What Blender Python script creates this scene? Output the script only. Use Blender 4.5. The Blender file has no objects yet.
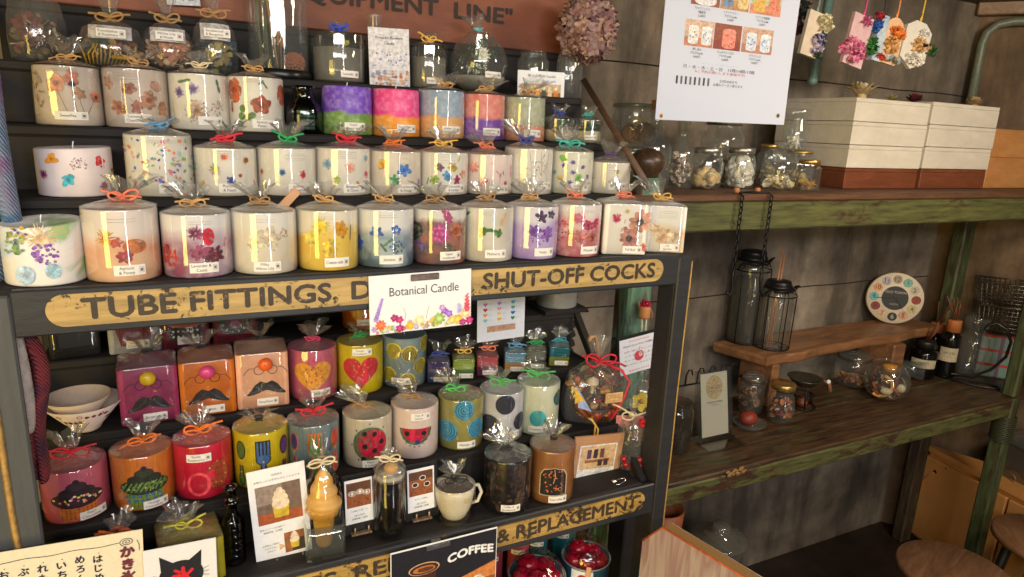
import bpy, bmesh, math, random
from mathutils import Vector, Matrix, Euler
PI = math.pi
SC = bpy.context.scene
COL = SC.collection
H = 1.745                      # eye height: the camera stands at (0, 0, H)
V = Vector
rnd = random.Random(7)

# ---------------------------------------------------------------- camera model
FPX = 660.0
def _u(a): return a.normalized()
_dx = _u(V((1870 - 512, 187 - 288.5, FPX)))
_dz = V((393 - 512, 2990 - 288.5, FPX)).normalized()
_dz = _u(_dz - _dx * _dx.dot(_dz))
_zc = -_dz
_yc = _zc.cross(_dx)
RM = Matrix((_dx, _yc, _zc))   # camera space (x right, y down, z forward) -> world
def ray(px, py): return RM @ V((px - 512, py - 288.5, FPX))
def PY(px, py, Y):             # point on the vertical plane y = Y
    d = ray(px, py); d = d * (Y / d.y); return V((d.x, d.y, d.z + H))
def PZ(px, py, Z):             # point on the horizontal plane z = Z
    d = ray(px, py); d = d * ((Z - H) / d.z); return V((d.x, d.y, Z))
def cosp(a, b):                # foreshortening of a width read on a plane of constant y
    m = (a + b) / 2; return m.y / math.hypot(m.x, m.y)
def away(q, r):                # centre of a round thing of radius r whose nearest base point is q
    d = math.hypot(q.x, q.y); return V((q.x * (1 + r / d), q.y * (1 + r / d), q.z))
def PX(px, py, X):
    d = ray(px, py); d = d * (X / d.x); return V((d.x, d.y, d.z + H))
def PP(px, py, p0, n):         # point on any plane
    d = ray(px, py); o = V((0, 0, H)); return o + d * ((p0 - o).dot(n) / d.dot(n))

# ---------------------------------------------------------------- materials
def lin(c):
    c = c / 255.0
    return c / 12.92 if c <= 0.04045 else ((c + 0.055) / 1.055) ** 2.4
def S(rgb): return (lin(rgb[0]), lin(rgb[1]), lin(rgb[2]), 1.0)
_MC = {}
class NT:
    def __init__(s, name):
        s.m = bpy.data.materials.new(name); s.m.use_nodes = True
        s.n = s.m.node_tree.nodes; s.l = s.m.node_tree.links
        s.b = s.n.get('Principled BSDF'); s.out = s.n.get('Material Output')
    def add(s, t, **kw):
        n = s.n.new(t)
        for k, v in kw.items(): setattr(n, k, v)
        return n
    def coords(s, scale=(1, 1, 1), rot=(0, 0, 0)):
        tc = s.add('ShaderNodeTexCoord'); mp = s.add('ShaderNodeMapping')
        mp.inputs['Scale'].default_value = scale; mp.inputs['Rotation'].default_value = rot
        s.l.new(tc.outputs['Object'], mp.inputs['Vector']); return mp.outputs['Vector']
    def noise(s, vec, scale, detail=4, rough=0.55, dist=0.0):
        n = s.add('ShaderNodeTexNoise'); n.inputs['Scale'].default_value = scale
        n.inputs['Detail'].default_value = detail; n.inputs['Roughness'].default_value = rough
        n.inputs['Distortion'].default_value = dist
        s.l.new(vec, n.inputs['Vector']); return n.outputs['Fac']
    def ramp(s, fac, stops, interp='LINEAR'):
        r = s.add('ShaderNodeValToRGB'); cr = r.color_ramp; cr.interpolation = interp
        while len(cr.elements) > 1: cr.elements.remove(cr.elements[-1])
        for i, (p, c) in enumerate(stops):
            e = cr.elements[0] if i == 0 else cr.elements.new(p)
            e.position = p; e.color = c if len(c) == 4 else S(c)
        s.l.new(fac, r.inputs['Fac']); return r.outputs['Color']
    def mix(s, fac, a, b, mode='MIX'):
        m = s.add('ShaderNodeMix', data_type='RGBA', blend_type=mode)
        for sock, v in ((m.inputs[0], fac), (m.inputs[6], a), (m.inputs[7], b)):
            if isinstance(v, (float, int)): sock.default_value = v
            elif isinstance(v, tuple): sock.default_value = v if len(v) == 4 else S(v)
            else: s.l.new(v, sock)
        return m.outputs[2]
    def math(s, op, a, b=0.0, clamp=False):
        m = s.add('ShaderNodeMath', operation=op, use_clamp=clamp)
        for sock, v in ((m.inputs[0], a), (m.inputs[1], b)):
            if isinstance(v, (float, int)): sock.default_value = v
            else: s.l.new(v, sock)
        return m.outputs[0]
    def bump(s, h, strength=0.3, dist=0.002):
        b = s.add('ShaderNodeBump'); b.inputs['Strength'].default_value = strength
        b.inputs['Distance'].default_value = dist
        s.l.new(h, b.inputs['Height']); s.l.new(b.outputs['Normal'], s.b.inputs['Normal']); return b
    def set(s, col=None, rough=0.5, metal=0.0, spec=None):
        if col is not None:
            if isinstance(col, tuple): s.b.inputs['Base Color'].default_value = col if len(col) == 4 else S(col)
            else: s.l.new(col, s.b.inputs['Base Color'])
        if isinstance(rough, (float, int)): s.b.inputs['Roughness'].default_value = rough
        else: s.l.new(rough, s.b.inputs['Roughness'])
        s.b.inputs['Metallic'].default_value = metal
        if spec is not None: s.b.inputs['Specular IOR Level'].default_value = spec
        return s.m

def C(rgb, rough=0.6, metal=0.0, var=0.16):
    """plain coloured surface with a faint mottling"""
    k = ('C', tuple(rgb), rough, metal, var)
    if k not in _MC:
        t = NT('surface')
        nz = t.noise(t.coords(), 170, 3)
        a = tuple(max(0, c * (1 - var)) for c in rgb); b = tuple(min(255, c * (1 + var * 0.6)) for c in rgb)
        _MC[k] = t.set(t.ramp(nz, [(0.3, a), (0.7, b)]), rough, metal)
    return _MC[k]

def pressed(rgb):
    """dried petal let into wax: mottled, thin in places"""
    k = ('F', tuple(rgb))
    if k not in _MC:
        t = NT('pressed petal'); v = t.coords()
        t.l.new(t.ramp(t.noise(v, 210, 4, 0.65), [(0.36, (0.25, 0.25, 0.25, 1)), (0.5, (1, 1, 1, 1))]), t.b.inputs['Alpha'])
        _MC[k] = t.set(t.ramp(t.noise(v, 110, 3), [(0.3, tuple(c * 0.74 for c in rgb)), (0.68, tuple(min(255, c * 1.12) for c in rgb))]), 0.55)
    return _MC[k]

def wood(name, dark, light, axis=0, grain=7.0, rough=0.55, stretch=9.0, bump=0.25):
    k = ('W', name)
    if k in _MC: return _MC[k]
    t = NT(name)
    sc = [stretch * grain / 7, stretch * grain / 7, stretch * grain / 7]; sc[axis] = 1.0
    v = t.coords(tuple(sc))
    n1 = t.noise(v, grain, 6, 0.6, 1.2); n2 = t.noise(v, grain * 5, 4, 0.7)
    f = t.math('ADD', t.math('MULTIPLY', n1, 0.7), t.math('MULTIPLY', n2, 0.3))
    _MC[k] = t.set(t.ramp(f, [(0.32, dark), (0.5, tuple((a + b) / 2 for a, b in zip(dark, light))), (0.66, light)]), rough)
    t.bump(n2, bump, 0.002)
    return _MC[k]

def chipped(name, paint, under, axis=0, amount=0.5, scale=60.0, rough=0.6, paint2=None, edge=0.03, stretch=2.0, var=0.80):
    """old paint worn through to what lies under it"""
    k = ('P', name)
    if k in _MC: return _MC[k]
    t = NT(name)
    sc = [1.0, 1.0, 1.0]; sc[axis] = 1.0 / stretch
    v = t.coords(tuple(sc))
    n = t.noise(v, scale, 7, 0.7, 0.5); big = t.noise(v, scale * 0.16, 3, 0.5)
    sc2 = [10, 10, 10]; sc2[axis] = 1.0
    g = t.noise(t.coords(tuple(sc2)), 9, 5, 0.65)
    pcol = t.ramp(g, [(0.3, tuple(c * var for c in paint)), (0.62, paint2 or paint)])
    ucol = t.ramp(g, [(0.35, tuple(c * 0.65 for c in under)), (0.65, under)])
    nn = t.math('ADD', t.math('MULTIPLY', n, 0.62), t.math('MULTIPLY', big, 0.38))
    fac = t.ramp(nn, [(amount - edge, (0, 0, 0, 1)), (amount + edge, (1, 1, 1, 1))])
    _MC[k] = t.set(t.mix(fac, ucol, pcol), rough)
    t.bump(nn, 0.35, 0.003)
    return _MC[k]

def concrete(name, c1, c2, c3):
    t = NT(name)
    v = t.coords()
    a = t.noise(v, 1.6, 6, 0.6, 0.5); b = t.noise(v, 14, 6, 0.65); c = t.noise(t.coords((3, 3, 0.7)), 2.0, 5, 0.6)
    col = t.ramp(a, [(0.3, c1), (0.5, c2), (0.68, c3)])
    col = t.mix(0.65, col, t.ramp(b, [(0.3, (96, 93, 90)), (0.7, (166, 161, 154))]), 'OVERLAY')
    col = t.mix(t.ramp(c, [(0.47, (0, 0, 0, 1)), (0.64, (0.7, 0.7, 0.7, 1))]), col, tuple(x * 0.55 for x in c1))
    m = t.set(col, 0.85)
    t.bump(b, 0.35, 0.004)
    return m

def thin_glass(name, tint=(235, 240, 238), refl=0.05, edge=0.55, rough=0.03, bump=0.0, bscale=40, power=3.0, gloss=(1, 1, 1, 1), haze=0.0):
    k = ('G', name)
    if k in _MC: return _MC[k]
    t = NT(name); t.n.remove(t.b)
    tr = t.add('ShaderNodeBsdfTransparent'); tr.inputs['Color'].default_value = S(tint)
    gl = t.add('ShaderNodeBsdfGlossy'); gl.inputs['Roughness'].default_value = rough; gl.inputs['Color'].default_value = gloss
    lw = t.add('ShaderNodeLayerWeight'); lw.inputs['Blend'].default_value = 0.5
    f = t.math('ADD', t.math('MULTIPLY', t.math('POWER', lw.outputs['Facing'], power), edge), refl, True)
    if bump > 0:
        b = t.add('ShaderNodeBump'); b.inputs['Strength'].default_value = bump; b.inputs['Distance'].default_value = 0.004
        t.l.new(t.noise(t.coords((1, 1, 0.5)), bscale, 3, 0.5, 0.6), b.inputs['Height']); t.l.new(b.outputs['Normal'], gl.inputs['Normal'])
    mx = t.add('ShaderNodeMixShader')
    t.l.new(f, mx.inputs[0]); t.l.new(tr.outputs[0], mx.inputs[1]); t.l.new(gl.outputs[0], mx.inputs[2])
    if haze:
        df = t.add('ShaderNodeBsdfDiffuse'); df.inputs['Color'].default_value = S(tint); m2 = t.add('ShaderNodeMixShader'); m2.inputs[0].default_value = haze
        t.l.new(mx.outputs[0], m2.inputs[1]); t.l.new(df.outputs[0], m2.inputs[2]); mx = m2
    t.l.new(mx.outputs[0], t.out.inputs['Surface'])
    _MC[k] = t.m
    return t.m

# ---------------------------------------------------------------- mesh builder
class MB:
    def __init__(s): s.v = []; s.f = []; s.mi = []; s.sm = []
    def add(s, vs, fs, mi=0, smooth=True, M=None):
        o = len(s.v)
        for p in vs:
            p = V(p); s.v.append((M @ p) if M is not None else p)
        for f in fs: s.f.append(tuple(i + o for i in f)); s.mi.append(mi); s.sm.append(smooth)
        return s
    def box(s, c, size, mi=0, bevel=0.0, M=None, rot=None, seg=1):
        bm = bmesh.new(); bmesh.ops.create_cube(bm, size=1.0)
        for v in bm.verts: v.co = V((v.co.x * size[0], v.co.y * size[1], v.co.z * size[2]))
        if bevel > 0: bmesh.ops.bevel(bm, geom=list(bm.edges), offset=bevel, segments=seg, affect='EDGES', profile=0.5)
        T = Matrix.Translation(V(c))
        if rot is not None: T = T @ Euler(rot).to_matrix().to_4x4()
        if M is not None: T = M @ T
        bm.verts.index_update()
        s.add([v.co.copy() for v in bm.verts], [[v.index for v in f.verts] for f in bm.faces], mi, seg > 1, T)
        bm.free(); return s
    def lathe(s, prof, n=32, c=(0, 0, 0), mi=0, mod=None, M=None, smooth=True, close=False):
        """prof: list of (r, z) or (r, z, weight); mod(theta, weight) -> (radius factor, dx, dy)"""
        vs = []; c = V(c)
        for p in prof:
            for i in range(n):
                a = 2 * PI * i / n; r = p[0]; ox = oy = 0
                if mod:
                    k, ox, oy = mod(a, p[2] if len(p) > 2 else 0.0); r *= k
                vs.append(c + V((r * math.cos(a) + ox, r * math.sin(a) + oy, p[1])))
        fs = []
        m = len(prof)
        for j in range(m - 1 if not close else m):
            j2 = (j + 1) % m
            for i in range(n):
                i2 = (i + 1) % n
                fs.append((j * n + i, j * n + i2, j2 * n + i2, j2 * n + i))
        s.add(vs, fs, mi, smooth, M); return s
    def disc(s, c, r, n=32, mi=0, up=True, M=None):
        c = V(c); vs = [c + V((r * math.cos(2 * PI * i / n), r * math.sin(2 * PI * i / n), 0)) for i in range(n)]
        f = list(range(n)); s.add(vs, [f if up else f[::-1]], mi, False, M); return s
    def sphere(s, c, r, mi=0, n=16, sc=(1, 1, 1), M=None, jit=0.0, rr=None):
        m = max(4, n // 2); vs = []; fs = []; c = V(c); g = rr or rnd
        for j in range(m + 1):
            for i in range(n):
                ph = PI * j / m; a = 2 * PI * i / n; k = 1 + (g.uniform(-jit, jit) if jit else 0)
                vs.append(c + V((r * sc[0] * math.sin(ph) * math.cos(a) * k, r * sc[1] * math.sin(ph) * math.sin(a) * k, -r * sc[2] * math.cos(ph) * k)))
        for j in range(m):
            for i in range(n):
                i2 = (i + 1) % n; fs.append((j * n + i, j * n + i2, (j + 1) * n + i2, (j + 1) * n + i))
        s.add(vs, fs, mi, True, M); return s
    def tube(s, pts, r, n=8, mi=0, closed=False, M=None, flat=None):
        pts = [V(p) for p in pts]; m = len(pts); vs = []; fs = []
        rs = r if isinstance(r, (list, tuple)) else [r] * m
        up = None
        for i, p in enumerate(pts):
            a = pts[(i - 1) % m] if (closed or i > 0) else p
            b = pts[(i + 1) % m] if (closed or i < m - 1) else p
            d = (b - a); d = d.normalized() if d.length > 1e-9 else V((0, 0, 1))
            if up is None:
                up = V((0, 0, 1)) if abs(d.z) < 0.9 else V((1, 0, 0))
            x = d.cross(up)
            if x.length < 1e-6: x = d.orthogonal()
            x.normalize(); y = x.cross(d).normalized(); up = y
            for k in range(n):
                t = 2 * PI * k / n
                vs.append(p + x * math.cos(t) * rs[i] * (flat or 1) + y * math.sin(t) * rs[i])
        for j in range(m if closed else m - 1):
            j2 = (j + 1) % m
            for k in range(n):
                k2 = (k + 1) % n; fs.append((j * n + k, j * n + k2, j2 * n + k2, j2 * n + k))
        if not closed:
            fs.append(tuple(range(n))[::-1]); fs.append(tuple((m - 1) * n + k for k in range(n)))
        s.add(vs, fs, mi, True, M); return s
    def prism(s, outline, z0, z1, mi=0, M=None, smooth=False):
        n = len(outline)
        vs = [V((p[0], p[1], z0)) for p in outline] + [V((p[0], p[1], z1)) for p in outline]
        fs = [tuple(range(n))[::-1], tuple(range(n, 2 * n))] + [(i, (i + 1) % n, n + (i + 1) % n, n + i) for i in range(n)]
        s.add(vs, fs, mi, smooth, M); return s
    def grid(s, fn, nu, nv, mi=0, M=None, smooth=True):
        vs = [V(fn(i / nu, j / nv)) for j in range(nv + 1) for i in range(nu + 1)]
        fs = [(j * (nu + 1) + i, j * (nu + 1) + i + 1, (j + 1) * (nu + 1) + i + 1, (j + 1) * (nu + 1) + i) for j in range(nv) for i in range(nu)]
        s.add(vs, fs, mi, smooth, M); return s
    def build(s, name, mats, parent=None, M=None):
        me = bpy.data.meshes.new(name)
        me.from_pydata([tuple(p) for p in s.v], [], s.f)
        for m in (mats if isinstance(mats, (list, tuple)) else [mats]): me.materials.append(m)
        me.polygons.foreach_set('material_index', s.mi); me.polygons.foreach_set('use_smooth', s.sm)
        me.update()
        o = bpy.data.objects.new(name, me); COL.objects.link(o)
        if parent is not None: o.parent = parent
        if M is not None: o.matrix_local = M
        return o

class Pal:
    """material list that grows as colours are asked for"""
    def __init__(s, thin=False): s.l = []; s.thin = thin
    def __call__(s, m, rough=0.6):
        if isinstance(m, tuple): m = pressed(m) if s.thin else C(m, rough)
        if m not in s.l: s.l.append(m)
        return s.l.index(m)

# ---------------------------------------------------------------- things
def tag(o, label, cat, group=None):
    o['label'] = label; o['category'] = cat
    if group: o['group'] = group
    return o
def thing(name, label, cat, loc=(0, 0, 0), rz=0.0, group=None, rot=None):
    o = bpy.data.objects.new(name, None); COL.objects.link(o); o.empty_display_size = 0.02
    o.location = V(loc) + V((0, 0, 0.0006 if loc[2] > 0.01 else 0)); o.rotation_euler = rot if rot is not None else (0, 0, rz)
    return tag(o, label, cat, group)
def struct(name, mb, mats):
    o = mb.build(name, mats); o['kind'] = 'structure'; return o

# ---------------------------------------------------------------- drawing on surfaces (s to the right, t up, e out of the surface)
def flat(y0=0.0): return lambda s, t, e: V((s, y0 - e, t))
def cyl(r): return lambda s, t, e: V(((r + e) * math.sin(s / r), -(r + e) * math.cos(s / r), t))
def star(mb, mp, cx, cy, rf, mi, e=0.0006, n=20, rings=2, sy=1.0, rot=0.0):
    if not callable(rf): R0 = rf; rf = lambda a: R0
    vs = [mp(cx, cy, e)]
    for k in range(1, rings + 1):
        for i in range(n):
            a = 2 * PI * i / n; r = rf(a) * k / rings
            x = r * math.cos(a); y = r * math.sin(a) * sy
            vs.append(mp(cx + x * math.cos(rot) - y * math.sin(rot), cy + x * math.sin(rot) + y * math.cos(rot), e))
    fs = [(0, 1 + i, 1 + (i + 1) % n) for i in range(n)]
    for k in range(1, rings):
        a = 1 + (k - 1) * n; b = 1 + k * n
        fs += [(a + i, b + i, b + (i + 1) % n, a + (i + 1) % n) for i in range(n)]
    mb.add(vs, fs, mi, True)
def petal_rf(R, p, depth=0.45, sharp=1.0): return lambda a: R * (1 - depth + depth * abs(math.cos(a * p / 2)) ** sharp)
def heart_rf(R):
    def f(a):
        b = a - PI / 2
        return R * (0.62 + 0.42 * abs(math.sin(b)) ** 0.7 * (1 if math.sin(a) > -0.2 else 0.75) + (0.33 if math.cos(b + PI) > 0.93 else 0) - 0.14 * math.exp(-(b / 0.35) ** 2) * 2)
    return f
def heart_poly(R, n=40):
    out = []
    for i in range(n):
        t = 2 * PI * i / n
        out.append((R * math.sin(t) ** 3, R * (13 * math.cos(t) - 5 * math.cos(2 * t) - 2 * math.cos(3 * t) - math.cos(4 * t)) / 16))
    return out
def poly(mb, mp, pts, cx, cy, mi, e=0.0006, rings=3):
    """filled outline, star-shaped about its own middle"""
    o_ = []
    for i, q in enumerate(pts):
        q2 = pts[(i + 1) % len(pts)]; m = 1 + min(16, int(math.hypot(q2[0] - q[0], q2[1] - q[1]) / 0.003))
        o_ += [(q[0] + (q2[0] - q[0]) * k / m, q[1] + (q2[1] - q[1]) * k / m) for k in range(m)]
    pts = o_
    n = len(pts); mx = sum(p[0] for p in pts) / n; my = sum(p[1] for p in pts) / n
    vs = [mp(cx + mx, cy + my, e)]
    for k in range(1, rings + 1):
        for p in pts: vs.append(mp(cx + mx + (p[0] - mx) * k / rings, cy + my + (p[1] - my) * k / rings, e))
    fs = [(0, 1 + i, 1 + (i + 1) % n) for i in range(n)]
    for k in range(1, rings):
        a = 1 + (k - 1) * n; b = 1 + k * n
        fs += [(a + i, b + i, b + (i + 1) % n, a + (i + 1) % n) for i in range(n)]
    mb.add(vs, fs, mi, True)
def stroke(mb, mp, pts, w, mi, e=0.0006, closed=False):
    m = len(pts); vs = []
    for i in range(m):
        a = pts[(i - 1) % m] if (closed or i) else pts[i]; b = pts[(i + 1) % m] if (closed or i < m - 1) else pts[i]
        dx, dy = b[0] - a[0], b[1] - a[1]; L = math.hypot(dx, dy) or 1
        ww = w[i] if isinstance(w, (list, tuple)) else w
        nx, ny = -dy / L * ww / 2, dx / L * ww / 2
        vs += [mp(pts[i][0] + nx, pts[i][1] + ny, e), mp(pts[i][0] - nx, pts[i][1] - ny, e)]
    fs = [(2 * i, 2 * i + 1, (2 * i + 3) % (2 * m), (2 * i + 2) % (2 * m)) for i in range(m if closed else m - 1)]
    mb.add(vs, fs, mi, True)
def rect(mb, mp, cx, cy, w, h, mi, e=0.0006, nx=6, ny=2):
    mb.grid(lambda u, v: mp(cx + (u - 0.5) * w, cy + (v - 0.5) * h, e), nx, ny, mi)
def frame(mb, mp, cx, cy, w, h, lw, mi, e=0.0006):
    n = 6
    for sy in (-1, 1): stroke(mb, mp, [(cx - w / 2 + w * i / n, cy + sy * h / 2) for i in range(n + 1)], lw, mi, e)
    for sx in (-1, 1): stroke(mb, mp, [(cx + sx * w / 2, cy - h / 2), (cx + sx * w / 2, cy + h / 2)], lw, mi, e)
def ring(mb, mp, cx, cy, R, w, mi, e=0.0006, n=28, a0=0, a1=2 * PI, sy=1.0):
    cl = abs(a1 - a0) > 6.2
    stroke(mb, mp, [(cx + R * math.cos(a0 + (a1 - a0) * i / n), cy + sy * R * math.sin(a0 + (a1 - a0) * i / n)) for i in range(n if cl else n + 1)], w, mi, e, cl)

# ---------------------------------------------------------------- lettering
_TX = {}
def glyphs(s):
    if s not in _TX:
        cu = bpy.data.curves.new('lettering', 'FONT'); cu.body = s; cu.size = 1.0; cu.align_x = 'CENTER'; cu.align_y = 'CENTER'
        cu.resolution_u = 3
        o = bpy.data.objects.new('lettering', cu); COL.objects.link(o)
        bpy.context.view_layer.update()
        dg = bpy.context.evaluated_depsgraph_get()
        me = bpy.data.meshes.new_from_object(o.evaluated_get(dg))
        _TX[s] = ([(v.co.x, v.co.y) for v in me.vertices], [tuple(p.vertices) for p in me.polygons])
        bpy.data.objects.remove(o); bpy.data.curves.remove(cu); bpy.data.meshes.remove(me)
    return _TX[s]
def text(mb, mp, s, cx, cy, size, mi, e=0.0008, width=None, rot=0.0, align='C', bold=0.0, squeeze=1.0, curve=None):
    vs, fs = glyphs(s)
    if not vs: return
    xs = [v[0] for v in vs]; x0, x1 = min(xs), max(xs)
    kx = size * squeeze
    if width: kx = width / max(1e-6, x1 - x0)
    off = (x0 + x1) / 2 if align == 'C' else (x0 if align == 'L' else x1)
    c, sn = math.cos(rot), math.sin(rot)
    for i_, (dx, dy) in enumerate([(0, 0)] if not bold else [(-bold, 0), (bold, 0), (0, bold), (0, -bold)]):
        out = []
        for x, y in vs:
            X = (x - off) * kx + dx; Y = y * size + dy
            if curve: Y += curve(X)
            out.append(mp(cx + X * c - Y * sn, cy + X * sn + Y * c, e + i_ * 0.00005))
        mb.add(out, fs, mi, False)
def textv(mb, mp, s, cx, cy, size, mi, e=0.0008, step=1.1, bold=0.0):
    for i, ch in enumerate(s): text(mb, mp, ch, cx, cy - i * size * step, size, mi, e, bold=bold)
# ================================================================ materials of the place
M_IRON = chipped('black iron', (40, 40, 43), (96, 84, 62), 0, 0.36, 70, 0.45, (48, 48, 51), 0.02, 2.0, 0.95)
M_PLATE = chipped('yellow enamel plate', (182, 150, 90), (58, 46, 36), 0, 0.42, 130, 0.5, (194, 162, 100), 0.015, 1.2)
M_PLATEWORN = chipped('worn yellow enamel plate', (176, 138, 70), (54, 40, 30), 0, 0.455, 120, 0.55, (190, 152, 80), 0.02, 1.2)
M_DARKWOOD = wood('dark stained wood', (34, 25, 20), (66, 47, 35), 0, 6)
M_GREEN = chipped('old green paint', (84, 86, 46), (78, 48, 32), 0, 0.45, 34, 0.6, (100, 100, 54), 0.03, 3.0, 0.6)
M_GREENV = chipped('old green post paint', (70, 82, 48), (74, 52, 38), 2, 0.48, 40, 0.6, (84, 94, 56), 0.05, 4.0, 0.6)
M_TEALV = chipped('worn teal paint', (88, 124, 104), (98, 62, 42), 2, 0.46, 40, 0.6, (104, 142, 120), 0.04, 4.0)
M_BROWNTOP = chipped('worn counter boards', (58, 42, 30), (96, 88, 56), 0, 0.44, 30, 0.42, (92, 66, 44), 0.03, 4.0, 0.5)
M_BROWNEDGE = wood('brown board edge', (72, 48, 32), (118, 80, 54), 0, 6)
M_LIVEEDGE = wood('reddish slab wood', (108, 72, 46), (172, 122, 80), 0, 4, 0.4)
M_CABINET = wood('orange plywood', (200, 136, 72), (218, 158, 92), 2, 3, 0.45, 5, 0.05)
M_BOXBROWN = wood('red brown box wood', (96, 50, 28), (138, 76, 44), 0, 7)
M_BOXORANGE = wood('honey box wood', (178, 118, 66), (206, 150, 92), 0, 4, 0.45)
M_STOOL = wood('stool top wood', (98, 66, 44), (150, 108, 76), 0, 5, 0.5)
M_STEEL = NT('brushed steel').set((190, 190, 188), 0.22, 1.0)
M_BLACKWIRE = C((26, 25, 25), 0.45, 0.4)
M_WIRE = C((120, 112, 100), 0.35, 0.8)
M_GOLD = C((196, 160, 90), 0.3, 0.8)
M_GLASS = thin_glass('clear jar glass', (244, 247, 245), 0.06, 0.55, 0.03, 0.25, 30, haze=0.035)
M_GLASSG = thin_glass('green bottle glass', (72, 120, 104), 0.06, 0.6, 0.03, 0.3, 60)
M_GLASSD = thin_glass('dark green bottle glass', (30, 62, 66), 0.06, 0.6, 0.04, 0.3, 90)
M_CELLO = thin_glass('cellophane', (248, 248, 247), 0.10, 0.5, 0.05, 0.10, 22, 3.5)
M_CELLOX = thin_glass('crinkled cellophane', (246, 246, 244), 0.16, 0.5, 0.07, 0.8, 60, 2.5, haze=0.05)
M_POUCH = thin_glass('soft cellophane', (246, 246, 244), 0.05, 0.35, 0.08, 0.6, 40, 3.0, haze=0.05)
M_PAPER = C((236, 236, 238), 0.7, 0, 0.02)
M_LABEL = C((232, 226, 216), 0.55, 0, 0.03)
M_INK = C((42, 38, 36), 0.7, 0, 0.05)
M_GREYINK = C((118, 114, 110), 0.7, 0, 0.05)
M_RAFFIA = C((196, 152, 96), 0.7)
M_JUTE = C((168, 130, 84), 0.8)

# ================================================================ the room
YW = 1.70; CEIL = H + 0.545; CORN = V((2.87, YW, 0)); OB = V((0.6, -0.8, 0))
ZFLOOR = 0.0
fl = MB().box((1.2, -0.6, -0.03), (7.4, 5.2, 0.06))
t = NT('dark floor'); v = t.coords()
FLM = t.set(t.ramp(t.noise(v, 5, 7, 0.65, 0.4), [(0.3, (26, 20, 16)), (0.6, (52, 40, 32)), (0.75, (74, 58, 46))]), t.ramp(t.noise(v, 9, 4), [(0.3, (0.3, 0.3, 0.3, 1)), (0.7, (0.6, 0.6, 0.6, 1))]))
struct('floor', fl, FLM)
M_CONC = concrete('old concrete', (104, 94, 83), (156, 143, 127), (204, 190, 170))
w = MB().box((0.685, YW + 0.06, CEIL / 2), (4.37, 0.12, CEIL))
struct('wall_back', w, M_CONC)
seam = MB()
for zz, x0, x1 in ((H - 0.545, 0.4, 2.86), (H + 0.20, 0.8, 2.86)):
    pts = [V((x0 + (x1 - x0) * i / 24, YW - 0.0005, zz + rnd.uniform(-0.003, 0.003))) for i in range(25)]
    seam.tube(pts, 0.0022, 5)
struct('trim_1', seam, C((38, 32, 28), 0.9))
nOB = V((-0.8, -0.6, 0))
def ob(d, z, off=0.0): return CORN + OB * d + nOB * off + V((0, 0, z))
w = MB()
w.add([ob(0, 0), ob(2.6, 0), ob(2.6, CEIL), ob(0, CEIL), ob(0, 0, -0.12), ob(2.6, 0, -0.12), ob(2.6, CEIL, -0.12), ob(0, CEIL, -0.12)],
      [(0, 1, 2, 3), (5, 4, 7, 6), (4, 0, 3, 7), (1, 5, 6, 2), (3, 2, 6, 7), (4, 5, 1, 0)], 0, False)
struct('wall_right', w, concrete('brown plaster', (104, 82, 62), (142, 116, 90), (164, 138, 110)))
ce = MB().box((1.2, -0.6, CEIL + 0.04), (7.4, 5.2, 0.08))
struct('ceiling', ce, wood('dark ceiling boards', (48, 38, 32), (74, 60, 50), 0, 4))
# timber rail and painted pipe on the angled wall
a = PP(976, 10, CORN, nOB); zt = a.z
mb = MB(); d0 = (a - CORN).dot(OB)
Mr = Matrix.Translation(ob(0, 0)) @ Matrix(((OB.x, nOB.x, 0, 0), (OB.y, nOB.y, 0, 0), (0, 0, 1, 0), (0, 0, 0, 1)))
mb.box((d0 + 0.6, 0.03, zt), (1.2, 0.06, 0.055), 0, 0.004, Mr)
tag(mb.build('timber_rail', wood('pale rail wood', (120, 92, 68), (164, 132, 100), 0, 6)), 'pale timber rail along the top of the plaster wall above the bent pipe', 'rail')
p = PP(983, 22, CORN + nOB * 0.05, nOB); dp = (p - CORN).dot(OB)
q = PP(962, 98, CORN + nOB * 0.05, nOB)
pts = [(dp + 1.2, 0.05, p.z), (dp + 0.10, 0.05, p.z), (dp + 0.05, 0.05, p.z - 0.01), (dp + 0.02, 0.05, p.z - 0.04), (dp + 0.012, 0.05, p.z - 0.08), (dp + 0.012, 0.05, H - 0.12)]
mb = MB().tube([Mr @ V(x) for x in pts], 0.017, 10)
tag(mb.build('painted_pipe', C((112, 118, 100), 0.4)), 'grey green metal pipe bent round a corner under the timber rail', 'pipe')

# ================================================================ green shelving
D2 = 1.20
zUt = H - 0.152; zUb = H - 0.224; zLt = H - 0.892; zLb = H - 0.953
XL, XR = 0.90, 2.68
shelf = thing('shelving_unit', 'big green painted timber shelving with a long counter against the concrete wall', 'shelving', (0.9, D2, 0))
def rel(x, y, z): return V((x - 0.9, y - D2, z))
YB = 1.60
def bar(name, x0, x1, y0, y1, z0, z1, m, bev=0.004):
    mb = MB().box(rel((x0 + x1) / 2, (y0 + y1) / 2, (z0 + z1) / 2), (x1 - x0, y1 - y0, z1 - z0), 0, bev)
    return mb.build(name, m, shelf)
bar('shelf_beam', 0.975, XR + 0.3, D2, D2 + 0.04, zUb, zUt, M_GREEN)
bar('shelf_board', 0.73, XR + 0.20, D2 - 0.005, YB, zUt, zUt + 0.018, M_BROWNEDGE)
bar('counter_beam', 0.965, XR, D2, D2 + 0.045, zLb - 0.005, zLt - 0.014, M_GREEN)
bar('counter_board', 0.73, XR + 0.32, D2 + 0.002, D2 + 0.21, zLt - 0.014, zLt, M_BROWNTOP)
bar('counter_board', 0.73, XR + 0.22, D2 + 0.214, YB, zLt - 0.014, zLt - 0.001, M_BROWNTOP)
bar('back_rail', 0.6, XR, YB - 0.04, YB, zLb - 0.03, zLt - 0.016, M_GREENV)
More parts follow.
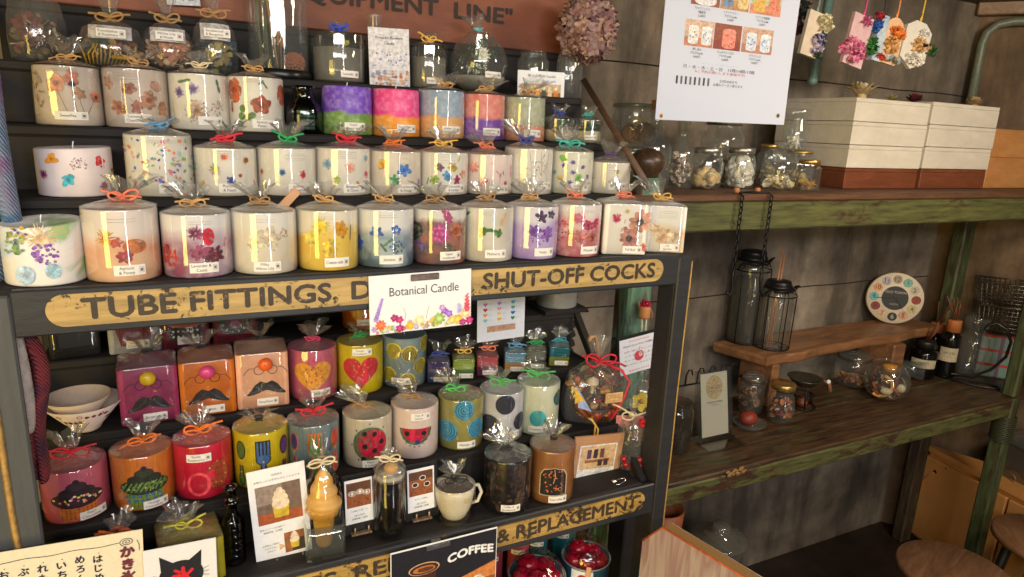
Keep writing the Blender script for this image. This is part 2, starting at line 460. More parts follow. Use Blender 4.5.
for i, (x0, x1, y0, y1, z1, m) in enumerate(((0.905, 0.972, D2 - 0.002, D2 + 0.06, zUt + 0.055, M_TEALV), (XR, XR + 0.05, D2 - 0.002, D2 + 0.05, zLt + 0.0, M_GREENV),
                               (2.79, 2.86, 1.545, 1.595, zUb + 0.07, M_GREENV), (0.74, 0.81, 1.5, 1.56, zUb, M_GREENV))):
    bar('post', x0, x1, y0, y1, 0.0, z1, m, 0.006)
bar('post', XR + 0.012, XR + 0.05, D2 + 0.006, D2 + 0.05, zLt, zUb + 0.05, M_GREENV, 0.006)
# thick rounded leg face lashed with a spring of wire
mb = MB(); pts = []
xs = XR + 0.025
for i in range(150):
    a = i * 0.6; pts.append(rel(xs + 0.036 * math.cos(a), D2 + 0.024 + 0.036 * math.sin(a), zLb - 0.01 - i * 0.0007))
mb.tube(pts, 0.003, 5)
mb.build('wire_binding', C((60, 62, 40), 0.5), shelf)
# newel ball on the shorter post
kx = 0.944; ky = D2 + 0.026
mb = MB().lathe([(0.0, 0), (0.022, 0.0), (0.026, 0.006), (0.032, 0.014), (0.038, 0.026), (0.0395, 0.036), (0.036, 0.048), (0.027, 0.058), (0.012, 0.064), (0, 0.065)], 24, rel(kx, ky, zUt + 0.055))
mb.build('post_finial', wood('dark turned wood', (52, 38, 28), (96, 70, 46), 2, 8, 0.3), shelf)
# side planks of the unit low down behind the rack
for k, (dx, m) in enumerate(((0.0, M_TEALV), (0.052, M_BROWNEDGE), (0.10, M_TEALV), (0.15, M_TEALV))):
    bar('side_plank', 0.80 + dx, 0.85 + dx - (0.018 if k == 1 else 0.002), D2 + 0.052, D2 + 0.07, 0.25, zLb - 0.01, m)
# ================================================================ display rack
YR = 0.80
TU = [H - 0.1825, H - 0.100, H - 0.022, H + 0.056, H + 0.140]
TL = [H - 0.586, H - 0.511, H - 0.428, H - 0.350]
TY = [0.80, 0.89, 0.98, 1.07, 1.16, 1.25]
rack = thing('display_rack', 'black iron stepped display rack with yellow lettered plates, filled with candles', 'display rack', (0.25, YR, 0))
def rk(x, y, z): return V((x - 0.25, y - YR, z))
def rbox(name, x0, x1, y0, y1, z0, z1, m, bev=0.002, parent=None):
    return MB().box(rk((x0 + x1) / 2, (y0 + y1) / 2, (z0 + z1) / 2), (x1 - x0, y1 - y0, z1 - z0), 0, bev).build(name, m, parent or rack)
M_GREYIRON = chipped('grey painted post', (72, 74, 76), (120, 104, 78), 2, 0.34, 70, 0.5, (78, 80, 82), 0.02, 2.0, 0.95)
M_RUB = C((176, 138, 78), 0.45)
for x0, x1, gx in ((-0.222, -0.166, -0.190), (0.696, 0.722, 0.7205)):
    mb = MB()
    mb.box(rk((x0 + x1) / 2, YR + 0.004, 0.78), (x1 - x0, 0.008, 1.555), 0, 0.002)
    xx = x0 + 0.004 if x0 > 0 else x1 - 0.004
    mb.box(rk(x0 + 0.004, YR + 0.026, 0.78), (0.008, 0.042, 1.55), 0, 0.002)
    po = mb.build('post', M_GREYIRON if x0 < 0 else M_IRON, rack)
    pts = [rk(gx + (0.0008 if x0 > 0 else 0) + rnd.uniform(-0.0008, 0.0008), YR - 0.0006, 0.2 + 1.35 * i / 30) for i in range(31)]
    MB().tube(pts, [0.0016 if x0 > 0 else 0.0035] * 31, 4, flat=1).build('rubbed_edge', M_RUB, po)
for x0 in (-0.222, 0.68):
    rbox('post', x0, x0 + 0.03, 1.24, 1.27, 0, H + 0.13, M_IRON)
up = rbox('rail', -0.166, 0.696, YR, YR + 0.012, H - 0.2325, H - 0.1825, M_IRON)
lo = rbox('rail', -0.166, 0.696, YR + 0.002, YR + 0.012, H - 0.642, H - 0.586, M_IRON)
def plate(z0, z1, x0, x1, m, parent, texts, y):
    mb = MB(); r = (z1 - z0) / 2; zc = (z0 + z1) / 2; o = []
    for i in range(13): a = -PI / 2 + PI * i / 12; o.append((x1 - r + r * math.cos(a), zc + r * math.sin(a)))
    for i in range(13): a = PI / 2 + PI * i / 12; o.append((x0 + r + r * math.cos(a), zc + r * math.sin(a)))
    mb.prism(o, 0, 0.002, 0, Matrix(((1, 0, 0, -0.25), (0, 0, -1, y - YR), (0, 1, 0, 0), (0, 0, 0, 1))))
    for s, cx, w, h in texts: text(mb, lambda s_, t_, e: V((s_ - 0.25, y - 0.002 - YR - e, t_)), s, cx, zc - 0.0005, h, 1, 0.0004, width=w, bold=0.0011)
    return mb.build('sign_plate', [m, chipped('plate lettering', (66, 54, 42), (176, 140, 78), 0, 0.42, 130, 0.5, None, 0.02, 1.0)], parent)
def X8(px, py=300): return PY(px, py, YR).x
plate(H - 0.2235, H - 0.1885, -0.137, 0.664, M_PLATE, up, [
    ('TUBE FITTINGS,', (X8(82, 305) + X8(337, 290)) / 2, X8(337, 290) - X8(82, 305), 0.0315), ('DRAIN &', (X8(345, 290) + X8(468, 285)) / 2, 0.148, 0.0315),
    ('SHUT-OFF', (X8(483, 277) + X8(583, 272)) / 2, X8(583, 272) - X8(483, 277), 0.0315), ('COCKS', (X8(590, 271) + X8(654, 268)) / 2, X8(654, 268) - X8(590, 271), 0.0315)], YR)
plate(H - 0.629, H - 0.594, -0.10, X8(645, 498), M_PLATEWORN, lo, [
    ('& REPLACEMENT', (X8(497, 540) + X8(637, 503)) / 2, X8(637, 503) - X8(497, 540), 0.0315), ('VALVES, REPAIR', 0.16, 0.30, 0.0315)], YR + 0.002)
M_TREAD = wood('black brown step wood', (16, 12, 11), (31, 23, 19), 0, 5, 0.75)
for k in range(5):
    y1 = TY[k + 1]
    rbox('step', -0.21, 0.664, TY[k] + (0.012 if k == 0 else 0), y1 + 0.008, TU[k] - 0.012, TU[k], M_TREAD)
    if k < 4: rbox('riser', -0.21, 0.664, y1, y1 + 0.008, TU[k], TU[k + 1] - 0.012, M_TREAD)
for k in range(4):
    y1 = TY[k + 1] if k < 3 else 1.17
    rbox('step', -0.20, 0.676, TY[k] + (0.012 if k == 0 else 0), y1 + 0.008, TL[k] - 0.012, TL[k], M_TREAD)
    if k < 3: rbox('riser', -0.20, 0.676, y1, y1 + 0.008, TL[k], TL[k + 1] - 0.012, M_TREAD)
rbox('back_panel', -0.21, 0.50, 1.172, 1.184, H - 0.92, H - 0.08, wood('blackish panel', (20, 17, 16), (38, 31, 27), 2, 5))  # plain wood grain in a very dark tone
# sloping side boards under the two flights
for x0, T, n in ((0.678, TL, 3), (-0.212, TL, 3), (-0.222, TU, 4)):
    o = [(TY[0] + 0.02, T[0] - 0.02), (TY[n] + 0.0, T[n] - 0.02), (TY[n] + 0.0, T[n] + 0.0), (TY[0] + 0.02, T[0] + 0.0)]
    mb = MB().prism([(a - YR, b) for a, b in o], x0 - 0.25, x0 - 0.25 + 0.012, 0, Matrix(((0, 0, 1, 0), (1, 0, 0, 0), (0, 1, 0, 0), (0, 0, 0, 1))))
    mb.build('side_board', M_TREAD, rack)
# slim batten along the open end of the upper steps
mb = MB(); a, b = V((0.667, 0.862, H - 0.080)), V((0.684, 1.10, H + 0.090))
mb.tube([a - V((0.25, YR, 0)), b - V((0.25, YR, 0))], 0.0075, 4)
mb.build('batten', wood('brown batten', (72, 50, 36), (110, 80, 58), 1, 6), rack)
# floor shelf of the rack where the tins stand
ZB = H - 0.90
rbox('step', -0.20, 0.66, YR + 0.01, 1.17, ZB - 0.012, ZB, M_TREAD)

# slatted dark crate end behind the lower flight
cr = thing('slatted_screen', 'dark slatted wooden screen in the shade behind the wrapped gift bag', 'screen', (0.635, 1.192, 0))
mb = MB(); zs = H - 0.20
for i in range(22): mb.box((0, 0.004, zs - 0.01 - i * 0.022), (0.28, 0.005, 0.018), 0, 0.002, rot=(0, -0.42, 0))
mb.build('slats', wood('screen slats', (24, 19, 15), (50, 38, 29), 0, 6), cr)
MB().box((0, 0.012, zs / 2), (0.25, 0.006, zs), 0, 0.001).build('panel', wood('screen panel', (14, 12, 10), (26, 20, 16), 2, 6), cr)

# stencilled board on the top step
bd = thing('stencilled_board', 'long rusty brown board stencilled EQUIPMENT LINE behind the top row of jars', 'board', (0.25, 1.175, TU[4]))
zb = H + 0.153 - TU[4]
MB().box((-0.02, 0.01, 0.13), (1.04, 0.018, 0.26), 0, 0.003).build('panel', wood('rusty brown board', (96, 50, 30), (146, 82, 52), 0, 3, 0.6, 6), bd)
mb = MB()
Xe = lambda px, py=10: PY(px, py, 1.174).x - 0.25
M_STEN = C((44, 30, 24), 0.7)
for s_, x0, x1 in (('"MEP.', 176, 262), ('EQUIPMENT', 292, 438), ('LINE"', 455, 512)):
    mb = MB(); a_, b_ = Xe(x0), Xe(x1, 18); text(mb, flat(0.0), s_, (a_ + b_) / 2, 0.055, 0.037, 0, 0.0006, width=b_ - a_, bold=0.0012); mb.build('lettering', M_STEN, bd)
# ================================================================ wrapping, ties, stickers
def pnorm(p):
    def f(a): return 1.0 / ((abs(math.cos(a)) ** p + abs(math.sin(a)) ** p) ** (1.0 / p))
    return f
def cello(root, r, h, seed, square=False, lean=(0.0, 0.0), flare=0.03, neck=0.012, fr=0.020, mat=None, z0=0.0006, name='cellophane_wrap', puff=0.0):
    g = random.Random(seed); ph = [g.uniform(0, 6.28) for _ in range(6)]
    k1, k2 = g.choice((7, 8, 9)), g.choice((10, 11, 13))
    sq = pnorm(9); L = flare
    R = r + 0.0008 + puff
    prof = [(R * 0.55, z0, 0, 1), (R, z0, 0, 1), (R, h * 0.25, 0.01, 1), (R, h * 0.5, 0.01, 1), (R, h * 0.75, 0.012, 1), (R, h - 0.0015, 0.01, 1), (R * 0.995, h + 0.0005, 0.01, 1), (R * 0.965, h + 0.0014, 0.012, 1),
            (R * 0.80, h + neck * 0.30, 0.035, 0.8), (R * 0.50, h + neck * 0.62, 0.08, 0.4), (R * 0.24, h + neck * 0.9, 0.12, 0.1), (0.0042, h + neck, 0.10, 0), (0.0045, h + neck + 0.002, 0.1, 0),
            (0.0075, h + neck + L * 0.25, 0.22, 0), (fr * 0.62, h + neck + L * 0.6, 0.30, 0), (fr * 0.95, h + neck + L * 0.95, 0.34, 0)]
    n = 48; vs = []
    for (rr, z, w, s) in prof:
        zz = max(0.0, z - h)
        for i in range(n):
            a = 2 * PI * i / n
            m = 1 + w * (0.65 * math.sin(k1 * a + ph[0]) + 0.5 * math.sin(k2 * a + ph[1]) + 0.3 * math.sin(3 * a + ph[2]))
            if square: m *= 1 + s * (sq(a) - 1)
            q = rr * m
            dz = 0
            if z > h + neck + L * 0.5: dz = L * 0.22 * math.sin(2 * a + ph[3]) + L * 0.12 * math.sin(5 * a + ph[4])
            vs.append((q * math.cos(a) * (1.12 if z > h + neck + L * 0.2 else 1) + lean[0] * zz, q * math.sin(a) + lean[1] * zz, z + dz))
    fs = []
    cut = len(prof) - 4
    m1 = MB(); m2 = MB()
    for j in range(len(prof) - 1):
        for i in range(n):
            fs.append((j * n + i, j * n + (i + 1) % n, (j + 1) * n + (i + 1) % n, (j + 1) * n + i))
    mb = MB(); mb.add(vs, fs, 0, True)
    for idx in range(len(fs)):
        if idx // n >= 7: mb.mi[idx] = 1
    o = mb.build(name, [mat or M_CELLO, M_CELLOX], root)
    return (lean[0] * neck, lean[1] * neck, h + neck + 0.001)
def bow(root, c, mat, size=0.012, seed=0, th=0.0011, ring_r=0.0056, name='tie', tails=2, loops=2, rz=0.0):
    g = random.Random(seed + 99); mb = MB(); c = V(c)
    for k in (0, 1): mb.tube([c + V((ring_r * math.cos(a), ring_r * math.sin(a), (k - 0.5) * th * 1.6)) for a in [2 * PI * i / 12 for i in range(12)]], th, 6, closed=True)
    f = c + V((0, -ring_r, 0))
    for k in range(loops):
        s = -1 if k % 2 == 0 else 1; d = g.uniform(-0.1, 0.5); L = size * g.uniform(0.85, 1.1)
        pts = []
        for i in range(11):
            t = i / 10; a = PI * 2 * t
            u = L * 0.5 * (1 - math.cos(a)); w = L * 0.32 * math.sin(a)
            pts.append(f + V((s * u * math.cos(d) - 0 * w, -0.003 - 0.2 * u, u * math.sin(d) * 0.6 + w)))
        mb.tube(pts, th, 6)
    for k in range(tails):
        s = -1 if k % 2 == 0 else 1; L = size * g.uniform(1.0, 1.6); up = g.uniform(-0.35, 0.6)
        pts = [f + V((s * L * t, -0.003 - 0.004 * t, L * up * t + 0.3 * L * math.sin(t * 2.4) * (0.5 if up < 0 else 0.35))) for t in [i / 6 for i in range(7)]]
        mb.tube(pts, th * 1.05, 6)
    mb.sphere(f + V((0, -0.001, 0)), th * 2.2, 0, 8)
    return mb.build(name, mat, root)
TIE = dict(coral=C((226, 122, 92), 0.6), raffia=M_RAFFIA, jute=M_JUTE, red=C((196, 34, 52), 0.5), green=C((38, 148, 84), 0.5), lime=C((86, 186, 96), 0.5), blue=C((96, 150, 196), 0.5), navy=C((52, 66, 140), 0.5),
           orange=C((226, 116, 42), 0.5), yellow=C((222, 174, 78), 0.6), teal=C((72, 172, 160), 0.5), purple=C((98, 72, 128), 0.5), black=C((28, 26, 28), 0.5), pink=C((200, 62, 104), 0.5), cream=C((222, 204, 168), 0.6), royal=C((50, 78, 200), 0.45), lemon=C((206, 196, 70), 0.5), skyteal=C((50, 140, 160), 0.5))
def sticker(root, mp, lines, cx, cy, w=0.030, h=0.0115, e=0.0016, seed=0):
    mb = MB()
    rect(mb, mp, cx, cy, w, h, 0, e, 6, 2)
    n = len(lines)
    for i, s in enumerate(lines):
        text(mb, mp, s, cx - w * 0.10, cy + (0.0 if n == 1 else (0.5 - i) * h * 0.44), h * (0.46 if n == 1 else 0.42), 1, e + 0.0002, width=None if len(s) < 9 else w * 0.66, squeeze=0.9)
    frame(mb, mp, cx + w * 0.37, cy, w * 0.14, h * 0.52, 0.0003, 2, e + 0.0002)
    rect(mb, mp, cx + w * 0.37, cy, w * 0.09, h * 0.30, 2, e + 0.0002, 1, 1)
    return mb.build('name_sticker', [M_LABEL, M_INK, M_GREYINK], root)
def stamp(mb, mp, cx, cy, w, h, mi, e=0.0003, oval=False, lines=2, box=True):
    if oval: ring(mb, mp, cx, cy, w / 2, 0.0002, mi, e, 28, sy=h / w)
    elif box: frame(mb, mp, cx, cy, w, h, 0.00022, mi, e)
    for i in range(lines):
        y = cy + (i - (lines - 1) / 2) * h * 0.4
        x = cx - w * 0.40
        k = 0
        while x < cx + w * 0.38:
            L = 0.0012 + 0.0010 * ((i * 7 + k * 3) % 4); L = min(L, cx + w * 0.4 - x)
            stroke(mb, mp, [(x, y), (x + L, y)], 0.0003, mi, e); x += L + 0.0005; k += 1

# ================================================================ wax
def wax(name, base, mott=None, rough=0.42, scale=40):
    k = ('X', name)
    if k not in _MC:
        t = NT(name); v = t.coords()
        b = mott or tuple(c * 0.93 for c in base)
        col = t.ramp(t.noise(v, scale, 4, 0.6), [(0.35, b), (0.65, base)])
        _MC[k] = t.set(col, rough, 0, 0.35)
    return _MC[k]
def wax2(name, top, bot, z, amp=0.012, white=0.35, tip=None):
    t = NT(name); v = t.coords()
    n = t.noise(v, 30, 3, 0.5); f = t.noise(v, 95, 4, 0.6); s = t.add('ShaderNodeSeparateXYZ'); t.l.new(v, s.inputs[0])
    zz = t.math('ADD', s.outputs['Z'], t.math('MULTIPLY', t.math('SUBTRACT', n, 0.5), amp * 3))
    k = t.math('MULTIPLY', t.math('SUBTRACT', zz, z), 260, False); k = t.math('ADD', k, 0.5, True)
    lt = lambda c: tuple(x + (245 - x) * white for x in c)
    a = t.ramp(f, [(0.36, lt(bot)), (0.56, bot)]); b = t.ramp(f, [(0.36, lt(top)), (0.56, top)])
    col = t.mix(k, a, b)
    if tip:
        m = t.math('ADD', t.math('MULTIPLY', t.math('SUBTRACT', zz, tip[0]), 220), 0.5, True); col = t.mix(m, col, tip[1])
    return t.set(col, 0.45, 0, 0.35)
def waxm(name, stops, scale=26, dist=0.6, top=None, seed=0.0):
    """several dyes run together; top = (height, colour) for the paler rim"""
    t = NT(name); v = t.coords(); mp = t.add('ShaderNodeMapping'); mp.inputs['Location'].default_value = (seed, seed * 1.7, seed * 0.6); t.l.new(v, mp.inputs[0])
    n = t.noise(mp.outputs[0], scale, 4, 0.55, dist)
    col = t.ramp(n, stops)
    if top:
        s = t.add('ShaderNodeSeparateXYZ'); t.l.new(v, s.inputs[0])
        zz = t.math('ADD', s.outputs['Z'], t.math('MULTIPLY', t.math('SUBTRACT', n, 0.5), 0.05))
        m = t.math('ADD', t.math('MULTIPLY', t.math('SUBTRACT', zz, top[0]), top[2] if len(top) > 2 else 60), 0.5, True); col = t.mix(m, col, top[1])
    return t.set(col, 0.42, 0, 0.35)
IV = wax('ivory wax', (238, 232, 220), (228, 220, 206))
IV2 = wax('warm ivory wax', (232, 220, 202), (220, 206, 188))
def wax_body(root, r, h, mat, square=False, taper=0.0, wob=0.0, wick=True, top_mat=None, name='wax_body', seed=0):
    g = random.Random(seed)
    mb = MB(); sq = pnorm(26)
    e = 0.0022
    prof = [(0.0001, 0.0), (r - e, 0.0), (r - e * 0.3, e * 0.3), (r, e), (r + taper * h * 0.5, h * 0.5), (r + taper * h, h - e), (r + taper * h - e * 0.3, h - e * 0.3), (r + taper * h - e, h), (r * 0.86, h - 0.0012), (r * 0.45, h - 0.0022), (0.0001, h - 0.0026)]
    p1, p2 = g.uniform(0, 6), g.uniform(0, 6)
    def mod(a, w):
        m = sq(a) if square else 1.0
        if wob: m *= 1 + wob * 0.02 * math.sin(a + p1) + wob * 0.012 * math.sin(3 * a + p2)
        return m, 0, 0
    mb.lathe(prof, 64 if square else 48, (0, 0, 0), 0, mod)
    if wob:
        for i, p in enumerate(mb.v):
            if p.z > h * 0.8: mb.v[i] = V((p.x, p.y, p.z + wob * (0.0025 * math.sin(math.atan2(p.y, p.x) + p1) )))
    o = mb.build(name, mat, root)
    if wick:
        MB().tube([(0, 0, h - 0.0028), (0.0004, 0, h + 0.003), (0.0012, 0, h + 0.0065)], 0.0008, 6).build('wick', M_PAPER, root)
    return o
# ================================================================ candles on the upper flight
class Deco:
    def __init__(s, r, h, square=False, seed=0, thin=False):
        s.r, s.h, s.sq = r, h, square; s.mp = flat(-r) if square else cyl(r); s.mb = MB(); s.p = Pal(thin); s.e = 0.0004; s.g = random.Random(seed)
        s.mb_ = s.mb
    def xy(s, u, v):
        return ((s.r * u) if s.sq else s.r * math.asin(max(-0.99, min(0.99, u)))), v * s.h
    def bump(s, z=1): s.e += 0.00005 if z > 0.004 else 0.00001; return s.e
    def fl(s, u, v, R, n, c, cc=None, depth=0.45, cr=0.28, sy=1.0, rot=None):
        x, y = s.xy(u, v); rot = s.g.uniform(0, 6) if rot is None else rot
        b_ = petal_rf(R, n, depth); p1, p2 = s.g.uniform(0, 6), s.g.uniform(0, 6); k_ = 0.13 if n < 12 else 0
        star(s.mb, s.mp, x, y, lambda a: b_(a) * (1 + k_ * math.sin(2 * a + p1) + k_ * 0.8 * math.sin(5 * a + p2)), s.p(c), s.bump(R), max(24, n * 6), 3, sy, rot)
        if cc: star(s.mb, s.mp, x, y, R * cr, s.p(cc), s.bump() + 0.0001, 12, 1, sy)
    def spiky(s, u, v, R, n, c, cc=None, cr=0.3, w=0.0011):
        x, y = s.xy(u, v); m = s.p(c); e = s.bump()
        for i in range(n):
            a = 2 * PI * i / n + s.g.uniform(-0.15, 0.15); L = R * s.g.uniform(0.75, 1.05)
            stroke(s.mb, s.mp, [(x + R * 0.15 * math.cos(a), y + R * 0.15 * math.sin(a)), (x + L * 0.6 * math.cos(a), y + L * 0.6 * math.sin(a)), (x + L * math.cos(a), y + L * math.sin(a))], [w * 0.7, w, w * 0.4], m, e)
        if cc: star(s.mb, s.mp, x, y, R * cr, s.p(cc), s.bump() + 0.0001, 12, 1)
    def scatter(s, u, v, R, n, cols, d=0.0009):
        x, y = s.xy(u, v)
        for i in range(n):
            a = s.g.uniform(0, 6.28); q = R * math.sqrt(s.g.random())
            star(s.mb, s.mp, x + q * math.cos(a), y + q * math.sin(a), s.g.uniform(0.6, 1.2) * d, s.p(s.g.choice(cols)), s.e + 0.00002 * (i % 9), 6, 1)
        s.e += 0.0002
    def leaf(s, u, v, L, ang, c, w=0.35):
        x, y = s.xy(u, v)
        star(s.mb, s.mp, x, y, lambda a: L / 2 * (abs(math.cos(a)) * (1 - w) + w) if True else 0, s.p(c), s.bump(), 20, 2, w * 1.1, ang)
    def stem(s, pts, c, w=0.0006):
        P = [s.xy(*p) for p in pts]; out = []
        for i in range(len(P) - 1):
            for k in range(5): t = k / 5; out.append((P[i][0] * (1 - t) + P[i + 1][0] * t, P[i][1] * (1 - t) + P[i + 1][1] * t))
        out.append(P[-1]); stroke(s.mb, s.mp, out, w, s.p(c), s.bump())
    def ell(s, u, v, a, b, c, rot=0.0):
        x, y = s.xy(u, v); star(s.mb, s.mp, x, y, a, s.p(c), s.bump(max(a, b)), 24, 3, b / a, rot)
    def ring(s, u, v, R, c, w=0.001, sy=1.0, a0=0, a1=2 * PI):
        x, y = s.xy(u, v); ring(s.mb, s.mp, x, y, R, w, s.p(c), s.bump(), 30, a0, a1, sy)
    def stamp(s, u, v, w=0.028, h=0.008, oval=False, lines=2, box=True):
        x, y = s.xy(u, v); stamp(s.mb, s.mp, x, y, w, h, s.p(M_GREYINK), s.bump(), oval, lines, box)
    def poly(s, u, v, pts, c, sc=1.0):
        x, y = s.xy(u, v); poly(s.mb, s.mp, [(a * sc, b * sc) for a, b in pts], x, y, s.p(c), s.bump(), 7)
    def line(s, u, v, pts, c, w=0.001, closed=False):
        x, y = s.xy(u, v); stroke(s.mb, s.mp, [(x + a, y + b) for a, b in pts], w, s.p(c), s.bump(), closed)
    def done(s, root, name='pressed_flowers'):
        if s.mb.f: s.mb.build(name, s.p.l, root)

TIERS = {}
for k in range(5): TIERS['U%d' % (k + 1)] = (TY[k], TU[k])
for k in range(4): TIERS['L%d' % (k + 1)] = (TY[k], TL[k])
NSEED = [0]
def candle(tier, box, mat, label, deco=None, tie=None, sname=None, sat=(0.35, 0.16), square=False, rot=None, name='botanical_candle', cat='candle', group=None,
           flare=0.022, lean=None, dname='pressed_flowers', wob=0.0, taper=0.0, w=None, h=None, dy=0.009, wick=False, neck=0.010, tieopt=None, stick=(0.030, 0.0115), face=1.0, mello=None):
    NSEED[0] += 1; sd = NSEED[0]; g = random.Random(sd)
    Yf, Z = TIERS[tier]; xl, xr, yt, yb = box; px = (xl + xr) / 2
    r = (w or 0.0745) / 2; Yc = Yf + dy + r
    pc = PY(px, (yt + yb) / 2, Yc)
    hh = h or (PY(px, yt, Yf + dy).z - Z)
    az = -math.atan2(pc.x, Yc)
    rz = (az * face) if rot is None else rot
    root = thing(name, label, cat, (pc.x, Yc, Z), rz, group)
    wax_body(root, r, hh, mat, square, taper, wob, wick or tie is None, seed=sd)
    if deco:
        d = Deco(r, hh, square, sd, dname == 'pressed_flowers'); deco(d); d.done(root, dname)
    if tie:
        lean = lean or (g.uniform(-0.5, 0.5), g.uniform(-0.5, 0.2))
        c = cello(root, r, hh, sd, square, lean, flare, neck, mat=mello)
        o = dict(size=0.012, th=0.0010); o.update(tieopt or {})
        bow(root, c, TIE[tie], seed=sd, name='raffia_tie' if tie in ('raffia', 'jute', 'coral', 'yellow', 'cream') else 'ribbon_tie', **o)
    if sname:
        mp = flat(-r) if square else cyl(r)
        x = r * (sat[0] if square else math.asin(sat[0])) ; sticker(root, mp, sname, x, sat[1] * hh, stick[0], stick[1], seed=sd)
    return root

# ---------------- first step (on the lettered rail)
B = 'on the lettered rail'
candle('U1', (3, 87, 226, 288), waxm('pastel marbled wax', [(0.28, (198, 214, 236)), (0.42, (232, 226, 214)), (0.52, (226, 220, 216)), (0.6, (150, 186, 130)), (0.7, (214, 186, 120)), (0.8, (150, 110, 180))], 16, 0.6, None, 1.0),
       'unwrapped pastel candle marbled green, blue and purple with a dried straw flower', lambda d: (d.spiky(-0.05, 0.80, 0.016, 26, (226, 196, 150), (208, 170, 120), 0.25, 0.0016), d.scatter(0.0, 0.52, 0.012, 40, [(120, 70, 160), (150, 90, 180)], 0.0018), d.scatter(-0.7, 0.7, 0.013, 40, [(110, 150, 70), (140, 170, 80), (90, 120, 90)], 0.0018), d.scatter(-0.55, 0.85, 0.01, 14, [(90, 60, 140), (180, 150, 60)], 0.0018), d.ell(-0.5, 0.2, 0.009, 0.010, (178, 206, 240)), d.ell(0.15, 0.25, 0.007, 0.008, (170, 212, 226))), wob=1.0, wick=True)
candle('U1', (83, 163, 211, 283), waxm('apricot marbled wax', [(0.3, (232, 168, 120)), (0.45, (238, 196, 160)), (0.6, (226, 150, 110)), (0.72, (214, 120, 92))], 14, 0.5, (0.046, (238, 224, 214), 55), 2.0),
       'apricot and peach candle with a coral raffia bow, its sticker reading Apricot and Peony', lambda d: (d.spiky(-0.42, 0.62, 0.011, 22, (224, 160, 70), (200, 90, 60), 0.3, 0.0016), d.fl(0.02, 0.36, 0.008, 7, (176, 62, 74), (210, 110, 110), 0.3), d.fl(-0.15, 0.56, 0.006, 6, (206, 86, 70), None, 0.3), d.ell(0.3, 0.5, 0.012, 0.008, (218, 130, 76)), d.stamp(0.0, 0.86, 0.034, 0.008, box=False)),
       'coral', ['Apricot', '& Peony'], (0.12, 0.17), flare=0.021, tieopt=dict(size=0.016, th=0.0014))
candle('U1', (162, 234, 216, 278), waxm('cassis marbled wax', [(0.3, (214, 204, 206)), (0.5, (200, 170, 186)), (0.62, (150, 90, 120)), (0.75, (196, 60, 60))], 18, 0.4, (0.05, (236, 230, 228), 70), 3.0),
       'white candle with dark red berries and maroon petals, its sticker reading Lavender Cassis', lambda d: (d.scatter(-0.8, 0.36, 0.012, 50, [(206, 44, 50), (190, 60, 60)], 0.0026), d.spiky(-0.05, 0.72, 0.010, 22, (140, 44, 92), (110, 30, 70), 0.4, 0.0016), d.ell(0.3, 0.66, 0.0065, 0.010, (190, 22, 46)), d.fl(0.42, 0.36, 0.012, 9, (96, 30, 50), (130, 50, 60), 0.35), d.fl(0.05, 0.42, 0.010, 8, (150, 70, 100), (120, 40, 60), 0.3), d.leaf(0.75, 0.55, 0.012, 1.2, (206, 120, 110)), d.stamp(0.1, 0.88, 0.03, 0.007, box=False)),
       'raffia', ['Lavender &', 'Cassis'], (0.14, 0.17), flare=0.022, tieopt=dict(size=0.013, th=0.0011))
candle('U1', (232, 298, 214, 275), waxm('milky lily wax', [(0.3, (236, 228, 212)), (0.6, (226, 212, 190)), (0.75, (216, 194, 164))], 14, 0.3, (0.05, (238, 232, 222), 60), 4.0),
       'milky white candle with pale cream lily petals, a flat wooden stick behind it', lambda d: (d.fl(0.15, 0.60, 0.014, 5, (236, 216, 186), (226, 196, 160), 0.3), d.fl(-0.3, 0.5, 0.010, 6, (240, 216, 186), None, 0.3), d.scatter(0.55, 0.66, 0.007, 16, [(196, 160, 110), (180, 150, 100)], 0.0012), d.stamp(0.0, 0.88, 0.03, 0.007, box=False)),
       'jute', ['Milky', 'White Lily'], (0.05, 0.14), flare=0.020, lean=(-0.4, -0.2))
candle('U1', (298, 358, 212, 271), waxm('sunny yellow marbled wax', [(0.3, (240, 214, 120)), (0.5, (236, 196, 84)), (0.7, (230, 170, 60))], 18, 0.3, (0.052, (238, 228, 206), 70), 5.0),
       'yellow candle packed with golden petals in a raffia tied wrap, its sticker reading Cotton milk', lambda d: (d.spiky(-0.2, 0.76, 0.012, 24, (244, 206, 60), (236, 180, 40), 0.35, 0.002), d.fl(0.42, 0.70, 0.010, 9, (232, 160, 30), (214, 140, 24), 0.25), d.fl(-0.55, 0.55, 0.009, 7, (244, 216, 96), None, 0.3), d.fl(0.1, 0.4, 0.012, 8, (240, 200, 70), (230, 180, 50), 0.3), d.stem([(0.72, 0.76), (0.70, 0.5)], (90, 90, 70), 0.0014), d.stamp(0.0, 0.89, 0.03, 0.007, box=False)),
       'raffia', ['Cotton milk'], (0.28, 0.15), flare=0.020, lean=(-0.3, -0.2))
